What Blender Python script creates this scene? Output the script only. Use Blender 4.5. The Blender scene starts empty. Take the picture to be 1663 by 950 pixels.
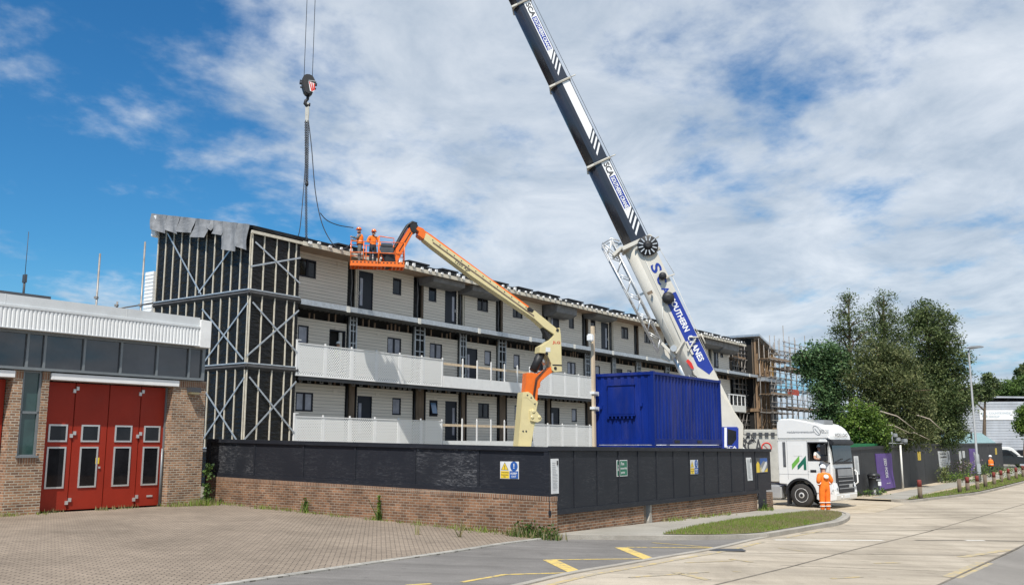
import bpy, bmesh, math, random
from mathutils import Vector, Matrix
random.seed(7)
SC = bpy.context.scene
COL = SC.collection
R = math.radians
# ------------------------------------------------------------------ camera, sky, sun, exposure
FPX = 1519.0; PITCH = R(9.27); EYE = 2.7
cd = bpy.data.cameras.new('camera'); cam = bpy.data.objects.new('camera', cd); COL.objects.link(cam)
cam.location = (0, 0, EYE); cam.rotation_euler = (math.pi/2 + PITCH, 0, 0)
cd.sensor_width = 36; cd.lens = 36*FPX/1663; cd.clip_end = 6000; cd.clip_start = .1
SC.camera = cam
SUN_AZ, SUN_EL = R(189), R(57)          # azimuth clockwise from +Y
SUN_STRENGTH, SKY_STRENGTH, EXPOSURE = 4.6, 0.088, 0.24
SC.view_settings.view_transform = 'Standard'; SC.view_settings.look = 'None'
SC.view_settings.exposure = EXPOSURE; SC.view_settings.gamma = 1; SC.view_settings.use_curve_mapping = False
sl = bpy.data.lights.new('sun', 'SUN'); sl.energy = SUN_STRENGTH; sl.angle = R(.5); sl.color = (1, .95, .87)
so = bpy.data.objects.new('sun', sl); COL.objects.link(so)
sdir = Vector((math.sin(SUN_AZ)*math.cos(SUN_EL), math.cos(SUN_AZ)*math.cos(SUN_EL), math.sin(SUN_EL)))
so.rotation_euler = (-sdir).to_track_quat('-Z', 'Y').to_euler(); so.location = (0, -20, 40)

def world():
    w = bpy.data.worlds.new('World'); SC.world = w; w.use_nodes = True
    nt = w.node_tree; N = nt.nodes; L = nt.links; N.clear()
    out = N.new('ShaderNodeOutputWorld'); bg = N.new('ShaderNodeBackground'); bg.inputs[1].default_value = SKY_STRENGTH
    sky = N.new('ShaderNodeTexSky'); sky.sky_type = 'NISHITA'; sky.sun_disc = False
    sky.sun_elevation = SUN_EL; sky.sun_rotation = SUN_AZ; sky.ozone_density = 2.0; sky.air_density = 1.0; sky.dust_density = .6
    tc = N.new('ShaderNodeTexCoord'); sep = N.new('ShaderNodeSeparateXYZ'); L.new(tc.outputs['Generated'], sep.inputs[0])
    def math_(op, a, b=None, c=None, clamp=False):
        n = N.new('ShaderNodeMath'); n.operation = op; n.use_clamp = clamp
        for i, v in enumerate((a, b, c)):
            if v is None: continue
            if isinstance(v, (int, float)): n.inputs[i].default_value = v
            else: L.new(v, n.inputs[i])
        return n.outputs[0]
    x, y, z = sep.outputs
    zz = math_('ADD', math_('MAXIMUM', z, 0.0), .16)
    u = math_('DIVIDE', x, zz); v = math_('DIVIDE', y, zz)
    cb = N.new('ShaderNodeCombineXYZ'); L.new(u, cb.inputs[0]); L.new(v, cb.inputs[1])
    mp = N.new('ShaderNodeMapping'); L.new(cb.outputs[0], mp.inputs[0]); mp.inputs['Rotation'].default_value = (0, 0, R(-28)); mp.inputs['Scale'].default_value = (.85, .70, 1); mp.inputs['Location'].default_value = (3.1, 1.7, 0)
    def noise(sc, det, rough, dist, vec):
        n = N.new('ShaderNodeTexNoise'); n.inputs['Scale'].default_value = sc; n.inputs['Detail'].default_value = det
        n.inputs['Roughness'].default_value = rough; n.inputs['Distortion'].default_value = dist; L.new(vec, n.inputs['Vector']); return n.outputs[0]
    n1 = noise(1.35, 7, .55, .1, mp.outputs[0]); n2 = noise(5.2, 8, .6, .1, mp.outputs[0])
    # more cloud to the right of north, clear to the left
    az = math_('DIVIDE', x, math_('MAXIMUM', y, .05))
    bias = N.new('ShaderNodeMapRange'); bias.inputs['From Min'].default_value = -.50; bias.inputs['From Max'].default_value = .02
    bias.inputs['To Min'].default_value = -.075; bias.inputs['To Max'].default_value = .125; L.new(az, bias.inputs['Value'])
    cov = math_('ADD', math_('ADD', math_('MULTIPLY', n1, .62), math_('MULTIPLY', n2, .38)), bias.outputs[0])
    # thinning to clear air low down
    low = N.new('ShaderNodeMapRange'); low.interpolation_type = 'SMOOTHSTEP'; low.inputs['From Min'].default_value = .02; low.inputs['From Max'].default_value = .19; low.inputs['To Min'].default_value = -.06; L.new(z, low.inputs['Value']); low.inputs['To Max'].default_value = 0
    cov = math_('ADD', cov, low.outputs[0])
    ram = N.new('ShaderNodeMapRange'); ram.interpolation_type = 'SMOOTHSTEP'; ram.inputs['From Min'].default_value = .44; ram.inputs['From Max'].default_value = .60; L.new(cov, ram.inputs['Value'])
    n3 = noise(3.2, 8, .62, .4, mp.outputs[0])
    cr = N.new('ShaderNodeValToRGB'); cr.color_ramp.elements[0].position = .34; cr.color_ramp.elements[0].color = (4.5, 5.35, 6.4, 1)
    cr.color_ramp.elements[1].position = .66; cr.color_ramp.elements[1].color = (7.8, 8.3, 8.9, 1); L.new(n3, cr.inputs[0])
    hs = N.new('ShaderNodeHueSaturation'); hs.inputs['Saturation'].default_value = 1.25; hs.inputs['Value'].default_value = 1.0; L.new(sky.outputs[0], hs.inputs['Color'])
    mx = N.new('ShaderNodeMix'); mx.data_type = 'RGBA'
    hz = N.new('ShaderNodeMapRange'); hz.interpolation_type = 'SMOOTHSTEP'; hz.inputs['From Min'].default_value = .0; hz.inputs['From Max'].default_value = .20; hz.inputs['To Min'].default_value = .8; hz.inputs['To Max'].default_value = 0; L.new(z, hz.inputs['Value'])
    mh = N.new('ShaderNodeMix'); mh.data_type = 'RGBA'; L.new(hz.outputs[0], mh.inputs[0]); tint = N.new('ShaderNodeMix'); tint.data_type = 'RGBA'; tint.blend_type = 'MULTIPLY'; tint.inputs[0].default_value = 1; L.new(hs.outputs[0], tint.inputs[6]); tint.inputs[7].default_value = (.50, 1.0, 1.18, 1); L.new(tint.outputs[2], mh.inputs[6]); mh.inputs[7].default_value = (2.5, 4.9, 7.4, 1)
    L.new(math_('MULTIPLY', ram.outputs[0], .90), mx.inputs[0]); L.new(mh.outputs[2], mx.inputs[6]); L.new(cr.outputs[0], mx.inputs[7])
    L.new(mx.outputs[2], bg.inputs[0]); L.new(bg.outputs[0], out.inputs[0])
world()

# ------------------------------------------------------------------ survey helpers (photo measurement -> metres)
def ray(px, py):
    u = px - 831.5; v = 475 - py
    return Vector((u, FPX*math.cos(PITCH) - v*math.sin(PITCH), FPX*math.sin(PITCH) + v*math.cos(PITCH)))
def at_depth(px, py, Y):
    d = ray(px, py); return Vector((0, 0, EYE)) + d*(Y/d.y)
X0, X1, GZ = -10.4, 13.3, .76
def gz(x):
    return GZ*(X1 - min(max(x, X0), X1))/(X1 - X0)
def G(px, py):
    z = .3
    for _ in range(60):
        d = ray(px, py); p = Vector((0, 0, EYE)) + d*((z - EYE)/d.z); z = .5*z + .5*gz(p.x)
    return p
def on_plane(px, py, P0, deg, off=0.0):
    a = R(deg); d = Vector((math.cos(a), math.sin(a), 0)); n = Vector((-math.sin(a), math.cos(a), 0))
    r = ray(px, py); q = Vector((P0[0], P0[1], 0)); k = ((q + n*off - Vector((0, 0, EYE))).dot(n))/r.dot(n)
    p = Vector((0, 0, EYE)) + r*k
    return (p - q).dot(d), p.z

# ------------------------------------------------------------------ materials
def nodes(name):
    m = bpy.data.materials.new(name); m.use_nodes = True; nt = m.node_tree
    return m, nt.nodes, nt.links, nt.nodes['Principled BSDF']
def setc(b, c): b.inputs['Base Color'].default_value = (*c, 1)
def paint(name, c, rough=.5, metal=0.0, var=.12, scale=3.0, bump=0.0, bscale=40, spec=.5, coat=0.0, dirt=0.0, stretch=(1, 1, 1)):
    m, N, L, b = nodes(name)
    tc = N.new('ShaderNodeTexCoord'); mp = N.new('ShaderNodeMapping'); mp.inputs['Scale'].default_value = stretch; L.new(tc.outputs['Object'], mp.inputs[0])
    n = N.new('ShaderNodeTexNoise'); n.inputs['Scale'].default_value = scale; n.inputs['Detail'].default_value = 6; n.inputs['Roughness'].default_value = .65; L.new(mp.outputs[0], n.inputs['Vector'])
    r = N.new('ShaderNodeValToRGB'); r.color_ramp.elements[0].position = .3; r.color_ramp.elements[1].position = .7
    r.color_ramp.elements[0].color = (*[x*(1 - var) for x in c], 1); r.color_ramp.elements[1].color = (*[min(1, x*(1 + var)) for x in c], 1)
    L.new(n.outputs[0], r.inputs[0]); src = r.outputs[0]
    if dirt:
        n2 = N.new('ShaderNodeTexNoise'); n2.inputs['Scale'].default_value = scale*.45; n2.inputs['Detail'].default_value = 8; n2.inputs['Roughness'].default_value = .7; n2.inputs['Distortion'].default_value = .5; L.new(mp.outputs[0], n2.inputs['Vector'])
        r2 = N.new('ShaderNodeMapRange'); r2.inputs['From Min'].default_value = .52; r2.inputs['From Max'].default_value = .75; r2.inputs['To Max'].default_value = dirt; L.new(n2.outputs[0], r2.inputs['Value'])
        mx = N.new('ShaderNodeMix'); mx.data_type = 'RGBA'; L.new(r2.outputs[0], mx.inputs[0]); L.new(src, mx.inputs[6]); mx.inputs[7].default_value = (.16, .13, .10, 1); src = mx.outputs[2]
    L.new(src, b.inputs['Base Color'])
    b.inputs['Roughness'].default_value = rough; b.inputs['Metallic'].default_value = metal; b.inputs['Specular IOR Level'].default_value = spec
    b.inputs['Coat Weight'].default_value = coat; b.inputs['Coat Roughness'].default_value = .08
    if bump:
        n3 = N.new('ShaderNodeTexNoise'); n3.inputs['Scale'].default_value = bscale; n3.inputs['Detail'].default_value = 4; L.new(mp.outputs[0], n3.inputs['Vector'])
        bp = N.new('ShaderNodeBump'); bp.inputs['Strength'].default_value = min(bump, 1); bp.inputs['Distance'].default_value = .02*max(1, bump); L.new(n3.outputs[0], bp.inputs['Height']); L.new(bp.outputs[0], b.inputs['Normal'])
    return m
def brick(name, c1, c2, mortar, bw=.225, rh=.075, ms=.010, world=False, rot=0.0, offset=.5, dirt=.35, rough=.9, bump=.5):
    m, N, L, b = nodes(name)
    if world:
        g = N.new('ShaderNodeNewGeometry'); v = g.outputs['Position']
    else:
        g = N.new('ShaderNodeUVMap'); v = g.outputs[0]
    mp = N.new('ShaderNodeMapping'); mp.inputs['Rotation'].default_value = (0, 0, rot); L.new(v, mp.inputs[0])
    t = N.new('ShaderNodeTexBrick'); t.inputs['Scale'].default_value = 1; t.inputs['Brick Width'].default_value = bw; t.inputs['Row Height'].default_value = rh
    t.inputs['Mortar Size'].default_value = ms; t.inputs['Mortar Smooth'].default_value = .2; t.inputs['Bias'].default_value = -.15; t.offset = offset
    t.inputs['Color1'].default_value = (*c1, 1); t.inputs['Color2'].default_value = (*c2, 1); t.inputs['Mortar'].default_value = (*mortar, 1)
    L.new(mp.outputs[0], t.inputs['Vector'])
    n = N.new('ShaderNodeTexNoise'); n.inputs['Scale'].default_value = 1.3 if not world else .45; n.inputs['Detail'].default_value = 8; n.inputs['Roughness'].default_value = .7; L.new(v, n.inputs['Vector'])
    mr = N.new('ShaderNodeMapRange'); mr.inputs['From Min'].default_value = .3; mr.inputs['From Max'].default_value = .72; mr.inputs['To Min'].default_value = 1 - dirt; mr.inputs['To Max'].default_value = 1 + dirt*.55; L.new(n.outputs[0], mr.inputs['Value'])
    hs = N.new('ShaderNodeHueSaturation'); L.new(t.outputs[0], hs.inputs['Color']); L.new(mr.outputs[0], hs.inputs['Value'])
    n2 = N.new('ShaderNodeTexNoise'); n2.inputs['Scale'].default_value = 30; n2.inputs['Detail'].default_value = 3; L.new(v, n2.inputs['Vector'])
    mr2 = N.new('ShaderNodeMapRange'); mr2.inputs['To Min'].default_value = .72; mr2.inputs['To Max'].default_value = 1.28; L.new(n2.outputs[0], mr2.inputs['Value'])
    hs2 = N.new('ShaderNodeHueSaturation'); L.new(hs.outputs[0], hs2.inputs['Color']); L.new(mr2.outputs[0], hs2.inputs['Value'])
    L.new(hs2.outputs[0], b.inputs['Base Color']); b.inputs['Roughness'].default_value = rough; b.inputs['Specular IOR Level'].default_value = .25
    if bump:
        bp = N.new('ShaderNodeBump'); bp.inputs['Strength'].default_value = bump; bp.inputs['Distance'].default_value = .012; bp.invert = True
        L.new(t.outputs['Fac'], bp.inputs['Height']); L.new(bp.outputs[0], b.inputs['Normal'])
    return m
def surface(name, stops, scale, rough=.9, fine=60, fvar=.25, cracks=0.0, stretch=(1, 1, 1), rot=0.0, bump=.25):
    """ground covering in world metres: broad stains + grain"""
    m, N, L, b = nodes(name); g = N.new('ShaderNodeNewGeometry')
    mp = N.new('ShaderNodeMapping'); mp.inputs['Scale'].default_value = stretch; mp.inputs['Rotation'].default_value = (0, 0, rot); L.new(g.outputs['Position'], mp.inputs[0])
    n = N.new('ShaderNodeTexNoise'); n.inputs['Scale'].default_value = scale; n.inputs['Detail'].default_value = 9; n.inputs['Roughness'].default_value = .68; n.inputs['Distortion'].default_value = .4; L.new(mp.outputs[0], n.inputs['Vector'])
    r = N.new('ShaderNodeValToRGB'); el = r.color_ramp.elements
    while len(el) < len(stops): el.new(.5)
    for e, (p, c) in zip(el, stops): e.position = p; e.color = (*c, 1)
    L.new(n.outputs[0], r.inputs[0])
    n2 = N.new('ShaderNodeTexNoise'); n2.inputs['Scale'].default_value = fine; n2.inputs['Detail'].default_value = 4; n2.inputs['Roughness'].default_value = .7; L.new(g.outputs['Position'], n2.inputs['Vector'])
    mr = N.new('ShaderNodeMapRange'); mr.inputs['From Min'].default_value = .25; mr.inputs['From Max'].default_value = .75; mr.inputs['To Min'].default_value = 1 - fvar; mr.inputs['To Max'].default_value = 1 + fvar; L.new(n2.outputs[0], mr.inputs['Value'])
    hs = N.new('ShaderNodeHueSaturation'); L.new(r.outputs[0], hs.inputs['Color']); L.new(mr.outputs[0], hs.inputs['Value'])
    L.new(hs.outputs[0], b.inputs['Base Color']); b.inputs['Roughness'].default_value = rough; b.inputs['Specular IOR Level'].default_value = .25
    bp = N.new('ShaderNodeBump'); bp.inputs['Strength'].default_value = bump; bp.inputs['Distance'].default_value = .01; L.new(n2.outputs[0], bp.inputs['Height']); L.new(bp.outputs[0], b.inputs['Normal'])
    return m
def tyre_smears(m, rot, lo=.72):
    N = m.node_tree.nodes; L = m.node_tree.links; b = N['Principled BSDF']; src = b.inputs['Base Color'].links[0].from_socket
    g = N.new('ShaderNodeNewGeometry'); mp = N.new('ShaderNodeMapping'); mp.inputs['Rotation'].default_value = (0, 0, rot); mp.inputs['Scale'].default_value = (.06, 1.5, 1); L.new(g.outputs['Position'], mp.inputs[0])
    n = N.new('ShaderNodeTexNoise'); n.inputs['Scale'].default_value = 1.0; n.inputs['Detail'].default_value = 8; n.inputs['Roughness'].default_value = .7; n.inputs['Distortion'].default_value = .3; L.new(mp.outputs[0], n.inputs['Vector'])
    mr = N.new('ShaderNodeMapRange'); mr.inputs['From Min'].default_value = .36; mr.inputs['From Max'].default_value = .62; mr.inputs['To Min'].default_value = lo; mr.inputs['To Max'].default_value = 1.08; L.new(n.outputs[0], mr.inputs['Value'])
    n2 = N.new('ShaderNodeTexNoise'); n2.inputs['Scale'].default_value = 2.2; n2.inputs['Detail'].default_value = 6; L.new(g.outputs['Position'], n2.inputs['Vector'])
    m2 = N.new('ShaderNodeMapRange'); m2.inputs['From Min'].default_value = .62; m2.inputs['From Max'].default_value = .74; m2.inputs['To Min'].default_value = 1; m2.inputs['To Max'].default_value = .7; L.new(n2.outputs[0], m2.inputs['Value'])
    mu = N.new('ShaderNodeMath'); mu.operation = 'MULTIPLY'; L.new(mr.outputs[0], mu.inputs[0]); L.new(m2.outputs[0], mu.inputs[1])
    h = N.new('ShaderNodeHueSaturation'); L.new(src, h.inputs['Color']); L.new(mu.outputs[0], h.inputs['Value']); L.new(h.outputs[0], b.inputs['Base Color']); return m
def scuffed(name, base, amount):
    """dark painted ply with pale scuffs and brush marks"""
    m, N, L, b = nodes(name); g = N.new('ShaderNodeUVMap')
    mp = N.new('ShaderNodeMapping'); mp.inputs['Scale'].default_value = (1.0, 5.5, 1); mp.inputs['Rotation'].default_value = (0, 0, R(6)); L.new(g.outputs[0], mp.inputs[0])
    n = N.new('ShaderNodeTexNoise'); n.inputs['Scale'].default_value = 3.2; n.inputs['Detail'].default_value = 10; n.inputs['Roughness'].default_value = .8; n.inputs['Distortion'].default_value = 1.6; L.new(mp.outputs[0], n.inputs['Vector'])
    n2 = N.new('ShaderNodeTexNoise'); n2.inputs['Scale'].default_value = .9; n2.inputs['Detail'].default_value = 4; L.new(g.outputs[0], n2.inputs['Vector'])
    mr = N.new('ShaderNodeMapRange'); mr.inputs['From Min'].default_value = .50; mr.inputs['From Max'].default_value = .66; L.new(n.outputs[0], mr.inputs['Value'])
    m2 = N.new('ShaderNodeMapRange'); m2.inputs['From Min'].default_value = .36; m2.inputs['From Max'].default_value = .66; L.new(n2.outputs[0], m2.inputs['Value'])
    mu = N.new('ShaderNodeMath'); mu.operation = 'MULTIPLY'; L.new(mr.outputs[0], mu.inputs[0]); L.new(m2.outputs[0], mu.inputs[1])
    mu2 = N.new('ShaderNodeMath'); mu2.operation = 'MULTIPLY'; L.new(mu.outputs[0], mu2.inputs[0]); mu2.inputs[1].default_value = amount
    mx = N.new('ShaderNodeMix'); mx.data_type = 'RGBA'; L.new(mu2.outputs[0], mx.inputs[0]); mx.inputs[6].default_value = (*base, 1); mx.inputs[7].default_value = (.30, .30, .31, 1)
    L.new(mx.outputs[2], b.inputs['Base Color']); b.inputs['Roughness'].default_value = .62; b.inputs['Specular IOR Level'].default_value = .35
    return m
def glass(name, c, rough=.06, var=.5, scale=.8, spec=.6):
    m = paint(name, c, rough, 0, var, scale, spec=spec); return m
def perforated(name):
    m, N, L, b = nodes(name); setc(b, (.84, .84, .82)); b.inputs['Roughness'].default_value = .45
    g = N.new('ShaderNodeUVMap'); mp = N.new('ShaderNodeMapping'); mp.inputs['Rotation'].default_value = (0, 0, R(45)); mp.inputs['Scale'].default_value = (8.8, 8.8, 8.8); L.new(g.outputs[0], mp.inputs[0])
    fr = N.new('ShaderNodeVectorMath'); fr.operation = 'FRACTION'; L.new(mp.outputs[0], fr.inputs[0])
    di = N.new('ShaderNodeVectorMath'); di.operation = 'DISTANCE'; L.new(fr.outputs[0], di.inputs[0]); di.inputs[1].default_value = (.5, .5, 0)
    # z of the fraction stays 0 because uv is flat
    lt = N.new('ShaderNodeMath'); lt.operation = 'LESS_THAN'; L.new(di.outputs['Value'], lt.inputs[0]); lt.inputs[1].default_value = .245
    tr = N.new('ShaderNodeBsdfTransparent'); mx = N.new('ShaderNodeMixShader'); L.new(lt.outputs[0], mx.inputs[0]); L.new(b.outputs[0], mx.inputs[1]); L.new(tr.outputs[0], mx.inputs[2])
    L.new(mx.outputs[0], N['Material Output'].inputs[0]); return m
def leafmat(name, c1, c2):
    m, N, L, b = nodes(name)
    oi = N.new('ShaderNodeNewGeometry')
    r = N.new('ShaderNodeValToRGB'); r.color_ramp.elements[0].color = (*c1, 1); r.color_ramp.elements[1].color = (*c2, 1); L.new(oi.outputs['Random Per Island'], r.inputs[0])
    L.new(r.outputs[0], b.inputs['Base Color']); b.inputs['Roughness'].default_value = .55; b.inputs['Specular IOR Level'].default_value = .3
    t = N.new('ShaderNodeBsdfTranslucent'); L.new(r.outputs[0], t.inputs[0]); mx = N.new('ShaderNodeMixShader'); mx.inputs[0].default_value = .28
    L.new(b.outputs[0], mx.inputs[1]); L.new(t.outputs[0], mx.inputs[2]); L.new(mx.outputs[0], N['Material Output'].inputs[0]); return m
def worn(name, c, under, keep=.5, scale=5):
    m, N, L, b = nodes(name); g = N.new('ShaderNodeNewGeometry'); n = N.new('ShaderNodeTexNoise'); n.inputs['Scale'].default_value = scale; n.inputs['Detail'].default_value = 10; n.inputs['Roughness'].default_value = .75; L.new(g.outputs['Position'], n.inputs['Vector'])
    mr = N.new('ShaderNodeMapRange'); mr.inputs['From Min'].default_value = keep - .08; mr.inputs['From Max'].default_value = keep + .08; L.new(n.outputs[0], mr.inputs['Value'])
    mx = N.new('ShaderNodeMix'); mx.data_type = 'RGBA'; L.new(mr.outputs[0], mx.inputs[0]); mx.inputs[6].default_value = (*c, 1); mx.inputs[7].default_value = (*under, 1)
    L.new(mx.outputs[2], b.inputs['Base Color']); b.inputs['Roughness'].default_value = .85; return m

M = {}
M['white'] = paint('white_paint', (.80, .80, .79), .4, var=.05, dirt=.12)
M['offwhite'] = paint('off_white', (.70, .69, .64), .5, var=.08, dirt=.2)
M['cream'] = paint('cream_paint', (.66, .57, .31), .38, var=.05, scale=2, dirt=.15, coat=.2)
M['orange'] = paint('orange_paint', (.80, .16, .015), .38, var=.08, dirt=.12, coat=.2)
M['black'] = paint('black_rubber', (.016, .016, .018), .55, var=.3)
M['darkgrey'] = paint('dark_grey', (.055, .058, .065), .5, var=.2)
M['grey'] = paint('mid_grey', (.25, .26, .27), .5, var=.15)
M['steel'] = paint('galvanised_steel', (.50, .53, .56), .42, .55, var=.18, scale=5, dirt=.25)
M['tube'] = paint('scaffold_tube', (.27, .25, .23), .5, .45, var=.3, scale=3, dirt=.4)
M['alu'] = paint('aluminium', (.62, .62, .61), .38, .6, var=.08)
M['boom_dark'] = paint('boom_dark_paint', (.024, .027, .038), .34, var=.15, scale=1.2, coat=.15, stretch=(.2, 1, 1))
M['boom_white'] = paint('boom_white_paint', (.60, .57, .50), .42, var=.05, scale=1.2, dirt=.14, coat=.12)
M['blue'] = paint('crane_blue', (.012, .035, .28), .35, var=.08, coat=.3)
M['container'] = paint('container_blue', (.004, .021, .180), .5, var=.26, scale=2.2, dirt=.20, spec=.2, stretch=(1, 1, .22))
M['dark_felt'] = paint('dark_felt', (.05, .05, .052), .85, var=.3, scale=2)
M['cladding'] = paint('clad_board', (.78, .725, .635), .7, var=.09, scale=1.1, stretch=(.35, 1, 5), dirt=.14)
M['membrane'] = paint('black_membrane', (.006, .0065, .007), .30, var=.5, scale=3.0, bump=6.0, bscale=2.2, stretch=(1, 1, 3.2), spec=.34)
M['stud'] = paint('timber_batten', (.62, .57, .47), .7, var=.2, scale=4)
M['wingtimber'] = paint('site_timber', (.26, .17, .10), .8, var=.35, scale=4, stretch=(1, 1, .3))
M['timber'] = paint('sawn_timber', (.62, .49, .34), .75, var=.2, scale=6, stretch=(1, 1, .3))
M['oldtimber'] = paint('weathered_timber', (.16, .12, .085), .85, var=.4, scale=4, stretch=(1, 1, .2))
M['soffit'] = paint('soffit_board', (.36, .26, .19), .8, var=.15, scale=2)
M['dark'] = paint('shade_black', (.012, .011, .010), .9, var=.3)  # near black colour standing in for shade in gaps and interiors
M['door'] = paint('anthracite_door', (.016, .021, .033), .45, var=.12, spec=.3)
M['frame'] = paint('anthracite_frame', (.013, .016, .026), .45, var=.1, spec=.3)
M['pane'] = glass('dark_pane', (.012, .012, .014), .05, .6, 1.2, .35)
M['pale_pane'] = glass('pale_grey_pane', (.33, .34, .40), .12, .25, 2.0)  # pale lavender grey glass, tone varied by noise
M['skyglass'] = glass('sky_pane', (.12, .22, .38), .05, .2, 1.0)
M['flap'] = paint('grey_felt', (.20, .205, .215), .85, var=.25, scale=2.5, bump=.6, bscale=5)
M['perf'] = perforated('perforated_sheet')
M['brick'] = brick('stock_brick', (.40, .225, .13), (.13, .072, .050), (.46, .41, .33), ms=.012, dirt=.45)
M['brick_wall'] = brick('boundary_brick', (.30, .155, .085), (.13, .072, .046), (.36, .30, .235), ms=.010, dirt=.5)
M['soldier'] = brick('soldier_brick', (.30, .16, .095), (.16, .085, .055), (.38, .33, .26), bw=.075, rh=.24, offset=0)
M['paver'] = brick('block_paver', (.320, .258, .200), (.250, .200, .155), (.095, .080, .064), bw=.205, rh=.105, ms=.011, world=True, rot=R(-8), dirt=.28, bump=.5)
M['setts'] = brick('edge_sett', (.40, .38, .34), (.30, .29, .26), (.16, .15, .13), bw=.22, rh=.5, ms=.012, world=True, rot=R(40), dirt=.3)
M['asphalt'] = surface('asphalt', [(.3, (.150, .140, .130)), (.7, (.210, .197, .184))], .7, fine=60, fvar=.3)
M['asphalt_old'] = surface('worn_asphalt', [(.3, (.195, .180, .160)), (.7, (.285, .262, .235))], .5, fine=70, fvar=.35, stretch=(1, .4, 1), rot=R(40))
M['concrete'] = surface('road_concrete', [(.28, (.285, .245, .190)), (.5, (.415, .358, .282)), (.74, (.51, .45, .36))], .32, fine=45, fvar=.2, stretch=(1, .45, 1), rot=R(34))
tyre_smears(M['concrete'], R(-54)); tyre_smears(M['asphalt'], R(-54), .82)
M['path'] = surface('footpath', [(.3, (.24, .225, .195)), (.7, (.36, .34, .30))], .6, fine=70, fvar=.25)
M['kerb'] = surface('kerb_stone', [(.3, (.27, .245, .21)), (.7, (.42, .39, .34))], 1.2, fine=50, fvar=.25)
M['dustpath'] = surface('dusty_ground', [(.3, (.33, .27, .19)), (.7, (.50, .43, .33))], .7, fine=40, fvar=.3)
M['joint'] = surface('road_joint', [(.3, (.10, .088, .072)), (.7, (.24, .21, .17))], 3, fine=40)
M['soil'] = surface('verge_soil', [(.3, (.12, .13, .05)), (.55, (.20, .195, .09)), (.72, (.36, .30, .19))], .8, fine=40, fvar=.35)
M['terrain'] = surface('rough_ground', [(.3, (.15, .135, .10)), (.7, (.26, .235, .185))], .2, fine=10, fvar=.2)
M['yellow'] = worn('yellow_line', (.62, .45, .13), (.18, .17, .155), .57, 7)
M['yellow_worn'] = worn('faded_yellow_line', (.52, .39, .16), (.34, .30, .235), .47, 5)
M['white_line'] = worn('white_line', (.72, .70, .64), (.42, .37, .29), .60, 4)
M['hoard'] = scuffed('hoarding_board', (.0135, .0155, .022), .20)
M['hoard_scuff'] = scuffed('scuffed_hoarding_board', (.016, .018, .024), .85)
M['hoard_far'] = paint('hoarding_paint', (.022, .023, .026), .65, var=.3, scale=1.0)
M['red'] = paint('door_red', (.30, .027, .013), .5, var=.10, scale=1, dirt=.10, spec=.25)
M['fire_red'] = paint('bright_red', (.60, .03, .02), .5, var=.1)
M['corr'] = paint('white_profiled_sheet', (.74, .75, .75), .45, var=.06, scale=1.0, dirt=.10)
M['parapet'] = paint('parapet_sheet', (.60, .62, .63), .5, var=.08, scale=1.0, dirt=.2)
M['clere'] = glass('clerestory_glass', (.045, .045, .05), .03, .7, .35, .9)
M['greenglass'] = glass('green_glass', (.028, .060, .055), .05, .4, .9, .7)
M['alu_dark'] = paint('grey_window_frame', (.20, .22, .23), .45, .3, var=.1)
M['purple'] = paint('purple_fabric', (.115, .060, .26), .7, var=.14, scale=2, bump=.5, bscale=3)
M['paper'] = paint('paper', (.68, .69, .69), .8, var=.07, scale=5)
M['ink'] = paint('ink', (.05, .05, .055), .8)
M['sign_yellow'] = paint('sign_yellow', (.80, .56, .04), .5)
M['sign_blue'] = paint('sign_blue', (.02, .10, .36), .5)
M['sign_green'] = paint('sign_green', (.015, .15, .085), .5)
M['leafgreen'] = paint('logo_light_green', (.16, .42, .07), .4)
M['darkgreen'] = paint('logo_dark_green', (.02, .14, .09), .4)
M['truck'] = paint('truck_white', (.78, .775, .75), .22, var=.02, coat=.5)
M['rim'] = paint('wheel_rim', (.58, .57, .55), .4, .15, var=.15, scale=8)
M['tyre'] = paint('tyre', (.035, .032, .030), .85, var=.35)
M['screen'] = glass('windscreen', (.018, .026, .024), .04, .7, 1.3, .8)
M['suit'] = paint('hi_vis_orange', (.92, .19, .012), .75, var=.18, scale=7, bump=.6, bscale=14)
M['vest_yellow'] = paint('hi_vis_yellow', (.55, .72, .05), .7, var=.1)
M['tape'] = paint('reflective_tape', (.62, .62, .58), .4)
M['skin'] = paint('skin', (.48, .26, .17), .6, var=.1)
M['navy'] = paint('dark_clothes', (.025, .028, .038), .85, var=.3)
M['khaki'] = paint('grey_clothes', (.14, .14, .13), .85, var=.3)
M['boot'] = paint('boots', (.05, .035, .025), .8)
M['bark'] = paint('bark', (.13, .095, .065), .95, var=.4, scale=6, bump=.8, bscale=14, stretch=(1, 1, .3))
M['palebark'] = paint('dead_wood', (.34, .29, .23), .9, var=.25)
M['carblack'] = paint('black_car_paint', (.012, .013, .016), .15, coat=.8, var=.05)
M['shed'] = paint('silver_sheet', (.50, .52, .55), .42, .35, var=.22, scale=.35, stretch=(1, 1, .3))
M['teal'] = paint('teal_roof', (.20, .30, .31), .6, var=.1)
M['bin'] = paint('bin_black', (.020, .021, .023), .4, var=.2)
M['redtop'] = paint('red_band', (.20, .035, .028), .75, var=.35, scale=9)
M['green_sheet'] = paint('green_tarp', (.02, .20, .07), .6, var=.2)
M['ply'] = paint('osb_sheet', (.55, .34, .12), .8, var=.2, scale=3)
M['net'] = paint('red_net', (.42, .07, .045), .8, var=.25, scale=3)
M['lamp'] = paint('lamp_lens', (.75, .77, .78), .25)
M['block'] = paint('counterweight_grey', (.46, .45, .41), .6, var=.18, scale=2, dirt=.35)

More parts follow.
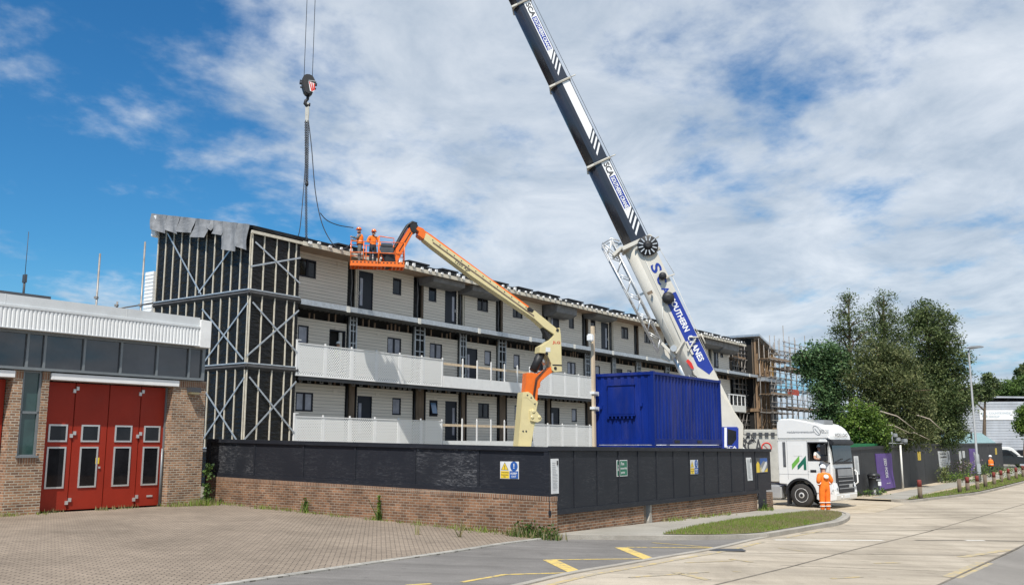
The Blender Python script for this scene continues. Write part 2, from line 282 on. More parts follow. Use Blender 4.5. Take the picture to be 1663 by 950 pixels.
# ------------------------------------------------------------------ mesh building
class MB:
    def __init__(s): s.v = []; s.f = []; s.m = []; s.s = []
    def face(s, pts, m=0, smooth=False):
        i = len(s.v); s.v += [tuple(p) for p in pts]; s.f.append(tuple(range(i, i + len(pts)))); s.m.append(m); s.s.append(smooth)
    def hexa(s, p, m=0):                       # 8 points: bottom 4 ccw, top 4 ccw
        i = len(s.v); s.v += [tuple(q) for q in p]
        for f in ((0, 3, 2, 1), (4, 5, 6, 7), (0, 1, 5, 4), (1, 2, 6, 5), (2, 3, 7, 6), (3, 0, 4, 7)):
            s.f.append(tuple(i + k for k in f)); s.m.append(m); s.s.append(False)
    def box(s, x0, x1, y0, y1, z0, z1, m=0):
        s.hexa([(x0, y0, z0), (x1, y0, z0), (x1, y1, z0), (x0, y1, z0), (x0, y0, z1), (x1, y0, z1), (x1, y1, z1), (x0, y1, z1)], m); return s
    def prism(s, poly, fn, a, b, m=0):         # poly 2d list, fn(u,v,w)->xyz, from w=a to w=b
        n = len(poly); i = len(s.v)
        s.v += [tuple(fn(u, v, a)) for u, v in poly] + [tuple(fn(u, v, b)) for u, v in poly]
        s.f.append(tuple(i + k for k in range(n))[::-1]); s.f.append(tuple(i + n + k for k in range(n)))
        for k in range(n):
            k2 = (k + 1) % n; s.f.append((i + k, i + k2, i + n + k2, i + n + k))
        s.m += [m]*(n + 2); s.s += [False]*(n + 2); return s
    def tube(s, pts, r, n=8, m=0, smooth=True, cap=True):
        pts = [Vector(p) for p in pts]; rs = r if isinstance(r, (list, tuple)) else [r]*len(pts); rings = []
        ref = None
        for k, p in enumerate(pts):
            d = (pts[min(k + 1, len(pts) - 1)] - pts[max(k - 1, 0)])
            if d.length < 1e-9: d = Vector((0, 0, 1))
            d.normalize()
            if ref is None or abs(ref.dot(d)) > .95: ref = Vector((0, 0, 1)) if abs(d.z) < .9 else Vector((1, 0, 0))
            a = d.cross(ref).normalized(); b = d.cross(a).normalized(); ref = a.cross(d)
            i = len(s.v); rings.append(i)
            s.v += [tuple(p + (a*math.cos(2*math.pi*j/n) + b*math.sin(2*math.pi*j/n))*rs[k]) for j in range(n)]
        for q in range(len(pts) - 1):
            for j in range(n):
                j2 = (j + 1) % n; s.f.append((rings[q] + j, rings[q] + j2, rings[q + 1] + j2, rings[q + 1] + j)); s.m.append(m); s.s.append(smooth)
        if cap:
            s.f.append(tuple(rings[0] + j for j in range(n))[::-1]); s.f.append(tuple(rings[-1] + j for j in range(n))); s.m += [m, m]; s.s += [False, False]
        return s
    def bar(s, a, b, w, h, m=0, up=None):      # rectangular bar between two points
        a = Vector(a); b = Vector(b); d = (b - a).normalized(); up = Vector(up) if up else (Vector((0, 0, 1)) if abs(d.z) < .9 else Vector((0, 1, 0)))
        x = d.cross(up).normalized()*(w/2); y = x.cross(d).normalized()*(h/2)
        s.hexa([a - x - y, a + x - y, b + x - y, b - x - y, a - x + y, a + x + y, b + x + y, b - x + y], m); return s
    def lathe(s, prof, o=(0, 0, 0), ax=(0, 0, 1), n=20, m=0, smooth=True, cap=True):
        o = Vector(o); ax = Vector(ax).normalized(); t = Vector((1, 0, 0)) if abs(ax.x) < .8 else Vector((0, 1, 0)); a = ax.cross(t).normalized(); b = ax.cross(a); rings = []
        for r, h in prof:
            i = len(s.v); rings.append(i); s.v += [tuple(o + ax*h + (a*math.cos(2*math.pi*j/n) + b*math.sin(2*math.pi*j/n))*max(r, 1e-4)) for j in range(n)]
        for q in range(len(prof) - 1):
            for j in range(n):
                j2 = (j + 1) % n; s.f.append((rings[q] + j, rings[q] + j2, rings[q + 1] + j2, rings[q + 1] + j)); s.m.append(m); s.s.append(smooth)
        if cap: s.f.append(tuple(rings[0] + j for j in range(n))[::-1]); s.f.append(tuple(rings[-1] + j for j in range(n))); s.m += [m, m]; s.s += [False, False]
        return s
    def build(s, name, mats, parent=None, bevel=0, uv=True, fixn=True, origin=None):
        me = bpy.data.meshes.new(name)
        vs = s.v
        if origin is not None: vs = [(x - origin[0], y - origin[1], z - origin[2]) for x, y, z in s.v]
        me.from_pydata(vs, [], s.f)
        mats = mats if isinstance(mats, (list, tuple)) else [mats]
        for k in mats: me.materials.append(M[k] if isinstance(k, str) else k)
        me.polygons.foreach_set('material_index', s.m); me.polygons.foreach_set('use_smooth', s.s)
        if fixn:
            bm = bmesh.new(); bm.from_mesh(me); bmesh.ops.recalc_face_normals(bm, faces=bm.faces)
            if bevel:
                bmesh.ops.remove_doubles(bm, verts=bm.verts, dist=1e-5)
                bmesh.ops.bevel(bm, geom=[e for e in bm.edges if len(e.link_faces) == 2 and e.calc_face_angle(0) > .35], offset=bevel, segments=2, affect='EDGES', clamp_overlap=True)
                bmesh.ops.recalc_face_normals(bm, faces=bm.faces)
            bm.to_mesh(me); bm.free()
        if uv: metric_uv(me)
        me.update()
        o = bpy.data.objects.new(name, me); COL.objects.link(o)
        if parent: o.parent = parent
        if origin is not None: o.location = origin
        return o
def metric_uv(me):
    ul = me.uv_layers.new(name='UVMap'); co = me.vertices
    for p in me.polygons:
        n = p.normal
        if abs(n.z) > .8:
            for li in p.loop_indices: c = co[me.loops[li].vertex_index].co; ul.data[li].uv = (c.x, c.y)
        else:
            t = Vector((-n.y, n.x, 0)).normalized()
            # keep neighbouring faces of a wall continuous
            for li in p.loop_indices: c = co[me.loops[li].vertex_index].co; ul.data[li].uv = (c.x*t.x + c.y*t.y, c.z)
def tag(o, label=None, cat=None, group=None, kind=None):
    if label: o['label'] = label
    if cat: o['category'] = cat
    if group: o['group'] = group
    if kind: o['kind'] = kind
    return o
def thing(name, label, cat, loc=(0, 0, 0), rotz=0.0, group=None):
    o = bpy.data.objects.new(name, None); COL.objects.link(o); o.location = loc; o.rotation_euler = (0, 0, R(rotz)); o.empty_display_size = .3
    return tag(o, label, cat, group)
def copy_tree(o, parent=None):
    c = o.copy(); COL.objects.link(c); c.parent = parent
    for ch in list(o.children): copy_tree(ch, c)
    return c
def solo(mb, name, mats, label, cat, group=None, bevel=0, kind=None):
    xs = [v[0] for v in mb.v]; ys = [v[1] for v in mb.v]; zs = [v[2] for v in mb.v]
    o = mb.build(name, mats, None, bevel, origin=((min(xs) + max(xs))/2, (min(ys) + max(ys))/2, min(zs)))
    return tag(o, label, cat, group, kind)
_txt = {}
def text_verts(s, bold=0.0):
    """flat outline mesh of a string: (verts, faces, width, height)"""
    if (s, bold) in _txt: return _txt[(s, bold)]
    c = bpy.data.curves.new('lettering', 'FONT'); c.body = s; c.size = 1; c.offset = bold; c.resolution_u = 3
    o = bpy.data.objects.new('lettering', c); COL.objects.link(o); dg = bpy.context.evaluated_depsgraph_get(); dg.update()
    me = bpy.data.meshes.new_from_object(o.evaluated_get(dg)); vs = [v.co.copy() for v in me.vertices]; fs = [tuple(p.vertices) for p in me.polygons]
    bpy.data.objects.remove(o); bpy.data.curves.remove(c); bpy.data.meshes.remove(me)
    x0 = min(v.x for v in vs); x1 = max(v.x for v in vs); y0 = min(v.y for v in vs); y1 = max(v.y for v in vs)
    r = ([Vector((v.x - x0, v.y - y0, 0)) for v in vs], fs, x1 - x0, y1 - y0); _txt[(s, bold)] = r; return r
def add_text(mb, s, org, xd, yd, height, width=None, m=0, bold=.02, lift=.004):
    """text with its lower-left corner at org, running along xd, letters upright along yd"""
    vs, fs, w, h = text_verts(s, bold); xd = Vector(xd).normalized(); yd = Vector(yd).normalized(); n = xd.cross(yd); sy = height/h; sx = (width/w) if width else sy
    i = len(mb.v); mb.v += [tuple(Vector(org) + xd*(v.x*sx) + yd*(v.y*sy) + n*lift) for v in vs]
    for f in fs: mb.f.append(tuple(i + k for k in f)); mb.m.append(m); mb.s.append(False)
    return w*sx

# ------------------------------------------------------------------ ground, roads, paths
def drape(name, poly, dz, mat, kind='structure'):
    bm = bmesh.new(); vs = [bm.verts.new((x, y, 0)) for x, y in poly]; bm.faces.new(vs); bmesh.ops.triangulate(bm, faces=bm.faces)
    for x in (X0, X1):
        bmesh.ops.bisect_plane(bm, geom=bm.verts[:] + bm.edges[:] + bm.faces[:], plane_co=(x, 0, 0), plane_no=(1, 0, 0))
    bmesh.ops.triangulate(bm, faces=bm.faces); bmesh.ops.recalc_face_normals(bm, faces=bm.faces)
    if sum(f.normal.z for f in bm.faces) < 0: bmesh.ops.reverse_faces(bm, faces=bm.faces)
    for v in bm.verts: v.co.z = gz(v.co.x) + dz
    me = bpy.data.meshes.new(name); bm.to_mesh(me); bm.free(); me.materials.append(M[mat]); metric_uv(me)
    o = bpy.data.objects.new(name, me); COL.objects.link(o); o['kind'] = kind; return o
def smooth_line(pts, n=6):
    out = []; P = [Vector((*p, 0)) for p in pts]
    for i in range(len(P) - 1):
        a, b, c, d = P[max(i - 1, 0)], P[i], P[i + 1], P[min(i + 2, len(P) - 1)]
        for k in range(n):
            t = k/n; q = .5*((2*b) + (c - a)*t + (2*a - 5*b + 4*c - d)*t*t + (3*b - a - 3*c + d)*t**3); out.append((q.x, q.y))
    out.append(tuple(P[-1][:2])); return out
def ribbon(mb, pts, w, z0, z1, m=0, side=0.0):
    """raised strip following the ground along a line"""
    P = [Vector((*p, 0)) for p in pts]; L_, R_ = [], []
    for i, p in enumerate(P):
        d = (P[min(i + 1, len(P) - 1)] - P[max(i - 1, 0)]).normalized(); n = Vector((-d.y, d.x, 0)); L_.append(p + n*(w/2 + side)); R_.append(p - n*(w/2 - side))
    for i in range(len(P) - 1):
        q = [R_[i], R_[i + 1], L_[i + 1], L_[i]]
        mb.hexa([(a.x, a.y, gz(a.x) + z0) for a in q] + [(a.x, a.y, gz(a.x) + z1) for a in q], m)
def strip(mb, pts, w, dz, m=0):
    P = [Vector((*p, 0)) for p in pts]
    for i in range(len(P) - 1):
        d = (P[i + 1] - P[i]).normalized(); n = Vector((-d.y, d.x, 0))*(w/2); k = max(1, int((P[i + 1] - P[i]).length/1.5))
        for j in range(k):
            a = P[i].lerp(P[i + 1], j/k); b = P[i].lerp(P[i + 1], (j + 1)/k)
            mb.face([(q.x, q.y, gz(q.x) + dz) for q in (a - n, b - n, b + n, a + n)], m)
def GX(px, py): p = G(px, py); return (p.x, p.y)

drape('terrain', [(-2500, -150), (2500, -150), (2500, 4500), (-2500, 4500)], -.05, 'terrain')
drape('lay_by_asphalt', [(-9, 3), (0, 3), (4, 12), (9, 28), (8, 30), (0.7, 25.2), (-2, 24.5), (-8, 10)], 0, 'asphalt')
edge_line = smooth_line([(-7.6, 9.5), (-6.1, 12.2), (-4.5, 14.97), (-3.39, 16.9), (-2.44, 18.56), (-1.29, 20.48), (-.12, 22.62), (.95, 24.25)])
drape('block_paved_forecourt', edge_line + [(-10.62, 33.25), (-10.3, 32.2), (-20, 19.2), (-34, 2), (-12, 1)], .004, 'paver')
mb = MB(); ribbon(mb, edge_line, .17, -.05, .022); tag(mb.build('edging_kerb', 'setts'), kind='structure')
kerb_line = smooth_line([(-2.2, 11.5), (-.95, 14), (.19, 16.03), (1.09, 17.63), (2.15, 19.11), (3.41, 20.91), (4.75, 22.77), (6.25, 25.28), (6.95, 26.35)])
kerb_b = smooth_line([(6.95, 26.35), (7.95, 27.75), (9.4, 29.9), (10.85, 32.0), (12.0, 34.4), (12.75, 36.4), (12.95, 37.5), (12.75, 38.2), (12.3, 38.5)])
drape('concrete_road', kerb_line + kerb_b[1:] + [(10.4, 38.4), (9, 44), (14, 50), (17.2, 48.4), (18.6, 46.0), (19.12, 46.17), (23.99, 51.13), (27.28, 55.07), (37.25, 69.39), (64, 108), (120, 190), (150, 180), (60, 40), (30, 4), (2, 2)], .008, 'concrete')
# asphalt on the far side, in the lower right corner
c1, c2 = GX(1525, 950), GX(1663, 885); d = (c2[0] - c1[0], c2[1] - c1[1])
far_edge = [(c1[0] - d[0]*.8, c1[1] - d[1]*.8), c1, c2, (c2[0] + d[0]*3, c2[1] + d[1]*3)]
drape('side_asphalt', far_edge + [(60, 30), (40, 2), (8, 4)], .012, 'asphalt_old')
mb = MB(); ribbon(mb, far_edge, .05, -.02, .016); tag(mb.build('road_edge_joint', 'joint'), kind='structure')
mb = MB(); ribbon(mb, kerb_line, .14, -.1, .035); tag(mb.build('dropped_kerb', 'kerb'), kind='structure')
mb = MB(); ribbon(mb, kerb_b, .14, -.1, .125); tag(mb.build('kerb', 'kerb'), kind='structure')
path_front = [(.75, 24.0), (2.0, 24.3), (3.18, 24.57), (5.0, 25.25), (6.95, 26.35)]
drape('footpath', path_front + kerb_b[1:] + [(11.2, 38.9), (10.3, 38.1), (.95, 24.25)], .10, 'path')
mb = MB(); ribbon(mb, smooth_line(path_front), .12, -.1, .112); tag(mb.build('path_kerb', 'kerb'), kind='structure')
verge_a = [(3.94, 25.16), (5.2, 27.8), (7.3, 31.4), (10.1, 35.3), (11.6, 37.3), (12.3, 37.8), (12.7, 37.4), (12.5, 36.3), (11.75, 34.5), (10.6, 32.2), (7.75, 27.95), (6.75, 26.6), (5.39, 25.62)]
drape('verge_ground', smooth_line(verge_a + verge_a[:1], 4)[:-1], .115, 'soil')
kerb_c = smooth_line([(18.4, 46.3), (18.75, 45.85), (19.4, 46.1), (21.4, 48.3), (23.99, 51.13), (27.28, 55.07), (37.25, 69.39), (64, 108), (120, 190)])
mb = MB(); ribbon(mb, kerb_c, .14, -.1, .12); tag(mb.build('verge_kerb', 'kerb'), kind='structure')
drape('far_footpath', [(16.6, 48.0), (18.4, 46.4), (19.1, 46.5), (24.1, 51.6), (37.2, 70), (64, 109), (61, 111), (50.6, 98.2)], .095, 'dustpath')
drape('far_path_paving', [(18.6, 46.9), (19.2, 46.7), (24.44, 55.07), (48.3, 89.9), (62, 110), (60, 110), (46.0, 89.9), (22.6, 55.0), (18.2, 48.4)], .104, 'path')
verge_b = [(19.15, 46.45), (21.3, 48.5), (23.9, 51.35), (27.15, 55.25), (37.1, 69.6), (63.7, 108.2), (61.5, 108), (47.6, 88.5), (34.2, 68.2), (24.5, 54.2), (20.4, 48.6)]
drape('far_verge_ground', verge_b, .113, 'soil')
drape('car_park', [(50.6, 98.6), (62, 112), (64, 109), (130, 200), (60, 220), (40, 130)], .003, 'asphalt_old')
drape('gate_apron', [(10.5, 38.3), (12.9, 38.2), (14.6, 38.6), (18.3, 44.5), (18.4, 46.4), (16.6, 48.3), (13.2, 47), (9.5, 43)], .014, 'dustpath')
# joints and markings
mb = MB()
strip(mb, [GX(1060, 975), GX(1164, 949.6), GX(1286, 920), GX(1381.7, 894), GX(1522, 859), GX(1663, 818.7)], .05, .013)
strip(mb, [GX(1170, 896), GX(1212, 898), GX(1400, 900), GX(1636, 902.7)], .035, .013); strip(mb, [GX(1267, 918), GX(1400, 923), GX(1566, 929)], .03, .013)
strip(mb, [GX(1300, 866), GX(1440, 862), GX(1560, 858)], .05, .013); strip(mb, [GX(1470, 842), GX(1663, 838)], .05, .013)
tag(mb.build('road_joints', 'joint'), kind='structure')
mb = MB()
for a in ([(1018, 888.3), (1160, 889.3)], [(887, 908.7), (1041, 907)], [(750, 945), (819, 932.7), (937, 929.3)], [(660, 950), (700, 947.5)]): strip(mb, [GX(*q) for q in a], .10, .005)
for a in ([(1008, 888.6), (1056, 908)], [(893, 908.9), (935, 929)]): strip(mb, [GX(*q) for q in a], .30, .0056)
strip(mb, [GX(1058, 880.8), GX(1160, 889)], .07, .0062)
tag(mb.build('yellow_zigzag_marking', 'yellow'), kind='structure')
mb = MB()
off = [(x + .30, y - .19) for x, y in kerb_line[6:-6]]
strip(mb, off, .13, .0135)
off = [(x + .32, y - .2) for x, y in kerb_b[2:12]]; strip(mb, off, .10, .0135)
for a, w in (([(1022, 938), (1096, 933), (1150, 929)], .10), ([(1096, 930), (1150, 942)], .18), ([(1112, 914), (1190, 911)], .08), ([(1185, 908), (1222, 913)], .12), ([(1265, 890), (1308, 896)], .10), ([(1190, 928), (1204, 929)], .10), ([(1350, 940), (1400, 937)], .10), ([(1420, 915), (1460, 914)], .12), ([(1545, 938), (1600, 914)], .35), ([(1560, 905), (1640, 893)], .2)): strip(mb, [GX(*q) for q in a], w, .0140)
tag(mb.build('faded_yellow_marking', 'yellow_worn'), kind='structure')
mb = MB(); strip(mb, [GX(1258, 877), GX(1434, 877.7)], .16, .0135); strip(mb, [GX(1568, 877.6), GX(1599, 877.9)], .16, .0135); tag(mb.build('white_road_line', 'white_line'), kind='structure')
mb = MB(); strip(mb, [GX(1487, 877.4), GX(1567, 877.8)], .2, .0137); strip(mb, [GX(1600, 878), GX(1675, 879)], .2, .0137); tag(mb.build('asphalt_patch', 'joint'), kind='structure')
mb = MB(); g0 = G(1177, 894); mb.box(g0.x - .45, g0.x + .45, g0.y - .2, g0.y + .2, g0.z + .012, g0.z + .03); solo(mb, 'drain_grate', 'darkgrey', 'dark iron drain grate set beside the kerb where yellow zigzags end', 'drain')

# ------------------------------------------------------------------ boundary walls and hoardings
LA = (0.91, 24.3); LDEG = 142.35
def wl(x): return .40 + (.76 - .40)*x/14.5               # ground along the left wall
t = thing('brick_wall', 'long brick boundary wall rising from the paved forecourt below the scuffed hoarding', 'wall', (*LA, 0), LDEG)
XZ = lambda u, v, w: (u, w, v)
mb = MB(); mb.prism([(-.12, .25), (14.62, .62), (14.62, 1.525), (-.12, 1.30)], XZ, -.24, 0); mb.build('wall_face', 'brick_wall', t)
mb = MB(); mb.prism([(-.13, 1.302), (14.62, 1.527), (14.62, 1.64), (-.13, 1.41)], XZ, -.245, .006); mb.build('coping', 'soldier', t)
t = thing('hoarding', 'navy black site hoarding of wide scuffed boards on the brick wall', 'hoarding', (*LA, 0), LDEG)
lb = lambda x: 1.41 + .23*x/14.6 + .005; lt = lambda x: 2.66 + .27*x/14.6
sx = [.14, 2.36, 4.71, 7.20, 9.59, 12.07, 14.62]
for i in range(6):
    a, b = sx[i] + .004, sx[i + 1] - .004
    mb = MB(); mb.prism([(a, lb(a) + .1), (b, lb(b) + .1), (b, lt(b) - .09), (a, lt(a) - .09)], XZ, -.10, -.08)
    o = mb.build('board', 'hoard_scuff' if i in (1, 5) else 'hoard', t)
    if i in (1, 5): o['label'] = 'board scuffed pale all over'
mb = MB(); mb.prism([(-.04, lb(0)), (14.64, lb(14.6)), (14.64, lb(14.6) + .13), (-.04, lb(0) + .13)], XZ, -.12, -.035); mb.build('bottom_rail', 'hoard', t)
mb = MB(); mb.prism([(-.04, lt(0) - .12), (14.64, lt(14.6) - .12), (14.64, lt(14.6)), (-.04, lt(0))], XZ, -.13, -.02); mb.build('top_rail', 'hoard', t)
for x in sx[1:-1] + [14.6]:
    mb = MB(); mb.box(x - .035, x + .035, -.101, -.055, lb(x) + .125, lt(x) - .115); mb.build('batten', 'hoard', t)
mb = MB(); mb.box(-.06, .14, -.13, -.03, lb(0) + .13, lt(0) - .115); mb.build('corner_post', 'hoard', t)
mb = MB(); mb.box(14.45, 14.9, -.32, -.14, .7, lt(14.6) - .02); mb.build('end_post', 'hoard', t)

RA = (0.95, 24.25); RDEG = 56.0
t = thing('brick_wall', 'low brown brick wall along the footpath with a broken gap', 'wall', (*RA, 0), RDEG)
def gl(x): return gz(RA[0] + math.cos(R(RDEG))*x)
XZr = lambda u, v, w: (u, w, v)
for a, b in ((.0, 5.42), (5.95, 15.28)):
    mb = MB(); mb.prism([(a, gl(a) - .2), (b, gl(b) - .2), (b, .97), (a, .97)], XZr, 0.03, .25); mb.build('wall_face', 'brick_wall', t)
mb = MB(); mb.box(16.2, 16.95, -.02, .28, -.1, .86); mb.build('pier', 'brick_wall', t)
mb = MB(); mb.prism([(5.42, .2), (5.62, .2), (5.60, 1.0), (5.42, 1.0)], XZr, .05, .2); mb.build('rusty_post', 'oldtimber', t)
mb = MB(); mb.prism([(5.70, .2), (5.98, .2), (5.96, .5), (5.92, .66), (5.97, .95), (5.84, .95), (5.80, .6), (5.72, .45)], XZr, .02, .2); mb.build('broken_edge', 'kerb', t)
t = thing('hoarding', 'dark hoarding of tall narrow boards facing the footpath and road', 'hoarding', (*RA, 0), RDEG)
rt = lambda x: 2.68 - .12*x/17; rb = lambda x: .95 - .08*x/17
sx = [.0] + [.0 + 1.262*i for i in range(1, 13)]
sx = sx + [16.9]
for i in range(len(sx) - 1):
    a, b = sx[i] + .004, sx[i + 1] - .004
    mb = MB(); mb.prism([(a, rb(a) + .08), (b, rb(b) + .08), (b, rt(b) - .08), (a, rt(a) - .08)], XZr, .0, .02); mb.build('board', 'hoard', t)
mb = MB(); mb.prism([(-.02, rb(0)), (15.3, rb(15.3)), (15.3, rb(15.3) + .12), (-.02, rb(0) + .12)], XZr, -.045, .019); mb.build('bottom_rail', 'hoard', t)
mb = MB(); mb.prism([(-.02, rt(0) - .11), (16.92, rt(17) - .11), (16.92, rt(17)), (-.02, rt(0))], XZr, -.05, .03); mb.build('top_rail', 'hoard', t)
for x in sx[1:-1]:
    mb = MB(); mb.box(x - .028, x + .028, -.022, .001, rb(x) + .115, rt(x) - .105); mb.build('batten', 'hoard', t)
mb = MB(); mb.box(15.30, 16.18, -.03, .001, gl(15.6) - .1, 1.6); mb.build('end_board', 'hoard', t)

RH = (17.42, 48.8); HDEG = 56.1
t = thing('hoarding', 'long dark painted hoarding carrying banners and posters behind the red topped posts', 'hoarding', (*RH, 0), HDEG)
hx = [-.4 + 2.44*i for i in range(26)]
ht = lambda x: (2.60 + .2*(x + .4)/17.5) if x < 17.1 else 2.80 + .15*(x - 17.1)/43
for i in range(25):
    a, b = hx[i] + .006, hx[i + 1] - .006; j = random.uniform(-.006, .006)
    mb = MB(); mb.prism([(a, -.1), (b, -.1), (b, ht(b) - .02), (a, ht(a) - .02)], XZr, .0 + j, .03 + j); mb.build('board', 'hoard_far', t)
mb = MB()
for a, b in ((-.4, 17.1), (17.1, 60.6)): mb.prism([(a, ht(a + .001) - .16), (b, ht(b - .001) - .16), (b, ht(b - .001)), (a, ht(a + .001))], XZr, -.05, .05)
mb.build('top_rail', 'hoard_far', t)

# ------------------------------------------------------------------ signs and notices
def sign(name, label, cat, P, deg, front, xl, zt, w, h, mat, items=(), group=None, wob=0.0, skew=0.0, off=.0):
    """flat notice on a board; xl/zt = upper left corner in the board's frame as seen from the street; items use u right, v down"""
    a = R(deg); sg = -1 if front > 0 else 1
    root = thing(name, label, cat, (P[0] + math.cos(a)*xl - math.sin(a)*front*off, P[1] + math.sin(a)*xl + math.cos(a)*front*off, zt - h), deg, group)
    X = lambda u: sg*u
    Z = lambda v: h - v
    mb = MB(); n = 10 if wob else 1
    for k in range(n):
        v0, v1 = h*k/n, h*(k + 1)/n
        s0, s1 = skew*v0/h + wob*.6*math.sin(v0*4.1), skew*v1/h + wob*.6*math.sin(v1*4.1)
        o0, o1 = .004 + abs(wob)*(1 + math.sin(v0*3.3 + 1)), .004 + abs(wob)*(1 + math.sin(v1*3.3 + 1))
        pts = []
        for (u, v, o) in ((s1, v1, 0), (w + s1, v1, 0), (w + s1, v1, o1 + .004), (s1, v1, o1 + .004), (s0, v0, 0), (w + s0, v0, 0), (w + s0, v0, o0 + .004), (s0, v0, o0 + .004)): pts.append((X(u), front*(.003 + o), Z(v)))
        mb.hexa(pts)
    mb.build('sheet', mat, root)
    ms = []; pr = MB(); base = .009 + 2*abs(wob) + .004
    def mi(k):
        if k not in ms: ms.append(k)
        return ms.index(k)
    for q, it in enumerate(items):
        d = front*(base + .0006*q)
        if it[0] == 'r':
            _, u0, v0, u1, v1, m = it; pr.face([(X(u0 + skew*v1/h), d, Z(v1)), (X(u1 + skew*v1/h), d, Z(v1)), (X(u1 + skew*v0/h), d, Z(v0)), (X(u0 + skew*v0/h), d, Z(v0))], mi(m))
        elif it[0] == 'p':
            _, pts, m = it; pr.face([(X(u), d, Z(v)) for u, v in pts], mi(m))
        elif it[0] == 'c':
            _, u, v, r, m = it; pr.face([(X(u + r*math.cos(k*math.pi/10)), d, Z(v + r*math.sin(k*math.pi/10))) for k in range(20)], mi(m))
        elif it[0] == 'x':
            _, txt, u, v, hh, ww, m = it; add_text(pr, txt, (X(u + skew*v/h), d, Z(v)), (sg, 0, 0), (0, 0, 1), hh, ww, mi(m), bold=.025, lift=.001)
        elif it[0] == 'y':       # vertical text reading downwards
            _, txt, u, v, hh, ww, m = it; add_text(pr, txt, (X(u), d, Z(v)), (sg*skew/h, 0, -1), (sg, 0, 0), hh, ww, mi(m), bold=.02, lift=.001)
    if items: pr.build('printing', ms, root, fixn=False)
    return root
def lines(u0, u1, v0, v1, n, m='grey', jit=.3):
    out = []; rnd = random.Random(n*7 + int(u1*100))
    for k in range(n):
        v = v0 + (v1 - v0)*k/max(1, n - 1); out.append(('r', u0, v, u0 + (u1 - u0)*(1 - jit*rnd.random()), v + (v1 - v0)/n*.30, m))
    return out
def warn_items(w, h):
    c = w/4
    return [('p', [(c, .04*h), (c*1.82, .5*h), (c*.18, .5*h)], 'ink'), ('p', [(c, .09*h), (c*1.68, .475*h), (c*.32, .475*h)], 'sign_yellow'), ('r', c*.93, .22*h, c*1.07, .37*h, 'ink'), ('c', c, .42*h, .022*w, 'ink'),
            ('r', .03*w, .55*h, .49*w, .97*h, 'sign_yellow'), ('x', 'Warning', .06*w, .67*h, .07*h, .40*w, 'ink'), ('x', 'Construction', .06*w, .80*h, .06*h, .40*w, 'ink'), ('x', 'site', .19*w, .91*h, .06*h, .12*w, 'ink'),
            ('c', .75*w, .27*h, .20*w, 'sign_blue'), ('r', .725*w, .12*h, .775*w, .30*h, 'paper'), ('c', .75*w, .37*h, .03*w, 'paper'),
            ('r', .52*w, .55*h, .98*w, .97*h, 'sign_blue'), ('x', 'KEEP', .58*w, .74*h, .11*h, .34*w, 'paper'), ('x', 'OUT', .62*w, .91*h, .11*h, .26*w, 'paper')]
sign('safety_sign', 'square warning and keep out sign on the long scuffed hoarding', 'sign', LA, LDEG, 1, 1.60, 2.28, .62, .45, 'paper', warn_items(.62, .45), off=-.08)
sign('notice', 'white paper notice sheet on the hoarding corner beside the keep out sign', 'notice', RA, RDEG, -1, .06, 2.36, .36, .88, 'paper', lines(.04, .26, .10, .34, 6) + lines(.04, .30, .38, .78, 12) + [('r', .25, .05, .32, .16, 'ink')], wob=.006, skew=.02)
w, h = .66, .46
sign('assembly_sign', 'green fire assembly point sign on the dark hoarding', 'sign', RA, RDEG, -1, 3.66, 2.28, w, h, 'paper', [('r', .02, .02, .17, h - .02, 'sign_green'), ('r', .19, .02, w - .02, h - .02, 'sign_green'), ('p', [(.04, .30), (.15, .30), (.095, .19)], 'paper'), ('c', .095, .16, .03, 'paper'), ('x', 'Fire', .25, .15, .09, .20, 'paper'), ('x', 'assembly', .22, .28, .08, .40, 'paper'), ('x', 'point', .25, .40, .08, .24, 'paper')])
sign('safety_sign', 'tall warning and keep out sign halfway along the tall board hoarding', 'sign', RA, RDEG, -1, 8.87, 2.22, .66, .47, 'paper', warn_items(.66, .47))
sign('notice', 'white paper notice hanging askew next to the yellow and photo poster', 'notice', RA, RDEG, -1, 14.12, 2.24, .52, .86, 'paper', lines(.05, .40, .08, .76, 16) + [('r', .38, .05, .45, .18, 'ink')], wob=.006, skew=.12)
w, h = 1.38, .58
sign('poster', 'poster with yellow house shape and building photo at the hoarding end', 'poster', RA, RDEG, -1, 15.14, 2.22, w, h, 'darkgrey', [('p', [(.08, h - .02), (.45, h - .02), (.45, .24), (.26, .13), (.08, .24)], 'sign_yellow'), ('r', .5, .02, w - .03, h - .02, 'grey'), ('p', [(.5, .02), (w - .03, .02), (w - .03, .2), (.9, .12), (.5, .3)], 'sign_blue'), ('p', [(.55, h - .03), (.9, h - .03), (1.3, .25), (1.3, .14), (1.1, .18)], 'paper'), ('p', [(.95, h - .03), (w - .04, h - .03), (w - .04, .4)], 'sign_yellow'), ('p', [(.5, h - .03), (.5, .4), (.62, .34), (.7, h - .03)], 'cream')])
# long hoarding
sign('notice', 'long white paper notice on the hoarding between lorry and bin', 'notice', RH, HDEG, -1, .5, 2.15, .85, .95, 'paper', lines(.08, .7, .08, .85, 14), wob=.008, skew=.15)
def banner(label, xl, zt, w, h, skew):
    root = sign('banner', label, 'banner', RH, HDEG, -1, xl, zt, w, h, 'purple', [('y', 'ZED PODS', w*.47, h*.13, w*.16, h*.58, 'paper'), ('x', 'ZED PODS', w*.45, h*.86, h*.025, w*.25, 'paper')], group='purple banners', wob=.02, skew=skew)
    return root
banner('large creased purple banner hanging behind the litter bin', 5.1, 2.24, 3.9, 2.0, .55)
banner('purple banner half hidden behind the tall lamp post', 38.4, 2.42, 4.6, 2.1, .5)
sign('notice', 'yellow notice on the long hoarding above the leaning white post', 'notice', RH, HDEG, -1, 16.9, 2.28, .95, .55, 'sign_yellow', lines(.1, .85, .08, .46, 6, 'ink'))
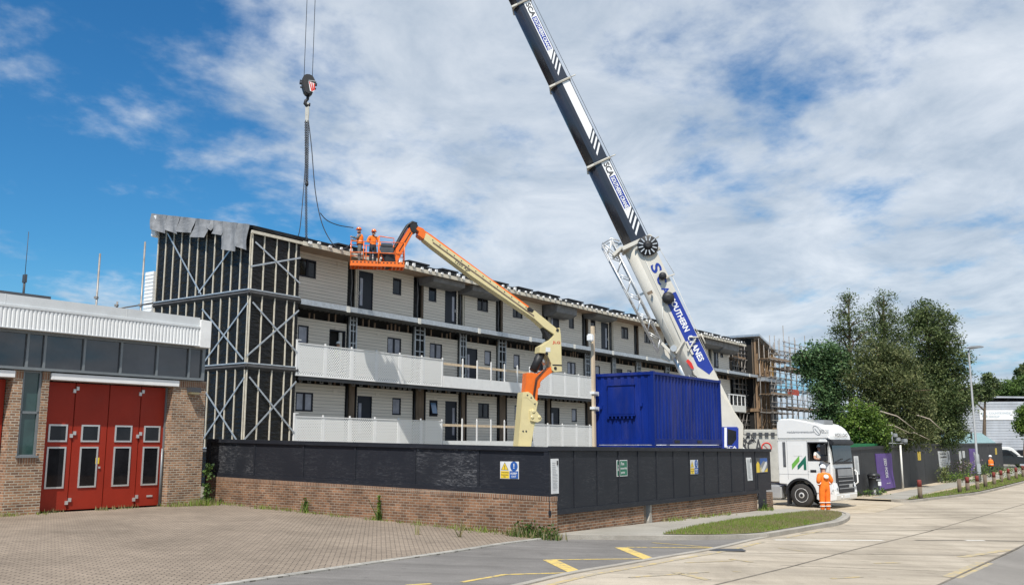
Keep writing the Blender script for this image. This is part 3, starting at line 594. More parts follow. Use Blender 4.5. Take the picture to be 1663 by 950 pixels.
sign('poster', 'large white black lettered poster above the pink flowering weeds', 'poster', RH, HDEG, -1, 24.0, 2.28, 4.6, 1.2, 'paper', [('x', 'You and Your', .3, .27, .17, 2.9, 'ink'), ('x', 'Complaints', .3, .52, .17, 2.9, 'ink'), ('p', [(3.6, .1), (4.2, .1), (4.3, .9), (3.9, .5)], 'grey'), ('p', [(4.25, .3), (4.5, .2), (4.5, .6), (4.35, .7)], 'ink')] + lines(.3, 3.4, .66, .98, 4, 'grey') + lines(.3, 3.9, 1.04, 1.12, 2, 'ink'), wob=.02, skew=.5)
sign('notice', 'taller of two narrow white papers right of the lettered poster', 'notice', RH, HDEG, -1, 33.2, 2.28, 1.0, 1.0, 'paper', lines(.1, .9, .1, .9, 10), wob=.008, skew=.2)
sign('notice', 'shorter of two narrow white papers right of the lettered poster', 'notice', RH, HDEG, -1, 35.1, 2.24, 1.0, .55, 'paper', lines(.1, .9, .08, .46, 6), wob=.008)
sign('notice', 'yellow strip notice near the far end of the long hoarding', 'notice', RH, HDEG, -1, 55.1, 2.42, 1.1, .62, 'sign_yellow', lines(.1, .9, .08, .5, 5, 'ink'))

# ------------------------------------------------------------------ fire station
ST = (-10.33, 31.84); SDEG = 53.0
fs = thing('fire_station', 'brick fire station with red folding doors and white profiled fascia', 'fire station', (*ST, 0), SDEG)
def pb(name, mat, x0, x1, y0, y1, z0, z1, parent, bevel=0): return MB().box(x0, x1, y0, y1, z0, z1).build(name, mat, parent, bevel)
pb('pier', 'brick', -1.31, -.06, 0, .75, .5, 4.60, fs)
mb = MB(); mb.box(-6.45, -6.17, 0, .75, .5, 4.60); mb.box(-5.60, -5.40, 0, .75, .5, 4.60); mb.box(-6.17, -5.60, 0, .75, .5, 2.16); mb.build('pier', 'brick', fs)
pb('pier', 'brick', -12.2, -10.9, 0, .75, .4, 4.60, fs)
for q in ((-1.31, -.055, -.004, .75, 4.60, 4.83), (-6.17, -5.6, -.004, .6, 2.16, 2.38), (-5.605, -5.395, -.004, .7, 4.6, 4.83), (-6.455, -6.165, -.004, .7, 4.6, 4.83)): MB().box(*q).build('soldier_course', 'soldier', fs)
mb = MB(); mb.box(-6.17, -5.60, .76, 13, .4, 4.8); mb.box(-1.3, -.06, .76, 13, .4, 4.8); mb.box(-12, -.06, 13, 13.3, .4, 6.5); mb.box(-30, -12.2, .1, .5, .3, 4.8); mb.build('wall', 'brick', fs)
nw = MB()
for z0, z1 in ((2.38, 2.44), (3.60, 3.67), (4.78, 4.86)): nw.box(-6.17, -5.6, .05, .16, z0, z1)
nw.box(-6.17, -6.10, .05, .16, 2.44, 4.78); nw.box(-5.67, -5.60, .05, .16, 2.44, 4.78); nw.box(-6.2, -5.57, -.05, .05, 2.35, 2.41)
o = nw.build('window', 'alu_dark', fs); mb = MB(); mb.box(-6.1, -5.67, .10, .12, 2.44, 3.60); mb.box(-6.1, -5.67, .10, .12, 3.67, 4.78); mb.build('pane', 'greenglass', o)
# folding doors
def door_leaf(x0, x1, first):
    y = .35
    leaf = MB().box(x0 + .012, x1 - .012, y, y + .07, .80, 4.565).build('door_leaf', 'red', fs, .006)
    c = (x0 + x1)/2 + (.02 if first else 0)
    for z0, z1 in ((2.80, 3.32), (1.44, 2.66)):
        f = MB(); a, b = c - .29, c + .29
        f.box(a, b, y - .025, y - .002, z0, z0 + .05); f.box(a, b, y - .025, y - .002, z1 - .05, z1); f.box(a, a + .05, y - .025, y - .002, z0 + .05, z1 - .05); f.box(b - .05, b, y - .025, y - .002, z0 + .05, z1 - .05)
        f.box(a + .05, b - .05, y - .012, y - .004, z0 + .05, z1 - .05, 1)
        f.build('door_window', ['alu', 'pane'], leaf)
    return leaf
def doors(xs):
    L = [door_leaf(xs[i], xs[i + 1], i == 0) for i in range(len(xs) - 1)]
    for i, s in ((1, 0), (3, 2)):
        for z in (1.05, 3.02, 4.36):
            h = MB(); x = xs[i]; h.box(x - .09, x - .005, .31, .35, z - .09, z + .02); h.box(x + .005, x + .09, .31, .35, z - .01, z + .1); h.build('hinge', 'alu', L[s])
    return L
LV = doors([-5.36, -4.40, -3.30, -2.22, -1.31]); LV2 = doors([-10.9, -9.85, -8.78, -7.72, -6.47])
mb = MB(); mb.box(-3.62, -3.50, .335, .347, 2.14, 2.33); mb.build('hazard_sticker', 'sign_yellow', LV[1]); mb = MB(); mb.box(-1.82, -1.62, .33, .348, 1.07, 1.13); mb.build('letter_plate', 'alu', LV[3]); mb = MB(); mb.box(-3.52, -3.46, .32, .348, 2.0, 2.06); mb.build('handle', 'alu', LV[1])
mb = MB(); mb.box(-1.36, -1.30, .30, .36, .8, 4.58); mb.tube([(-1.40, .27, .8), (-1.40, .27, 2.6)], .035, 8); mb.build('door_guide', 'alu_dark', fs)
mb = MB(); mb.box(-5.38, -1.12, -.06, .75, 4.605, 4.80); mb.box(-10.95, -6.42, -.06, .75, 4.605, 4.80); mb.build('lintel', 'white', fs, .01)
# clerestory
mb = MB()
mb.box(-30, -.22, -.10, .05, 4.84, 4.92); mb.box(-30, -.22, -.10, .05, 5.88, 5.96)
for x in (-9.9, -8.7, -7.5, -6.15, -5.65, -4.45, -3.25, -2.0, -.82): mb.box(x - .035, x + .035, -.095, .045, 4.92, 5.88)
mb.box(-.33, -.22, -.1, .05, 4.92, 5.88); mb.box(-.27, -.22, .05, 13, 4.84, 5.96)
o = mb.build('clerestory_frame', 'alu_dark', fs)
for a, b in zip((-9.9, -8.7, -7.5, -6.15, -5.65, -4.45, -3.25, -2.0, -.82), (-8.7, -7.5, -6.15, -5.65, -4.45, -3.25, -2.0, -.82, -.33)):
    MB().box(a + .035, b - .035 if b != -.33 else -.33, -.03, -.012, 4.92, 5.88).build('clerestory_pane', 'clere', o)
mb = MB(); x = -14.0                                          # profiled sheet fascia, ribs as real folds
while x < -.66:
    mb.prism([(x, 0), (x + .035, -.03), (x + .085, -.03), (x + .12, 0)], lambda u, v, w: (u, -.32 + v, w), 5.965, 6.55); x += .12
mb.box(-14, -.64, -.319, -.26, 5.965, 6.55); mb.build('fascia', 'corr', fs)
mb = MB(); mb.prism([(-.64, 5.93), (-.22, 5.93), (-.22, 6.84), (-.64, 6.86)], XZ, -.37, .0); mb.build('fascia_end', 'white', fs, .012)
mb = MB(); mb.box(-14, -.64, -.36, 14, 6.555, 6.62); mb.box(-14, -.64, -.31, -.1, 6.62, 6.92)
for x in (-12, -7.0, -3.3): mb.box(x, x + .02, -.316, -.30, 6.62, 6.925)
mb.build('parapet', 'parapet', fs)
mb = MB(); mb.box(-30, -.22, -.36, 13.3, 5.962, 5.985); mb.box(-14, -.22, .001, 13.3, 6.56, 6.75); mb.box(-30, -14, -.36, 13.3, 5.985, 6.9); mb.build('roof_deck', 'parapet', fs)
a = on_plane(0, 486, ST, SDEG, 6.0); b = on_plane(77, 499, ST, SDEG, 6.0); c = on_plane(77, 488, ST, SDEG, 6.0)
mb = MB(); mb.box(-13, b[0], 6, 9, 6.74, c[1] + .02); mb.build('plant_room', 'brick', fs); mb = MB(); mb.box(-13.1, b[0] + .05, 5.9, 9.1, c[1] + .02, c[1] + .14); mb.build('plant_room_roof', 'darkgrey', fs)
mb = MB(); mb.box(-.80, -.42, -.26, -.02, 4.44, 4.60); mb.box(-.76, -.46, -.22, -.04, 4.38, 4.44, 1); mb.build('wall_light', ['darkgrey', 'cream'], fs)
mb = MB(); a = on_plane(38, 478, ST, SDEG, 7); mb.tube([(a[0], 7, c[1] - .3), (a[0], 7, c[1] + 1.0)], .04, 6); mb.tube([(a[0], 7, c[1] + 1.0), (a[0], 7, c[1] + 2.6)], .012, 5); mb.box(a[0] - .04, a[0] + .04, 6.9, 7.1, c[1] + .7, c[1] + 1.0); mb.build('aerial', 'darkgrey', fs)
MB().box(-12, -.3, .9, 13, .76, .80).build('floor', 'joint', fs)

# ------------------------------------------------------------------ apartment block
AP = (-10.95, 48.0); ADEG = 54.97
ab = thing('apartment_block', 'three storey modular flats under construction with timber cladding and walkways', 'apartment block', (*AP, 0), ADEG)
WY = 1.5                                         # cladding set back behind the walkway edge
TEND = 61.3
FL = [3.0, 6.72, 10.36]                          # floor levels
HEAD = [5.50, 9.09, 12.74]
CLB = [2.75, 6.45, 10.22]; CLT = [5.98, 9.50, 13.18]     # cladding bottom / top
S_, D_, P_ = .76, 1.23, 1.20
OPEN = {2: [('w2', 1.12), ('d', 5.69), ('w', 8.61), ('w', 11.98), ('d', 13.62), ('w2', 17.09), ('w2', 21.29), ('d', 26.30), ('w', 28.94), ('w', 32.31), ('d', 34.0), ('w2', 37.5), ('w2', 41.76), ('d', 47.6), ('w2', 50.5), ('d', 57.2), ('w', 58.95)],
        1: [('w', 1.20), ('o', 3.50), ('w2', 8.23), ('w2', 12.15), ('d', 15.93), ('w', 17.93), ('w', 21.39), ('d', 24.0), ('w2', 28.65), ('w', 32.96), ('d', 36.35), ('w', 38.43), ('w2', 43), ('d', 47.6), ('w', 50.5), ('w2', 57.5)],
        0: [('w2', 1.22), ('d', 5.83), ('w', 8.78), ('t', 12.19), ('d', 13.77), ('w2', 17.25), ('w', 21.53), ('d', 26.25), ('w', 29.22), ('w', 33), ('d', 36.3), ('w', 38.4), ('w2', 43), ('d', 47.6), ('w', 50.5), ('w2', 57.5)]}
JOINT = {2: [(4.79, 5.62), (10.52, 11.49), (14.97, 15.69), (19.23, 20.07), (25.12, 26.22), (30.93, 31.93), (35.34, 36.06), (39.79, 40.67), (45.75, 47.3), (51.6, 52.5), (55.9, 56.9)],
         1: [(4.82, 5.66), (10.45, 11.67), (14.97, 15.88), (19.28, 20.42), (25.6, 26.6), (31.07, 32.08), (35.54, 36.29), (39.83, 40.86), (45.58, 46.61), (51.6, 52.5), (55.9, 56.9)],
         0: [(4.84, 5.72), (10.60, 11.76), (15.11, 15.92), (19.38, 20.48), (25.39, 26.20), (31.25, 32.25), (35.54, 36.25), (39.83, 40.86), (45.58, 46.61), (51.6, 52.5), (55.9, 56.9)]}
WID = {'w': S_, 'w2': D_, 't': .80, 'd': P_, 'o': 1.25}
def rect_of(fl, kind, t0):
    w = WID[kind]
    return (t0, t0 + w, FL[fl] if kind in 'do' else HEAD[fl] - 1.01, HEAD[fl])
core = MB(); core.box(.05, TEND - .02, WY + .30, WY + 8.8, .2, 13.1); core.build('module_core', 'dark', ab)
for fl in range(3):
    rects = [rect_of(fl, k, t0) for k, t0 in OPEN[fl]]; cuts = JOINT[fl]
    xs = sorted({.02, TEND} | {q for r in rects for q in r[:2]} | {q for c in cuts for q in c})
    wall = MB(); lap = .182; dark_end = 53.0
    for a, b in zip(xs[:-1], xs[1:]):
        m = (a + b)/2
        if any(c[0] < m < c[1] for c in cuts) or b - a < .01: continue
        hole = [(r[2], r[3]) for r in rects if r[0] < m < r[1]]; spans = [(CLB[fl], CLT[fl])]
        for z0, z1 in hole: spans = [(s0, z0) for s0, s1 in spans] + [(z1, spans[-1][1])]
        for s0, s1 in spans:
            z = CLB[fl]
            while z < s1:
                q0, q1 = max(z, s0), min(z + lap - .011, s1)
                if q1 > q0 + .004:
                    yl = WY - .024 + .022*(q0 - z)/lap; yh = WY - .024 + .022*(q1 - z)/lap
                    wall.face([(a, yl, q0), (b, yl, q0), (b, yh, q1), (a, yh, q1)]); wall.face([(a, yl, q0), (a, yl + .03, q0), (b, yl + .03, q0), (b, yl, q0)])
                z += lap
    for z0, z1 in ((CLB[fl], CLT[fl]),):             # backing leaf behind the boards, coloured near black so the gaps look shaded
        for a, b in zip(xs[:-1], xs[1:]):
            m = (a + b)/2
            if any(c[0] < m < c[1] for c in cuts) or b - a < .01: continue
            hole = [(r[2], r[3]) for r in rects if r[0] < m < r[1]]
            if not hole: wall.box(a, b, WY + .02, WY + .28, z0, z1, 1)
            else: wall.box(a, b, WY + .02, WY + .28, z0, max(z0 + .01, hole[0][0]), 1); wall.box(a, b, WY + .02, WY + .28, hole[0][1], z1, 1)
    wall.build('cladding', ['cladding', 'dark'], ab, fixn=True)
    for (kind, t0), r in zip(OPEN[fl], rects):
        x0, x1, z0, z1 = r
        fr = MB(); fw = .085 if kind != 'd' else .06; y0, y1 = WY + .005, WY + .09
        fr.box(x0, x1, y0, y1, z1 - fw, z1); fr.box(x0, x1, y0 - .03, y1, z0, z0 + fw)
        fr.box(x0, x0 + fw, y0, y1, z0 + fw, z1 - fw); fr.box(x1 - fw, x1, y0, y1, z0 + fw, z1 - fw)
        if kind in ('w', 'w2', 't'):
            if kind == 'w2': fr.box((x0 + x1)/2 - .075, (x0 + x1)/2 + .075, y0, y1, z0 + fw, z1 - fw)
            o = fr.build('window', 'frame', ab)
            pm = 'pane' if (fl == 2 or t0 > 52 or (fl == 0 and t0 in (17.25, ))) else 'pale_pane'
            if kind == 't':
                o['label'] = 'window tilted open'
                mb = MB(); mb.prism([(WY + .03, z0 + .1), (WY - .16, z0 + .12), (WY - .12, z0 + .16), (WY + .05, z1 - .1), (WY + .02, z1 - .1)], lambda u, v, w: (w, u, v), x0 + .09, x1 - .09, 0)
                mb.build('sash', 'frame', o); mb = MB(); mb.hexa([(x0 + .16, WY - .155, z0 + .19), (x1 - .16, WY - .155, z0 + .19), (x1 - .16, WY - .14, z0 + .19), (x0 + .16, WY - .14, z0 + .19), (x0 + .16, WY + .005, z1 - .17), (x1 - .16, WY + .005, z1 - .17), (x1 - .16, WY + .02, z1 - .17), (x0 + .16, WY + .02, z1 - .17)]); mb.build('pane', 'skyglass', o)
            elif kind == 'w2':
                c = (x0 + x1)/2; mb = MB(); mb.box(x0 + fw, c - .075, y0 + .03, y0 + .045, z0 + fw, z1 - fw); mb.box(c + .075, x1 - fw, y0 + .03, y0 + .045, z0 + fw, z1 - fw); mb.build('pane', pm, o)
            else: MB().box(x0 + fw, x1 - fw, y0 + .03, y0 + .045, z0 + fw, z1 - fw).build('pane', pm, o)
        elif kind == 'd':
            o = fr.build('door', 'frame', ab); a, b = x0 + fw, x1 - fw
            MB().box(a, b, y0 + .03, y0 + .07, z0 + fw, z1 - fw).build('door_leaf', 'door', o)
            left = t0 in (5.69, 5.83, 15.93, 26.25, 24.0, 26.30)
            xg = a + .10 if left else b - .36
            MB().box(xg, xg + .22, y0 + .015, y0 + .029, z0 + .35, z1 - .42).build('pane', 'pale_pane', o)
            xh = b - .1 if not left else a + .04; MB().box(xh, xh + .04, y0 - .03, y0 + .029, z0 + .95, z0 + 1.15).build('handle', 'alu', o)
        else:
            o = fr.build('doorway', 'frame', ab); o['label'] = 'doorway standing open'; MB().box(x1 - .34, x1 - .12, WY + .12, WY + .2, z0, z1 - .1).build('lining', 'offwhite', o)
    # vent tiles
    for t0 in (3.9, 7.3, 12.6, 16.5, 22.8, 28.1, 33.5, 37.3):
        vb = MB(); z = CLT[fl] - .42; vb.box(t0, t0 + .3, WY - .045, WY - .026, z, z + .03); vb.box(t0, t0 + .03, WY - .045, WY - .026, z + .03, z + .17); vb.box(t0 + .27, t0 + .3, WY - .045, WY - .026, z + .03, z + .17); vb.box(t0 + .03, t0 + .27, WY - .035, WY - .026, z + .03, z + .17); vb.build('vent_tile', 'cladding', ab)
    # joints between modules
    for q, (a, b) in enumerate(JOINT[fl]):
        m = (a + b)/2
        if fl == 2:
            mb = MB(); mb.box(a + .02, b - .02, WY + .14, WY + .2, CLB[2], CLT[2]); mb.build('joint_membrane', 'membrane', ab)
            mb = MB(); mb.tube([(m - .1, WY + .05, CLT[2] - .1), (m - .02, WY + .02, 11.9), (m - .08, WY + .03, 11.0), (m + .02, WY + .02, 10.3)], .035, 6); mb.build('loose_strap', 'flap', ab)
            mb = MB(); mb.box(b - .16, b - .02, WY + .0, WY + .10, CLB[2], CLT[2] - .2); mb.build('timber_trim', 'oldtimber' if q % 2 else 'stud', ab)
        elif fl == 1:
            mb = MB()
            for x in (a + .10, b - .22): mb.box(x - .05, x + .05, WY - .20, WY - .10, 6.4, 9.92)
            mb.box((a + b)/2 - .06, (a + b)/2 + .0, WY - .18, WY - .10, 6.4, 9.92)
            for z in (7.2, 7.8, 8.4, 9.1, 9.45, 9.7): mb.box(a + .15, b - .27, WY - .17, WY - .12, z, z + .06)
            mb.build('steel_frame', 'steel', ab); mb = MB(); mb.box(a + .02, b - .02, WY + .1, WY + .16, CLB[1], 9.9); mb.build('joint_membrane', 'membrane', ab)
        else:
            mb = MB(); mb.box(a + .22, b - .22, WY - .12, WY + .1, 2.7, 6.25); mb.build('timber_post', 'oldtimber', ab)
            mb = MB(); mb.tube([(a + .08, WY - .1, 2.7), (a + .08, WY - .1, 6.2)], .05, 8); mb.tube([(b - .09, WY - .1, 2.7), (b - .09, WY - .1, 6.2)], .05, 8); mb.box(a + .02, b - .02, WY + .12, WY + .18, 2.7, 6.3); mb.build('downpipe', 'black', ab)
# walkways
mb = MB(); mb.box(-.02, 65.6, .03, WY - .03, 10.02, 10.16); mb.build('walkway', 'darkgrey', ab)
for a in [-.02 + 5.97*i for i in range(11)]:
    j = random.uniform(-.012, .012); mb = MB(); mb.box(a, min(a + 5.955, 65.6), -.02 + j, .028, 9.93, 10.21); mb.build('walkway_edge', 'steel', ab)
    mb = MB(); mb.box(a + 3.3, a + 3.55, -.05 + j, -.021 + j, 9.88, 10.22); mb.build('edge_bracket', 'offwhite', ab)
mb = MB()
for i in range(160): mb.box(.2 + .4*i, .26 + .4*i, .06, WY - .1, 9.95, 10.02)
mb.build('walkway_ribs', 'grey', ab)
for z, nm in ((6.25, 1), (2.55, 0)):
    mb = MB(); mb.box(.0, TEND, .08, WY - .03, z + .08, z + .2); mb.build('walkway', 'darkgrey', ab)
mb = MB(); mb.box(.1, TEND, .12, .2, 6.03, 6.22); mb.build('walkway_beam', 'darkgrey', ab)
JE = []                                        # hangers and joists in the gap below each deck
rnd = random.Random(3)
for zt, zb_ in ((9.94, 9.52), (6.26, 6.0)):
    x = .4
    while x < TEND: JE.append((x, x + .06, WY + .02, WY + .1, zb_, zt - (0 if rnd.random() < .5 else .12))); x += rnd.choice((.35, .5, .8, 1.1))
JE.sort(); 
for q in JE[:95]: MB().box(*q).build('joist_end', 'soffit', ab)
mb = MB()
for q in JE[95:]: mb.box(*q)
mb.build('joist_end', 'soffit', ab)['kind'] = 'stuff'
mb = MB(); x = .3
while x < TEND:
    mb.box(x, x + .22, WY - .25, WY - .2, 6.0, 6.05); mb.box(x, x + .04, WY - .25, WY - .2, 6.05, 6.24); mb.box(x + .18, x + .22, WY - .25, WY - .2, 6.05, 6.24); x += rnd.choice((.45, .62, .9))
mb.build('cable_tray', 'grey', ab)
# balustrades: six sheeted panels, an open length with posts and a timber rail, then panels again
def balustrade(zb_, zt_, zopen):
    xs = [-.12 + 1.965*i for i in range(7)]
    def panels(xs):
        for a, b in zip(xs[:-1], xs[1:]):
            p = MB(); p.face([(a + .055, -.002, zb_), (b - .055, -.002, zb_), (b - .055, -.002, zt_ - .06), (a + .055, -.002, zt_ - .06)]); o = p.build('perforated_panel', 'perf', ab, fixn=False)
            f = MB(); f.box(a + .004, a + .13, -.012, .0, zb_, zt_ - .05); f.box(b - .13, b - .004, -.012, .0, zb_, zt_ - .05); f.box(a + .004, b - .004, -.03, .02, zt_ - .048, zt_); f.box(a + .13, b - .13, -.012, .0, zb_, zb_ + .07); f.build('panel_frame', 'white', o)
            q = MB(); q.box(b - .05, b + .03, .0, .06, zb_, zt_ + .10); q.build('balustrade_post', 'white', ab)
    panels(xs)
    q = MB(); q.box(-.2, -.124, -.03, .05, zb_, zt_ + .12); q.box(-.2, .1, -.03, .05, zt_ + .12, zt_ + .16); q.build('balustrade_post', 'white', ab)
    a, b = xs[-1] + .08, 21.9
    x = xs[-1] + 2.0
    while x < b - .3:
        q = MB(); q.box(x - .05, x + .05, .0, .05, zopen, zt_ + .12); q.prism([(x - .05, zt_ + .12), (x + .05, zt_ + .12), (x, zt_ + .2)], XZ, 0, .05); q.build('balustrade_post', 'white', ab); x += 1.52
    MB().box(a, b, .055, .10, zt_ - .32, zt_ - .17).build('timber_rail', 'timber', ab)
    MB().box(a, b, -.01, .04, zb_, zopen).build('kick_panel', 'white', ab)
    xs = [22.0 + 1.965*i for i in range(11)] if zb_ > 4 else [21.6 + 1.965*i for i in range(11)]
    panels(xs)
balustrade(6.22, 7.92, 6.92); balustrade(2.48, 4.17, 2.98)
mb = MB(); mb.box(57.2, 61.7, -.02, .03, 6.1, 6.75); mb.build('kick_panel', 'offwhite', ab)
for x in (57.3, 58.4, 59.5, 60.6, 61.6): mb = MB(); mb.box(x - .05, x + .05, -.02, .05, 6.75, 7.75); mb.build('balustrade_post', 'white', ab)
MB().box(57.2, 61.7, -.02, .05, 7.75, 7.85).build('handrail', 'white', ab)
# eaves and roof
mb = MB(); mb.box(.3, 62.2, -.05, WY + .6, 13.10, 13.17); mb.build('soffit', 'soffit', ab)
mb = MB(); mb.box(-.1, 62.2, -.12, -.05, 13.02, 13.24); mb.build('eaves_board', 'stud', ab)
mb = MB(); RS = .21; f = lambda u, v, w: (w, u, v)
mb.prism([(-.11, 13.245), (8.1, 13.245 + RS*8.2), (8.1, 13.45 + RS*8.2), (-.11, 13.44)], f, -3.4, 62.2); mb.build('roof', 'membrane', ab)
mb = MB(); mb.prism([(WY + .3, 13.11), (8.0, 13.11), (8.0, 13.24 + RS*8.1), (WY + .3, 13.24 + RS*1.9)], f, .1, TEND - .1); mb.build('roof_void', 'dark', ab)
x = .2; k = 0
while x < 61:
    if k < 88:
        mb = MB(); w_ = rnd.uniform(.14, .30); hh = rnd.uniform(.09, .2); zz = 13.27 + rnd.uniform(-.10, .06)
        mb.prism([(x, zz), (x + w_*.5, zz - hh*.4), (x + w_, zz), (x + w_*.9, zz + hh), (x + w_*.2, zz + hh*.9)], XZ, -.20, -.115); mb.build('loose_wrap', 'white', ab)
    x += rnd.uniform(.55, .9); k += 1
x = 2.5
while x < 60: mb = MB(); l_ = rnd.uniform(1.5, 3.2); mb.box(x, x + l_, -.02, .6, 13.49 + RS*.2, 13.56 + RS*.3); mb.build('roof_sheet', 'black', ab); x += l_ + rnd.uniform(.4, 1.4)
for a, b, d_ in ((11.0, 14.2, .75), (15.0, 19.0, .8), (25.3, 28.2, 1.3), (31.2, 34.6, .55), (52.6, 57, 1.2), (57, 61.2, 1.5)):
    mb = MB(); mb.prism([(WY + .1, 13.09), (.25, 13.09), (.30, 13.09 - d_*.45), (.75, 13.09 - d_*.62), (WY - .03, 13.09 - d_*.65)], f, a, b); mb.build('membrane_canopy', 'flap', ab, .02)
# wrapped end bay, flush with the walkway edge
EX0, EX1, ED = -3.35, -.14, 7.85
bay = [(2.55, 6.42), (6.62, 10.08), (10.24, 13.10)]
mb = MB()
mb.box(EX0 + .06, EX1, .06, ED, .1, 13.12); mb.prism([(.06, 13.12), (ED, 13.12), (ED, 13.24 + RS*7.85), (.06, 13.24)], f, EX0 + .06, EX1 + .25); mb.box(EX0 + .4, .1, ED - .1, ED + .6, .1, 11.5); mb.build('end_wrap', 'membrane', ab)
for z0, z1 in bay:
    mb = MB(); mb.box(EX0 - .05, EX1 + .06, -.02, .055, z0 - .01, z0 + .055); mb.build('sole_plate', 'steel', ab)
    mb = MB(); mb.box(EX0 - .05, EX0 + .055, .06, ED, z0 - .01, z0 + .055); mb.build('sole_plate', 'steel', ab)
    mb = MB(); mb.prism([(.0, z0 - .02), (-.06, z0 - .16), (.05, z0 - .30)], f, EX0 - .1, EX1 + .1); mb.prism([(EX0 + .0, z0 - .02), (EX0 - .06, z0 - .16), (EX0 + .05, z0 - .30)], lambda u, v, w: (u, w, v), -.1, ED); mb.build('floor_band', 'dark_felt', ab)
    for x in (EX0 + .08, EX0 + .82, EX0 + 1.62, EX0 + 2.42, EX0 + 2.92): mb = MB(); mb.box(x - .027, x + .027, .0, .058, z0 + .06, z1 - (.0 if z1 < 13 else .02)); mb.build('batten', 'stud', ab)
    n = 12
    for i in range(n):
        y = .12 + (ED - .2)*i/(n - 1); zt_ = z1 if z1 < 13 else 13.15 + RS*y; mb = MB(); mb.box(EX0 + .005, EX0 + .058, y - .026, y + .026, z0 + .06, zt_); mb.build('batten', 'stud', ab)
    def strap(a, b): mb = MB(); mb.bar(a, b, .085, .012, up=(1, 0, 0) if abs(a[0] - b[0]) < .01 else (0, 1, 0)); mb.build('brace_strap', 'steel', ab)
    yf = -.012; xf = EX0 - .012
    strap((EX0, yf, z0 + 1.15 if z0 > 10 else z0 + .35), (EX1, yf, z1 - .75 if z0 > 10 else z1 - .5)); strap((EX0 + .2, yf - .02, z1 - .45), (EX1, yf - .02, z0 + .75))
    if z0 > 10: strap((xf, .9, z1 - .1), (xf, 4.0, z0 + .2)); strap((xf - .015, 7.0, z1 + .95), (xf - .015, 3.75, z0 + .1)); 
    else: strap((xf, .1, z1 - .5), (xf, 3.2, z0 + .25)); strap((xf - .015, 3.6, z1 - .5), (xf - .015, .2, z0 + .2))
mb = MB(); mb.box(EX0 - .08, EX1 + .4, -.1, -.02, 13.05, 13.2); mb.build('eaves_board', 'stud', ab)
# felt lapped over the verge of the end bay
rnd = random.Random(5)
ys = [0, .9, 2.0, 2.8, 3.2, 4.4, 5.7, 6.8, 8.2]; dr = [1.35, 1.5, .75, .55, .95, .80, 1.0, 1.05]
for i in range(8):
    a, b = ys[i], ys[i + 1]; za = 13.48 + RS*a; zb_ = 13.48 + RS*b; d0 = dr[i]; d1 = dr[i]*(.6 + .5*rnd.random()); o_ = .1 + .1*rnd.random()
    mb = MB(); x = EX0 - .12; n = 5
    P = [[(x - .05 - o_*(k/n)**1.5 - .05*math.sin(2.4*k/n + j*1.3 + i), a + (b - a)*j/n + .12*math.sin(k*.8 + i)*(k/n), (za + (zb_ - za)*j/n) - (d0 + (d1 - d0)*j/n)*k/n) for j in range(n + 1)] for k in range(n + 1)]
    for k in range(n):
        for j in range(n):
            q = [P[k][j], P[k][j + 1], P[k + 1][j + 1], P[k + 1][j]]; mb.hexa([(v[0] - .012, v[1], v[2]) for v in q] + list(q))
    mb.build('felt_flap', 'flap', ab)
mb = MB(); mb.box(EX0 - .2, EX0 + .4, 7.75, 8.2, 13.9, 15.1); mb.build('felt_roll', 'white', ab, .05)
# the clad wall further back, seen past the end bay
mb = MB(); z = 2.0
while z < 11.9:
    mb.hexa([(EX0 - .07, 7.9, z), (EX0 + 2, 7.9, z), (EX0 + 2, 8.65, z), (EX0 - .07, 8.65, z), (EX0 - .05, 7.9, z + .19), (EX0 + 2, 7.9, z + .19), (EX0 + 2, 8.65, z + .19), (EX0 - .05, 8.65, z + .19)]); z += .2
mb.build('rear_cladding', 'white', ab)

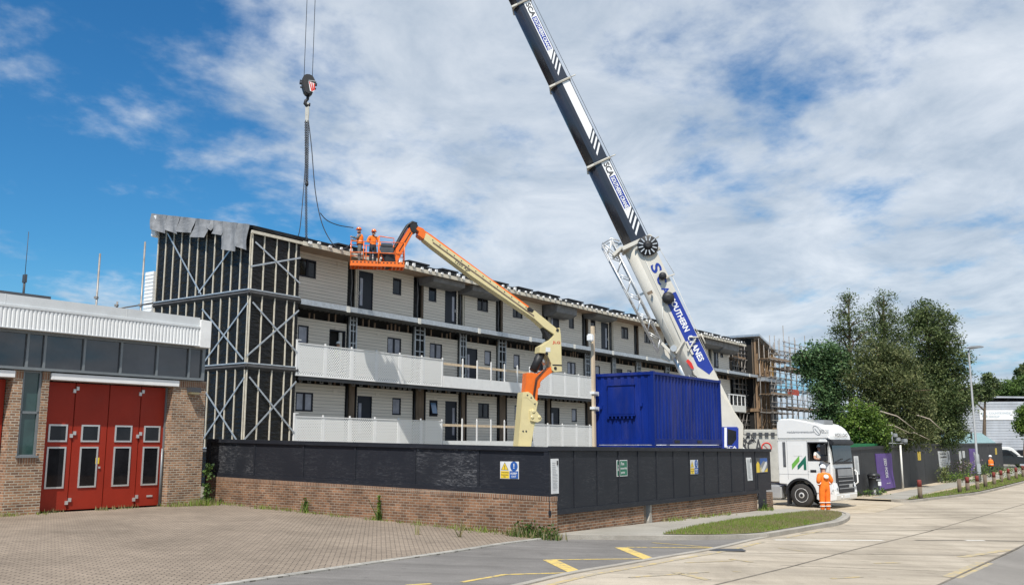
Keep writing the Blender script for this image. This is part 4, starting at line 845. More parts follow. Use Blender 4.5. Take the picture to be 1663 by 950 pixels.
# ------------------------------------------------------------------ blue containers
def container(label, X, Y, z, deg, mat, full=True):
    """local x along the long side, y into the site, near corner at the origin"""
    t = thing('container', label, 'container', (X, Y, z), deg, 'blue site containers stacked behind the hoarding'); L_, W_, H_ = 6.06, 2.44, 2.59
    mb = MB()
    for x in (0, L_ - .12):
        for y in (0, W_ - .12): mb.box(x, x + .12, y, y + .12, .0, H_)
    mb.box(.12, L_ - .12, .0, .07, .004, .21); mb.box(.12, L_ - .12, .01, .07, H_ - .11, H_ - .01); mb.box(.01, .07, .12, W_ - .12, .004, .19); mb.box(.01, .07, .12, W_ - .12, H_ - .12, H_ - .01)
    mb.box(.12, L_ - .12, W_ - .07, W_, .05, .2); mb.box(.12, L_ - .12, W_ - .07, W_ - .01, H_ - .11, H_ - .01); mb.box(L_ - .07, L_ - .01, .12, W_ - .12, .04, .2); mb.box(L_ - .07, L_ - .01, .12, W_ - .12, H_ - .12, H_ - .01)
    mb.build('frame', mat, t, .008)
    for y0, s in ((.045, 1), (W_ - .045, -1)):
        mb = MB(); x = .12; p = .278
        while x < L_ - .13:
            e = min(x + p, L_ - .12); q = (e - x)/p
            pts = [(x, 0), (x + .09*q, 0), (x + .135*q, .038), (x + .23*q, .038), (e, 0)]
            for (a, da), (b, db) in zip(pts[:-1], pts[1:]): mb.face([(a, y0 + s*da, .2), (b, y0 + s*db, .2), (b, y0 + s*db, H_ - .1), (a, y0 + s*da, H_ - .1)])
            x += p
        mb.build('side_panel', mat, t, fixn=False)
    for x0, s in ((.045, 1), (L_ - .045, -1)):
        mb = MB(); y = .12; p = .275
        while y < W_ - .13:
            e = min(y + p, W_ - .12); q = (e - y)/p; pts = [(y, 0), (y + .12*q, 0), (y + .145*q, .03), (y + .25*q, .03), (e, 0)]
            for (a, da), (b, db) in zip(pts[:-1], pts[1:]): mb.face([(x0 + s*da, a, .18), (x0 + s*db, b, .18), (x0 + s*db, b, H_ - .11), (x0 + s*da, a, H_ - .11)])
            y += p
        mb.build('end_panel', mat, t, fixn=False)
    MB().box(.05, L_ - .05, .05, W_ - .05, H_ - .07, H_ - .02).build('roof', mat, t); MB().box(.1, L_ - .1, .1, W_ - .1, .08, .15).build('floor', 'black', t)
    if full:
        h = MB(); y0, y1 = .78, 1.86; h.box(.0, .04, y0, y1, 1.08, 2.12); h.build('hatch', mat, t, .01)
        h = MB(); h.box(-.03, .04, y0 - .04, y1 + .04, 2.125, 2.17); h.build('hatch_hood', mat, t); h = MB(); h.box(-.04, .04, y0 - .04, y1 + .04, 1.02, 1.075)
        for k in range(7): h.box(-.035, .04, y0 + .06 + .16*k, y0 + .12 + .16*k, .93, 1.015)
        h.build('hatch_rail', mat, t)
        for y, z_ in ((.50, 1.42), (2.15, 1.35)): MB().box(-.015, .05, y - .04, y + .04, z_ - .06, z_ + .06).build('lock_box', mat, t)
        k = MB()
        for x in (.0, L_ - .12):
            for z_ in (0, H_ - .12): k.box(x - .006, x + .126, -.006, .126, z_ - .004, z_ + .124)
        for z_ in (0, H_ - .12): k.box(-.006, .126, W_ - .12, W_ + .006, z_ - .004, z_ + .124)
        k.build('corner_casting', mat, t)
        for x in (1.6, 3.6): MB().box(x, x + .45, -.008, .06, .06, .17).build('fork_pocket', 'black', t)
    return t
container('upper dark blue corrugated container with shuttered end hatch behind the hoarding', 5.02, 33.3, 2.72, 54.9, 'container')
container('lower blue container of the stack, mostly hidden behind the hoarding', 5.02, 33.3, .125, 54.9, 'container', False)

# ------------------------------------------------------------------ mobile crane
BF = at_depth(841 + .482*650, 650, 46.0); TIP = Vector((-11, 48, 52.0)); BAZ = math.degrees(math.atan2(TIP.y - BF.y, TIP.x - BF.x))
BL = (TIP - BF).length; EL = math.asin((TIP.z - BF.z)/BL)
cr = thing('mobile_crane', 'large mobile crane with long raised telescopic boom in dark navy and white', 'crane', (BF.x, BF.y, 0), BAZ)
def Bp(s, side, up): return (s*math.cos(EL) - up*math.sin(EL), side, BF.z + s*math.sin(EL) + up*math.cos(EL))
def section(name, s0, s1, w, h, mat, rnd=True):
    """boom box: flat upper half, rounded underside"""
    prof = [(-w/2, h*.5), (w/2, h*.5), (w/2, -.02*h)]
    if rnd: prof += [(w/2*math.cos(a), -.02*h - .48*h*math.sin(a)) for a in [math.pi*k/10 for k in range(1, 10)]]
    prof += [(-w/2, -.02*h)]
    mb = MB(); mb.prism(prof, lambda u, v, q: Bp(q, u, v), s0, s1); 
    for k in range(len(mb.f)): mb.s[k] = len(mb.f[k]) == 4
    o = mb.build(name, mat, cr); o.data.polygons.foreach_set('use_smooth', [len(p.vertices) == 4 and abs((p.normal @ Vector((0, 1, 0)))) < .97 for p in o.data.polygons]); return o
SEC = [(-1.2, 8.62, 1.22, 1.42, 'boom_white'), (8.4, 13.25, 1.02, 1.20, 'boom_dark'), (13.0, 18.05, .95, 1.11, 'boom_dark'), (17.8, 23.0, .89, 1.03, 'boom_dark'), (22.8, 28.6, .83, .96, 'boom_dark'), (28.4, 34.2, .77, .89, 'boom_dark'), (34.0, 39.8, .71, .83, 'boom_dark'), (39.6, BL, .65, .77, 'boom_dark')]
SO = [section('boom_section', *q) for q in SEC]
SO[0]['label'] = 'broad white base section of the boom'
for (s0, s1, w, h, m_), o in zip(SEC[1:], SO[1:]):      # collars at the section heads
    mb = MB(); mb.box(s1 - .16, s1 - .04, -w/2 - .05, w/2 + .05, -h*.52, h*.56); mb.v = [Bp(x, y, z) for x, y, z in mb.v]; k = mb.build('collar', 'boom_white', o, .02)
    mb = MB(); mb.tube([Bp(s1 - .1, w/2 + .05, h*.58), Bp(s1 - .1, w/2 + .05, h*.58 + .28)], .03, 6); mb.tube([Bp(s1 - .1, w/2 + .1, -h*.2), Bp(s1 - .1, w/2 + .1, h*.55)], .025, 6); mb.build('cable_guide', 'boom_white', o)
mb = MB(); mb.box(8.45, 8.66, -.68, .68, -.78, .80); mb.v = [Bp(x, y, z) for x, y, z in mb.v]; mb.build('collar', 'boom_white', SO[0], .02)
# painted side panels with the lettering, on the side of each section
def side_text(o, s, u0, w, h, string, height, mat, length=None, lift=.006):
    mb = MB(); y = w/2 + lift; add_text(mb, string, Bp(s, y, u0), Vector(Bp(0, 0, 0)) - Vector(Bp(1, 0, 0)), Vector(Bp(0, 0, 1)) - Vector(Bp(0, 0, 0)), height, length, bold=.03); mb.build('lettering', mat, o)
def side_patch(o, w, pts, mat, name='side_band', lift=.004):
    mb = MB(); mb.face([Bp(s, w/2 + lift, u) for s, u in pts]); mb.build(name, mat, o, fixn=False)
for i in (1, 2, 3, 4, 5):
    s0, s1, w, h, m_ = SEC[i]; o = SO[i]; a = max(s0, SEC[i - 1][1]) + .02; b = s1 - .18; u0, u1 = .12*h, .47*h
    side_patch(o, w, [(a + (1.2), u0), (b, u0), (b, u1), (a + 1.7, u1)], 'white')
    for k in range(3): side_patch(o, w, [(a + .25 + .34*k, u0), (a + .40 + .34*k, u0), (a + .90 + .34*k, u1), (a + .75 + .34*k, u1)], 'white')
    if i % 2: 
        L_ = b - a - 1.55
        side_text(o, b - .10, u0 + .06, w, h, 'SCA', (u1 - u0)*.72, 'ink', L_*.26, .008)
        side_patch(o, w, [(a + 1.75, u0 + .05), (b - L_*.30, u0 + .05), (b - L_*.30, u1 - .05), (a + 1.75, u1 - .05)], 'blue', 'name_panel', .008)
        side_text(o, b - L_*.32, u0 + .10, w, h, 'SOUTHERN CRANES', (u1 - u0)*.48, 'white', L_*.64, .012)
o = SO[0]; s0, s1, w, h, m_ = SEC[0]
side_patch(o, w, [(1.15, .40), (1.75, .06), (5.5, .06), (5.5, .69), (1.3, .69)], 'blue', 'name_panel', .006)
side_text(o, 7.2, .08, w, h, 'S', .5, 'blue', .46); side_text(o, 6.55, .08, w, h, 'C', .46, 'blue', .44); side_text(o, 5.95, .1, w, h, 'A', .34, 'blue', .36)
side_text(o, 5.25, .22, w, h, 'SOUTHERN', .29, 'white', 1.75, .010); side_text(o, 3.25, .22, w, h, 'CRANES', .29, 'white', 1.35, .010)
mb = MB(); mb.box(-.15, .9, w/2 + .004, w/2 + .05, -.2, .2); mb.v = [Bp(x, y, z) for x, y, z in mb.v]; mb.build('warning_plate', 'block', o)
side_patch(o, w, [(1.75, -.26), (2.0, -.30), (2.2, -.34), (2.25, -.2), (2.0, -.12), (1.7, -.14)], 'fire_red', 'red_tag', .02)
mb = MB(); mb.tube([Bp(1.7, w/2 + .03, -.24), Bp(1.5, w/2 + .03, -.34), Bp(1.3, w/2 + .03, -.2), Bp(1.15, w/2 + .03, -.3), Bp(1.05, w/2 + .03, -.22)], .025, 6); mb.build('shackle', 'black', o)
mb = MB(); mb.tube([Bp(7.9, w/2 + .02, .02), Bp(3.2, w/2 + .02, -.12)], .012, 5); mb.tube([Bp(5.2, w/2 + .03, -.14), Bp(4.6, w/2 + .03, -.45), Bp(2.9, w/2 + .03, -.5)], .022, 5); mb.build('hose', 'offwhite', o)
mb = MB(); mb.box(5.9, 6.05, w/2, w/2 + .05, -.62, -.35); mb.v = [Bp(x, y, z) for x, y, z in mb.v]; mb.build('clip', 'oldtimber', o)
mb = MB(); mb.bar(Bp(3.15, w/2 + .06, .02), Bp(2.75, w/2 + .1, -.62), .09, .07); mb.bar(Bp(3.0, w/2 + .08, .55), Bp(2.6, w/2 + .08, -.05), .12, .06); mb.bar(Bp(3.05, w/2 + .05, .1), Bp(2.35, w/2 + .05, .1), .1, .05); mb.bar(Bp(3.2, w/2 + .05, .3), Bp(3.0, w/2 + .08, .72), .14, .06); mb.build('walkway_bracket', 'boom_white', o)
# cable reel with spokes and two winch drums on the side
c = Vector(Bp(8.15, w/2 + .16, .42)); ax = Vector((0, 1, 0))
mb = MB(); mb.lathe([(.50, 0), (.52, .03), (.50, .06), (.16, .07), (.16, .14), (.10, .18)], c - ax*.05, ax, 28); reel = mb.build('cable_reel', 'black', cr)
mb = MB()
e1 = (Vector(Bp(1, 0, 0)) - Vector(Bp(0, 0, 0))); e2 = (Vector(Bp(0, 0, 1)) - Vector(Bp(0, 0, 0)))
for k in range(12):
    a = 2*math.pi*k/12 + .2; dv = e1*math.cos(a) + e2*math.sin(a); mb.bar(c + dv*.24 + ax*.03, c + dv*.47 + ax*.03, .055, .02, up=ax)
mb.build('spoke', 'alu', reel)
mb = MB(); mb.bar(c - e1*.45 - e2*.3 - ax*.2, c - e1*.35 + e2*.5 - ax*.2, .3, .1); mb.bar(c + e1*.1 - e2*.65 - ax*.1, c + e1*.2 + e2*.7 - ax*.1, .09, .05); mb.build('reel_bracket', 'block', cr)
for s_, u_, r_ in ((6.45, .42, .19), (5.35, .20, .30)):
    mb = MB(); c = Vector(Bp(s_, w/2 + .02, u_)); mb.lathe([(r_*.7, 0), (r_, .06), (r_, .20), (r_*.75, .28), (r_*.3, .32)], c, ax, 24); mb.box(-.05, .05, -.02, .05, -.05, .05) if False else None; mb.build('winch_drum', 'black', cr)
mb = MB(); mb.bar(Bp(6.35, w/2 + .1, .5), Bp(6.3, w/2 + .1, 1.0), .09, .06); mb.tube([Bp(6.3, w/2 + .1, 1.0), Bp(8.6, w/2, .82)], .012, 5); mb.tube([Bp(1.0, .1, .80), Bp(6.3, w/2 + .1, .85)], .014, 5); mb.tube([Bp(3.1, .2, .76), Bp(3.1, .2, .95), Bp(2.6, .2, .95)], .04, 6); mb.build('rope_guide', 'boom_white', cr)
mb = MB(); mb.tube([Bp(8.3, .16, .74), Bp(BL - .3, .1, .62)], .012, 5); mb.build('hoist_rope', 'darkgrey', cr)
# folded lattice fly jib under the far side of the base section
mb = MB(); A0, A1 = 3.2, 9.25
ch = []
for (sd, up0, up1) in ((.05, -.95, -1.02), (.75, -.95, -1.02), (.05, -1.32, -1.58), (.75, -1.32, -1.58)):
    sd -= .5; ch.append((sd, up0, up1)); mb.tube([Bp(A0, sd, up0), Bp(A1, sd, up1)], .045, 6)
n = 11
for k in range(n):
    q0, q1 = k/n, (k + 1)/n; s_0, s_1 = A0 + (A1 - A0)*q0, A0 + (A1 - A0)*q1
    L4 = lambda c, q: c[1] + (c[2] - c[1])*q
    for a, b in ((0, 2), (1, 3), (0, 1), (2, 3)):
        p, r = (a, b) if k % 2 else (b, a); mb.tube([Bp(s_0, ch[p][0], L4(ch[p], q0)), Bp(s_1, ch[r][0], L4(ch[r], q1))], .024, 5)
for sd in (-.45, .25):
    mb.tube([Bp(A1, sd, -1.58), Bp(A1 + .1, sd, -1.02), Bp(A1 - .2, sd, -.7)], .04, 6); mb.tube([Bp(A1 - .9, sd, -1.1), Bp(A1 + .1, sd, -1.5)], .03, 6)
for s_ in (A0 + .2, 6.2, 9.0): mb.bar(Bp(s_, -.3, -1.05), Bp(s_, -.3, -.6), .12, .1)
mb.build('lattice_jib', 'alu', cr)
for q in ((Bp(3.1, -.2, -.7), Bp(2.7, -.2, -1.15), .5, .35), (Bp(3.5, .35, -1.0), Bp(2.6, .35, -.7), .16, .14), (Bp(8.7, 0, -.75), Bp(8.5, 0, -1.3), .8, .15)): mb = MB(); mb.bar(*q); mb.build('jib_bracket', 'boom_white', cr)
# luffing cylinder
pt = Vector(Bp(3.0, 0, -.62)); pb_ = Vector((-.25, .35, 2.2))
mb = MB(); mid = pt.lerp(pb_, .5); mb.tube([mid, pb_], .30, 16); mb.build('lift_cylinder', 'boom_white', cr); mb = MB(); mb.tube([pt, mid], .19, 16); mb.tube([pt + Vector((0, -.3, 0)), pt + Vector((0, .75, 0))], .16, 12); mb.build('cylinder_rod', 'alu', cr)
mb = MB(); mb.tube([pt + Vector((-.12, .3, .2)), pb_ + Vector((-.3, .35, .2))], .05, 8); mb.build('pipe', 'offwhite', cr)
# turntable, counterweight, cab and carrier
mb = MB(); mb.prism([(-1.6, 1.75), (3.4, 1.75), (3.4, 2.5), (1.4, 3.1), (.55, BF.z + .75), (-.35, BF.z + .55), (-.9, 3.0), (-1.6, 2.4)], lambda u, v, q: (u, q, v), -.9, .9); mb.build('superstructure', 'white', cr, .05)
mb = MB(); mb.prism([(-2.0, 1.2), (2.0, 1.2), (2.0, 1.75), (-2.0, 1.75)], lambda u, v, q: (u, q, v), -1.2, 1.2); mb.lathe([(1.2, 1.35), (1.2, 1.75)], (0, 0, 0), (0, 0, 1), 32); mb.build('turntable', 'darkgrey', cr)
CA = R(55 - BAZ)
def turn(mb):
    mb.v = [(x*math.cos(CA) - y*math.sin(CA), x*math.sin(CA) + y*math.cos(CA), z) for x, y, z in mb.v]; return mb
mb = MB(); mb.box(-5.2, 6.0, -1.4, 1.4, .75, 1.35); turn(mb).build('carrier', 'blue', cr, .06)
for x in (-4.3, -2.7, 2.2, 3.8):
    for y in (-1.3, .95):
        mb = MB(); mb.lathe([(.36, 0), (.66, .03), (.69, .12), (.69, .32), (.64, .36), (.36, .36)], (x, y, .69), (0, 1, 0), 24); o = turn(mb).build('wheel', 'tyre', cr); mb = MB(); mb.lathe([(.34, .0), (.34, .02), (.12, .1), (.12, .26), (.34, .34)], (x, y + .01, .69), (0, 1, 0), 18); turn(mb).build('rim', 'alu', o)
def cr_local(px, py, Y):
    p = at_depth(px, py, Y); a = R(BAZ); dx, dy = p.x - BF.x, p.y - BF.y; return Vector((dx*math.cos(a) + dy*math.sin(a), -dx*math.sin(a) + dy*math.cos(a), p.z))
# operator cab and white housing seen right of the container
Y_ = 44.6
q = [cr_local(*p, Y_) for p in ((1166, 632), (1174, 640), (1207, 690), (1205, 760), (1166, 760))]
mb = MB(); mb.prism([(p.x, p.z) for p in q], lambda u, v, w_: (u, w_, v), q[0].y - 1.5, q[0].y); mb.build('slew_housing', 'boom_white', cr, .04)
q = [cr_local(*p, 44.5) for p in ((1170, 693), (1199, 693), (1199, 760), (1170, 760))]; yv = q[0].y
mb = MB(); mb.prism([(p.x, p.z) for p in q], lambda u, v, w_: (u, w_, v), yv - 1.0, yv + .05); cabo = mb.build('crane_cab', 'blue', cr, .05)
q = [cr_local(*p, 44.5) for p in ((1181, 696), (1195, 700), (1195, 713), (1188, 722), (1181, 722))]; mb = MB(); mb.prism([(p.x, p.z) for p in q], lambda u, v, w_: (u, w_, v), yv + .04, yv + .065); mb.build('cab_window', 'pane', cabo)
q = [cr_local(*p, 44.5) for p in ((1176, 694), (1180, 694), (1180, 726), (1176, 726))]; mb = MB(); mb.prism([(p.x, p.z) for p in q], lambda u, v, w_: (u, w_, v), yv + .04, yv + .075); mb.build('cab_pillar', 'white', cabo)
p = cr_local(1179, 728.6, 44.4); mb = MB(); add_text(mb, 'SCA', (p.x, yv + .06, p.z), (-1, 0, 0), (0, 0, 1), .13, .5); mb.build('lettering', 'white', cabo)
# counterweight slabs with large lettering
for k, (x0, x1, z0, z1) in enumerate(((1204, 1262, 706, 740), (1208, 1262, 697, 706), (1236, 1263, 706, 740))):
    a, b = cr_local(x0, z1, 47.5), cr_local(x1, z0, 47.5); mb = MB(); mb.box(min(a.x, b.x), max(a.x, b.x), a.y - 1.5 + .02*k, a.y + .02*k, min(a.z, b.z) if k else .9, max(a.z, b.z)); o = mb.build('counterweight', 'block', cr, .04)
    if k == 0:
        mb = MB(); xr = max(a.x, b.x); L_ = abs(a.x - b.x); add_text(mb, 'SCA', (xr - .06, a.y + .004, b.z - .95), (-1, 0, 0), (0, 0, 1), .75, 1.0, 0); add_text(mb, 'SCA', (xr - .14, a.y + .004, b.z - .55), (-.9, 0, .25), (.25, 0, .9), .42, .65, 0); mb.build('lettering', 'ink', o)
        mb = MB(); cx, cz = xr - 1.25, b.z - .62; mb.lathe([(.20, 0), (.26, .0), (.26, .008), (.20, .008), (.20, 0)], (cx, a.y + .002, cz), (0, 1, 0), 24, cap=False); mb.bar((cx - .15, a.y + .004, cz - .15), (cx + .15, a.y + .004, cz + .15), .012, .05, up=(0, 1, 0)); mb.build('prohibition_mark', 'fire_red', o)
    if k == 1:
        for j in range(5): MB().box(a.x - .3*j - .3, a.x - .3*j - .12, a.y + .02, a.y + .12, a.z - .05, a.z + .12).build('lifting_lug', 'darkgrey', o)

# hook block hanging from the boom tip
hz = at_depth(500.5, 140, 48)
hb = thing('hook_block', 'black crane hook block with red and white striped plate hanging from two ropes', 'hook block', (hz.x, hz.y, hz.z), 18)
mb = MB(); mb.prism([(-.36, .25), (-.26, .5), (-.05, .60), (.2, .52), (.36, .22), (.34, -.1), (.2, -.48), (.02, -.58), (-.2, -.46), (-.32, -.1)], lambda u, v, q: (u, q, v), -.28, .28); mb.build('housing', 'black', hb, .05)
mb = MB(); mb.tube([(-.46, 0, .12), (.46, 0, .12)], .09, 12); mb.tube([(-.44, .1, .28), (.42, .1, .28)], .06, 12); mb.tube([(-.42, 0, -.12), (.42, 0, -.12)], .05, 12); mb.build('sheave_pin', 'darkgrey', hb)
mb = MB(); mb.prism([(-.02, .16), (.33, .06), (.30, -.36), (.24, -.42), (.08, -.38)], lambda u, v, q: (u, q, v), -.30, -.282); o = mb.build('striped_plate', 'white', hb)
mb = MB()
for k in range(3): mb.face([(-.0 + .13*k, -.303, .14 - .035*k), (.06 + .13*k, -.303, .125 - .035*k), (.22 + .06*k, -.303, -.39 + .05*k), (.15 + .055*k, -.303, -.39 + .02*k)])
mb.build('stripe', 'fire_red', o, fixn=False)
mb = MB(); mb.box(-.02, .35, -.31, -.283, .16, .22); mb.build('name_plate', 'grey', hb)
mb = MB(); mb.tube([(0, 0, -.55), (0, 0, -.75), (-.10, 0, -.86), (-.13, 0, -1.0), (-.03, 0, -1.12), (.09, 0, -1.08), (.13, 0, -.96)], [.09, .08, .09, .10, .10, .08, .03], 10); mb.build('hook', 'black', hb)
for dx in (-.235, .205): mb = MB(); mb.tube([(dx, 0, .35), (dx*.9, 0, TIP.z - hz.z)], .017, 6); mb.build('hoist_rope', 'darkgrey', hb)
# slings and chain below the hook
ht_ = Vector((hz.x, hz.y, hz.z - 1.05))
sl_ = thing('chain_sling', 'long grey chain and rope slings hanging from the crane hook', 'sling', ht_, 0)
def loc(px, py, Y): return at_depth(px, py, Y) - ht_
mb = MB(); mb.prism([(-.08, .1), (.08, .1), (.11, -.5), (.08, -1.0), (-.08, -1.0), (-.11, -.45)], lambda u, v, q: (u, q, v), -.05, .05); mb.build('sling_head', 'block', sl_, .02)
def chain(name, a, b, n, r, mat):
    mb = MB(); a = Vector(a); b = Vector(b)
    for k in range(n):
        p = a.lerp(b, (k + .5)/n); h = (b - a).length/n*.62; q = r*.62
        if k % 2: mb.tube([p + Vector((q, 0, h)), p + Vector((q, 0, -h))], r*.3, 5); mb.tube([p + Vector((-q, 0, h)), p + Vector((-q, 0, -h))], r*.3, 5)
        else: mb.tube([p + Vector((0, q, h)), p + Vector((0, q, -h))], r*.3, 5); mb.tube([p + Vector((0, -q, h)), p + Vector((0, -q, -h))], r*.3, 5)
    mb.build(name, mat, sl_)
chain('chain', (-.06, 0, -.9), loc(497.5, 386, 48), 90, .075, 'darkgrey'); chain('chain', (.06, 0, -.9), loc(499, 300, 48), 60, .07, 'darkgrey')
p = loc(497.5, 386, 48); mb = MB(); mb.tube([p + Vector((0, 0, .06)), p + Vector((.06, 0, -.04)), p + Vector((0, 0, -.14)), p + Vector((-.07, 0, -.1))], .035, 6); mb.build('end_hook', 'black', sl_)
mb = MB(); mb.lathe([(.05, -.12), (.09, -.05), (.09, .05), (.05, .12)], loc(498.3, 299, 48), (0, 0, 1), 10); mb.build('ring', 'black', sl_)
def rope(name, pts, r, mat, parent):
    V = [Vector(p) for p in pts]; out = []
    for i in range(len(V) - 1):
        a, b, c, d_ = V[max(i - 1, 0)], V[i], V[i + 1], V[min(i + 2, len(V) - 1)]
        for k in range(6): t_ = k/6; out.append(.5*((2*b) + (c - a)*t_ + (2*a - 5*b + 4*c - d_)*t_*t_ + (3*b - a - 3*c + d_)*t_**3))
    out.append(V[-1]); mb = MB(); mb.tube(out, r, 6); return mb.build(name, mat, parent)
rope('rope', [(-.05, 0, -.9), loc(496, 260, 48), loc(492, 320, 48), loc(487, 372, 48), loc(482, 388, 48.2)], .022, 'darkgrey', sl_)
rope('rope', [(.08, 0, -.9), loc(506, 240, 48), loc(512, 310, 48.3), loc(522, 360, 48.6), loc(536, 390, 48.8), loc(550, 405, 49), loc(563, 402, 49), loc(570, 395, 49)], .026, 'darkgrey', sl_)
rope('tag_line', [loc(520, 346, 48.5), loc(531, 358, 48.6), loc(550, 366, 48.8), loc(574, 370, 49)], .025, 'black', sl_)

# ------------------------------------------------------------------ boom lift
JP = (.64, 53.0); JDEG = 204.7
jl = thing('boom_lift', 'cream and orange articulated boom lift reaching up to the roof edge', 'boom lift', (*JP, 0), JDEG)
def J(px, py): return on_plane(px, py, JP, JDEG)
XZj = lambda u, v, w: (u, w, v)
def jpoly(name, pts, hw, mat, parent=None, bevel=.02, y=0.0): mb = MB(); mb.prism([J(*p) for p in pts], XZj, y - hw, y + hw); return mb.build(name, mat, parent or jl, bevel)
low = jpoly('lower_boom', [(836, 760), (832 + 4, 740), (845, 637), (854, 636.5), (860, 641), (864, 648), (869.5, 653), (866, 672), (864, 687), (858.7, 722), (854, 760)], .36, 'cream')
jpoly('pivot_ear', [(855, 667), (861, 664), (867, 669), (874.4, 679), (873, 683), (867.6, 686), (856, 683.5)], .05, 'cream', low, .01, .40)
mb = MB()
for p in ((861, 668.5), (859, 677.5), (870.5, 677.5)):
    a = J(*p); mb.lathe([(.10, .44), (.10, .47), (.05, .475)], (a[0], 0, a[1]), (0, 1, 0), 12)
mb.build('pin', 'cream', low)
jpoly('knuckle', [(852, 606), (859.4, 605.4), (870.3, 607.5), (873, 606), (892.2, 595.9), (894.3, 604.8), (885, 611), (874.4, 620.5), (873.8, 629.4), (871, 631), (869, 655), (850, 645), (849.8, 635)], .27, 'orange')
up = jpoly('upright', [(905, 532.8), (907, 546), (908.5, 604), (896, 605), (892, 602), (890.9, 591), (884.7, 577.4), (880.6, 574.6), (872, 574), (873, 563.6), (883, 558), (895.5, 546), (897.6, 534.9)], .33, 'cream')
mb = MB()
for p in ((901, 537), (883.5, 575), (897.5, 598.5)):
    a = J(*p); mb.lathe([(.09, .33), (.09, .36)], (a[0], 0, a[1]), (0, 1, 0), 12)
a = J(892, 593); b = J(907, 593)
for k in range(5): x = a[0] + (b[0] - a[0])*(k + .3)/5; mb.box(min(x, x - .14), max(x, x - .14), .33, .335, a[1] - .05, a[1] + .03)
mb.build('pin', 'black', up)
mb = MB(); a = J(893, 560); add_text(mb, 'JLG', (a[0], .335, a[1]), (-1, 0, 0), (0, 0, 1), .20, .5); mb.build('lettering', 'fire_red', up)
mb = MB(); a = J(882, 572); b = J(889.5, 565); mb.box(b[0], a[0], .333, .34, a[1], b[1]); mb.build('decal', 'paper', up)
mb = MB(); a = J(866, 602); b = J(880, 571); mb.tube([(a[0], .0, a[1]), (b[0], .0, b[1])], .24, 14); mb.build('lift_cylinder', 'black', jl)
mb = MB(); a = J(879, 575); b = J(887, 592); mb.tube([(a[0], .0, a[1] - .2), (b[0] + .1, .0, b[1])], .12, 10); mb.build('cylinder_rod', 'alu', jl)
ub = jpoly('upper_boom', [(689, 379.5), (785, 449.0), (853, 499.5), (865.4, 505.5), (891.4, 526.6), (900, 533.5), (896, 544), (879, 532), (864, 518.4), (762.7, 450), (700, 402.6), (686, 391)], .28, 'cream')
jpoly('extension_rail', [(684, 372.5), (700, 382.8), (789, 448.5), (858, 498.5), (853, 503), (783, 453.2), (692, 385.2)], .16, 'orange', ub)
jpoly('side_channel', [(700, 394), (864, 513), (864, 516), (700, 397)], .285, 'oldtimber', ub, 0)
mb = MB(); a = J(735, 424); b = J(766, 446); d_ = Vector((b[0] - a[0], 0, b[1] - a[1])); mb2 = MB(); add_text(mb2, '1250 AJP', (a[0], .283, a[1] - .16), d_, Vector((-d_.z, 0, d_.x))*-1 if False else Vector((d_.z, 0, -d_.x)) if d_.x > 0 else Vector((-d_.z, 0, d_.x))*-1, .2, 1.0); mb2.build('lettering', 'ink', ub)
jpoly('bracket', [(852, 501), (857, 500), (864, 505), (861, 509), (853, 506)], .30, 'black', ub)
jpoly('linkage', [(879, 533), (884, 537), (896, 548), (890, 556), (884, 545)], .2, 'black', jl)
tip = jpoly('boom_tip', [(675.8, 369), (685, 372.6), (692, 381.6), (685, 390), (676.8, 383.7), (678, 378), (673, 374)], .26, 'orange')
jpoly('hinge', [(664, 366), (670, 362.5), (676, 366), (678, 373), (673, 380), (666, 378), (664, 372)], .24, 'black')
jib = jpoly('jib', [(663, 371), (667, 370), (671, 374), (669.5, 379), (643, 428), (636, 427), (635, 415)], .20, 'orange')
jpoly('jib_slot', [(664.5, 378), (666, 379), (647, 410), (645.5, 409)], .205, 'black', jib, 0)
mb = MB(); pts = [J(*p) for p in ((676, 364), (669, 361.5), (662, 366), (655, 377), (646, 393), (637, 409), (634, 416))]; mb.tube([(a[0], .1, a[1]) for a in pts], .07, 8); mb.tube([(a[0] + .03, -.08, a[1] - .02) for a in pts], .06, 8); mb.build('hose', 'black', jl)
jpoly('rotator', [(624, 414), (633, 411), (639, 418), (640, 431), (632, 437), (624, 434), (621, 424)], .34, 'black', jl, .04)
MB().box(-2.8, 2.4, -1.2, 1.2, .7, 1.3).build('chassis', 'darkgrey', jl, .05); MB().box(-2.4, 1.0, -.9, .9, 1.32, 2.3).build('turntable', 'cream', jl, .06)
for x in (-1.9, 1.7):
    for y in (-1.35, .95): mb = MB(); mb.lathe([(.3, 0), (.55, .03), (.6, .1), (.6, .32), (.55, .4), (.3, .4)], (x, y, .95), (0, 1, 0), 20); mb.build('wheel', 'tyre', jl)
mb = MB()
for dx in (0, .07): mb.tube([(J(px, py)[0] + dx, .335 if py > 606 else .30, J(px, py)[1]) for px, py in ((857, 722), (861, 690), (863, 660), (864, 640), (868, 615), (877, 606), (886, 596), (889, 580))], .022, 6)
mb.build('hydraulic_hose', 'black', jl)
mb = MB()
for k in range(14):
    a = J(700 + 11.6*k, 391.5 + 8.35*k); mb.lathe([(.035, .282), (.03, .30)], (a[0], 0, a[1]), (0, 1, 0), 8)
mb.build('bolt', 'darkgrey', ub)
mb = MB()
for p in ((852, 642), (858, 646), (864, 656), (845, 700), (850, 700)): a = J(*p); mb.lathe([(.05, .36), (.045, .385)], (a[0], 0, a[1]), (0, 1, 0), 10)
mb.build('bolt', 'darkgrey', low)
jpoly('weld_plate', [(846, 640), (853, 640), (860, 645), (866, 654), (866, 660), (858, 652), (851, 646), (845, 646)], .372, 'cream', low, .008)
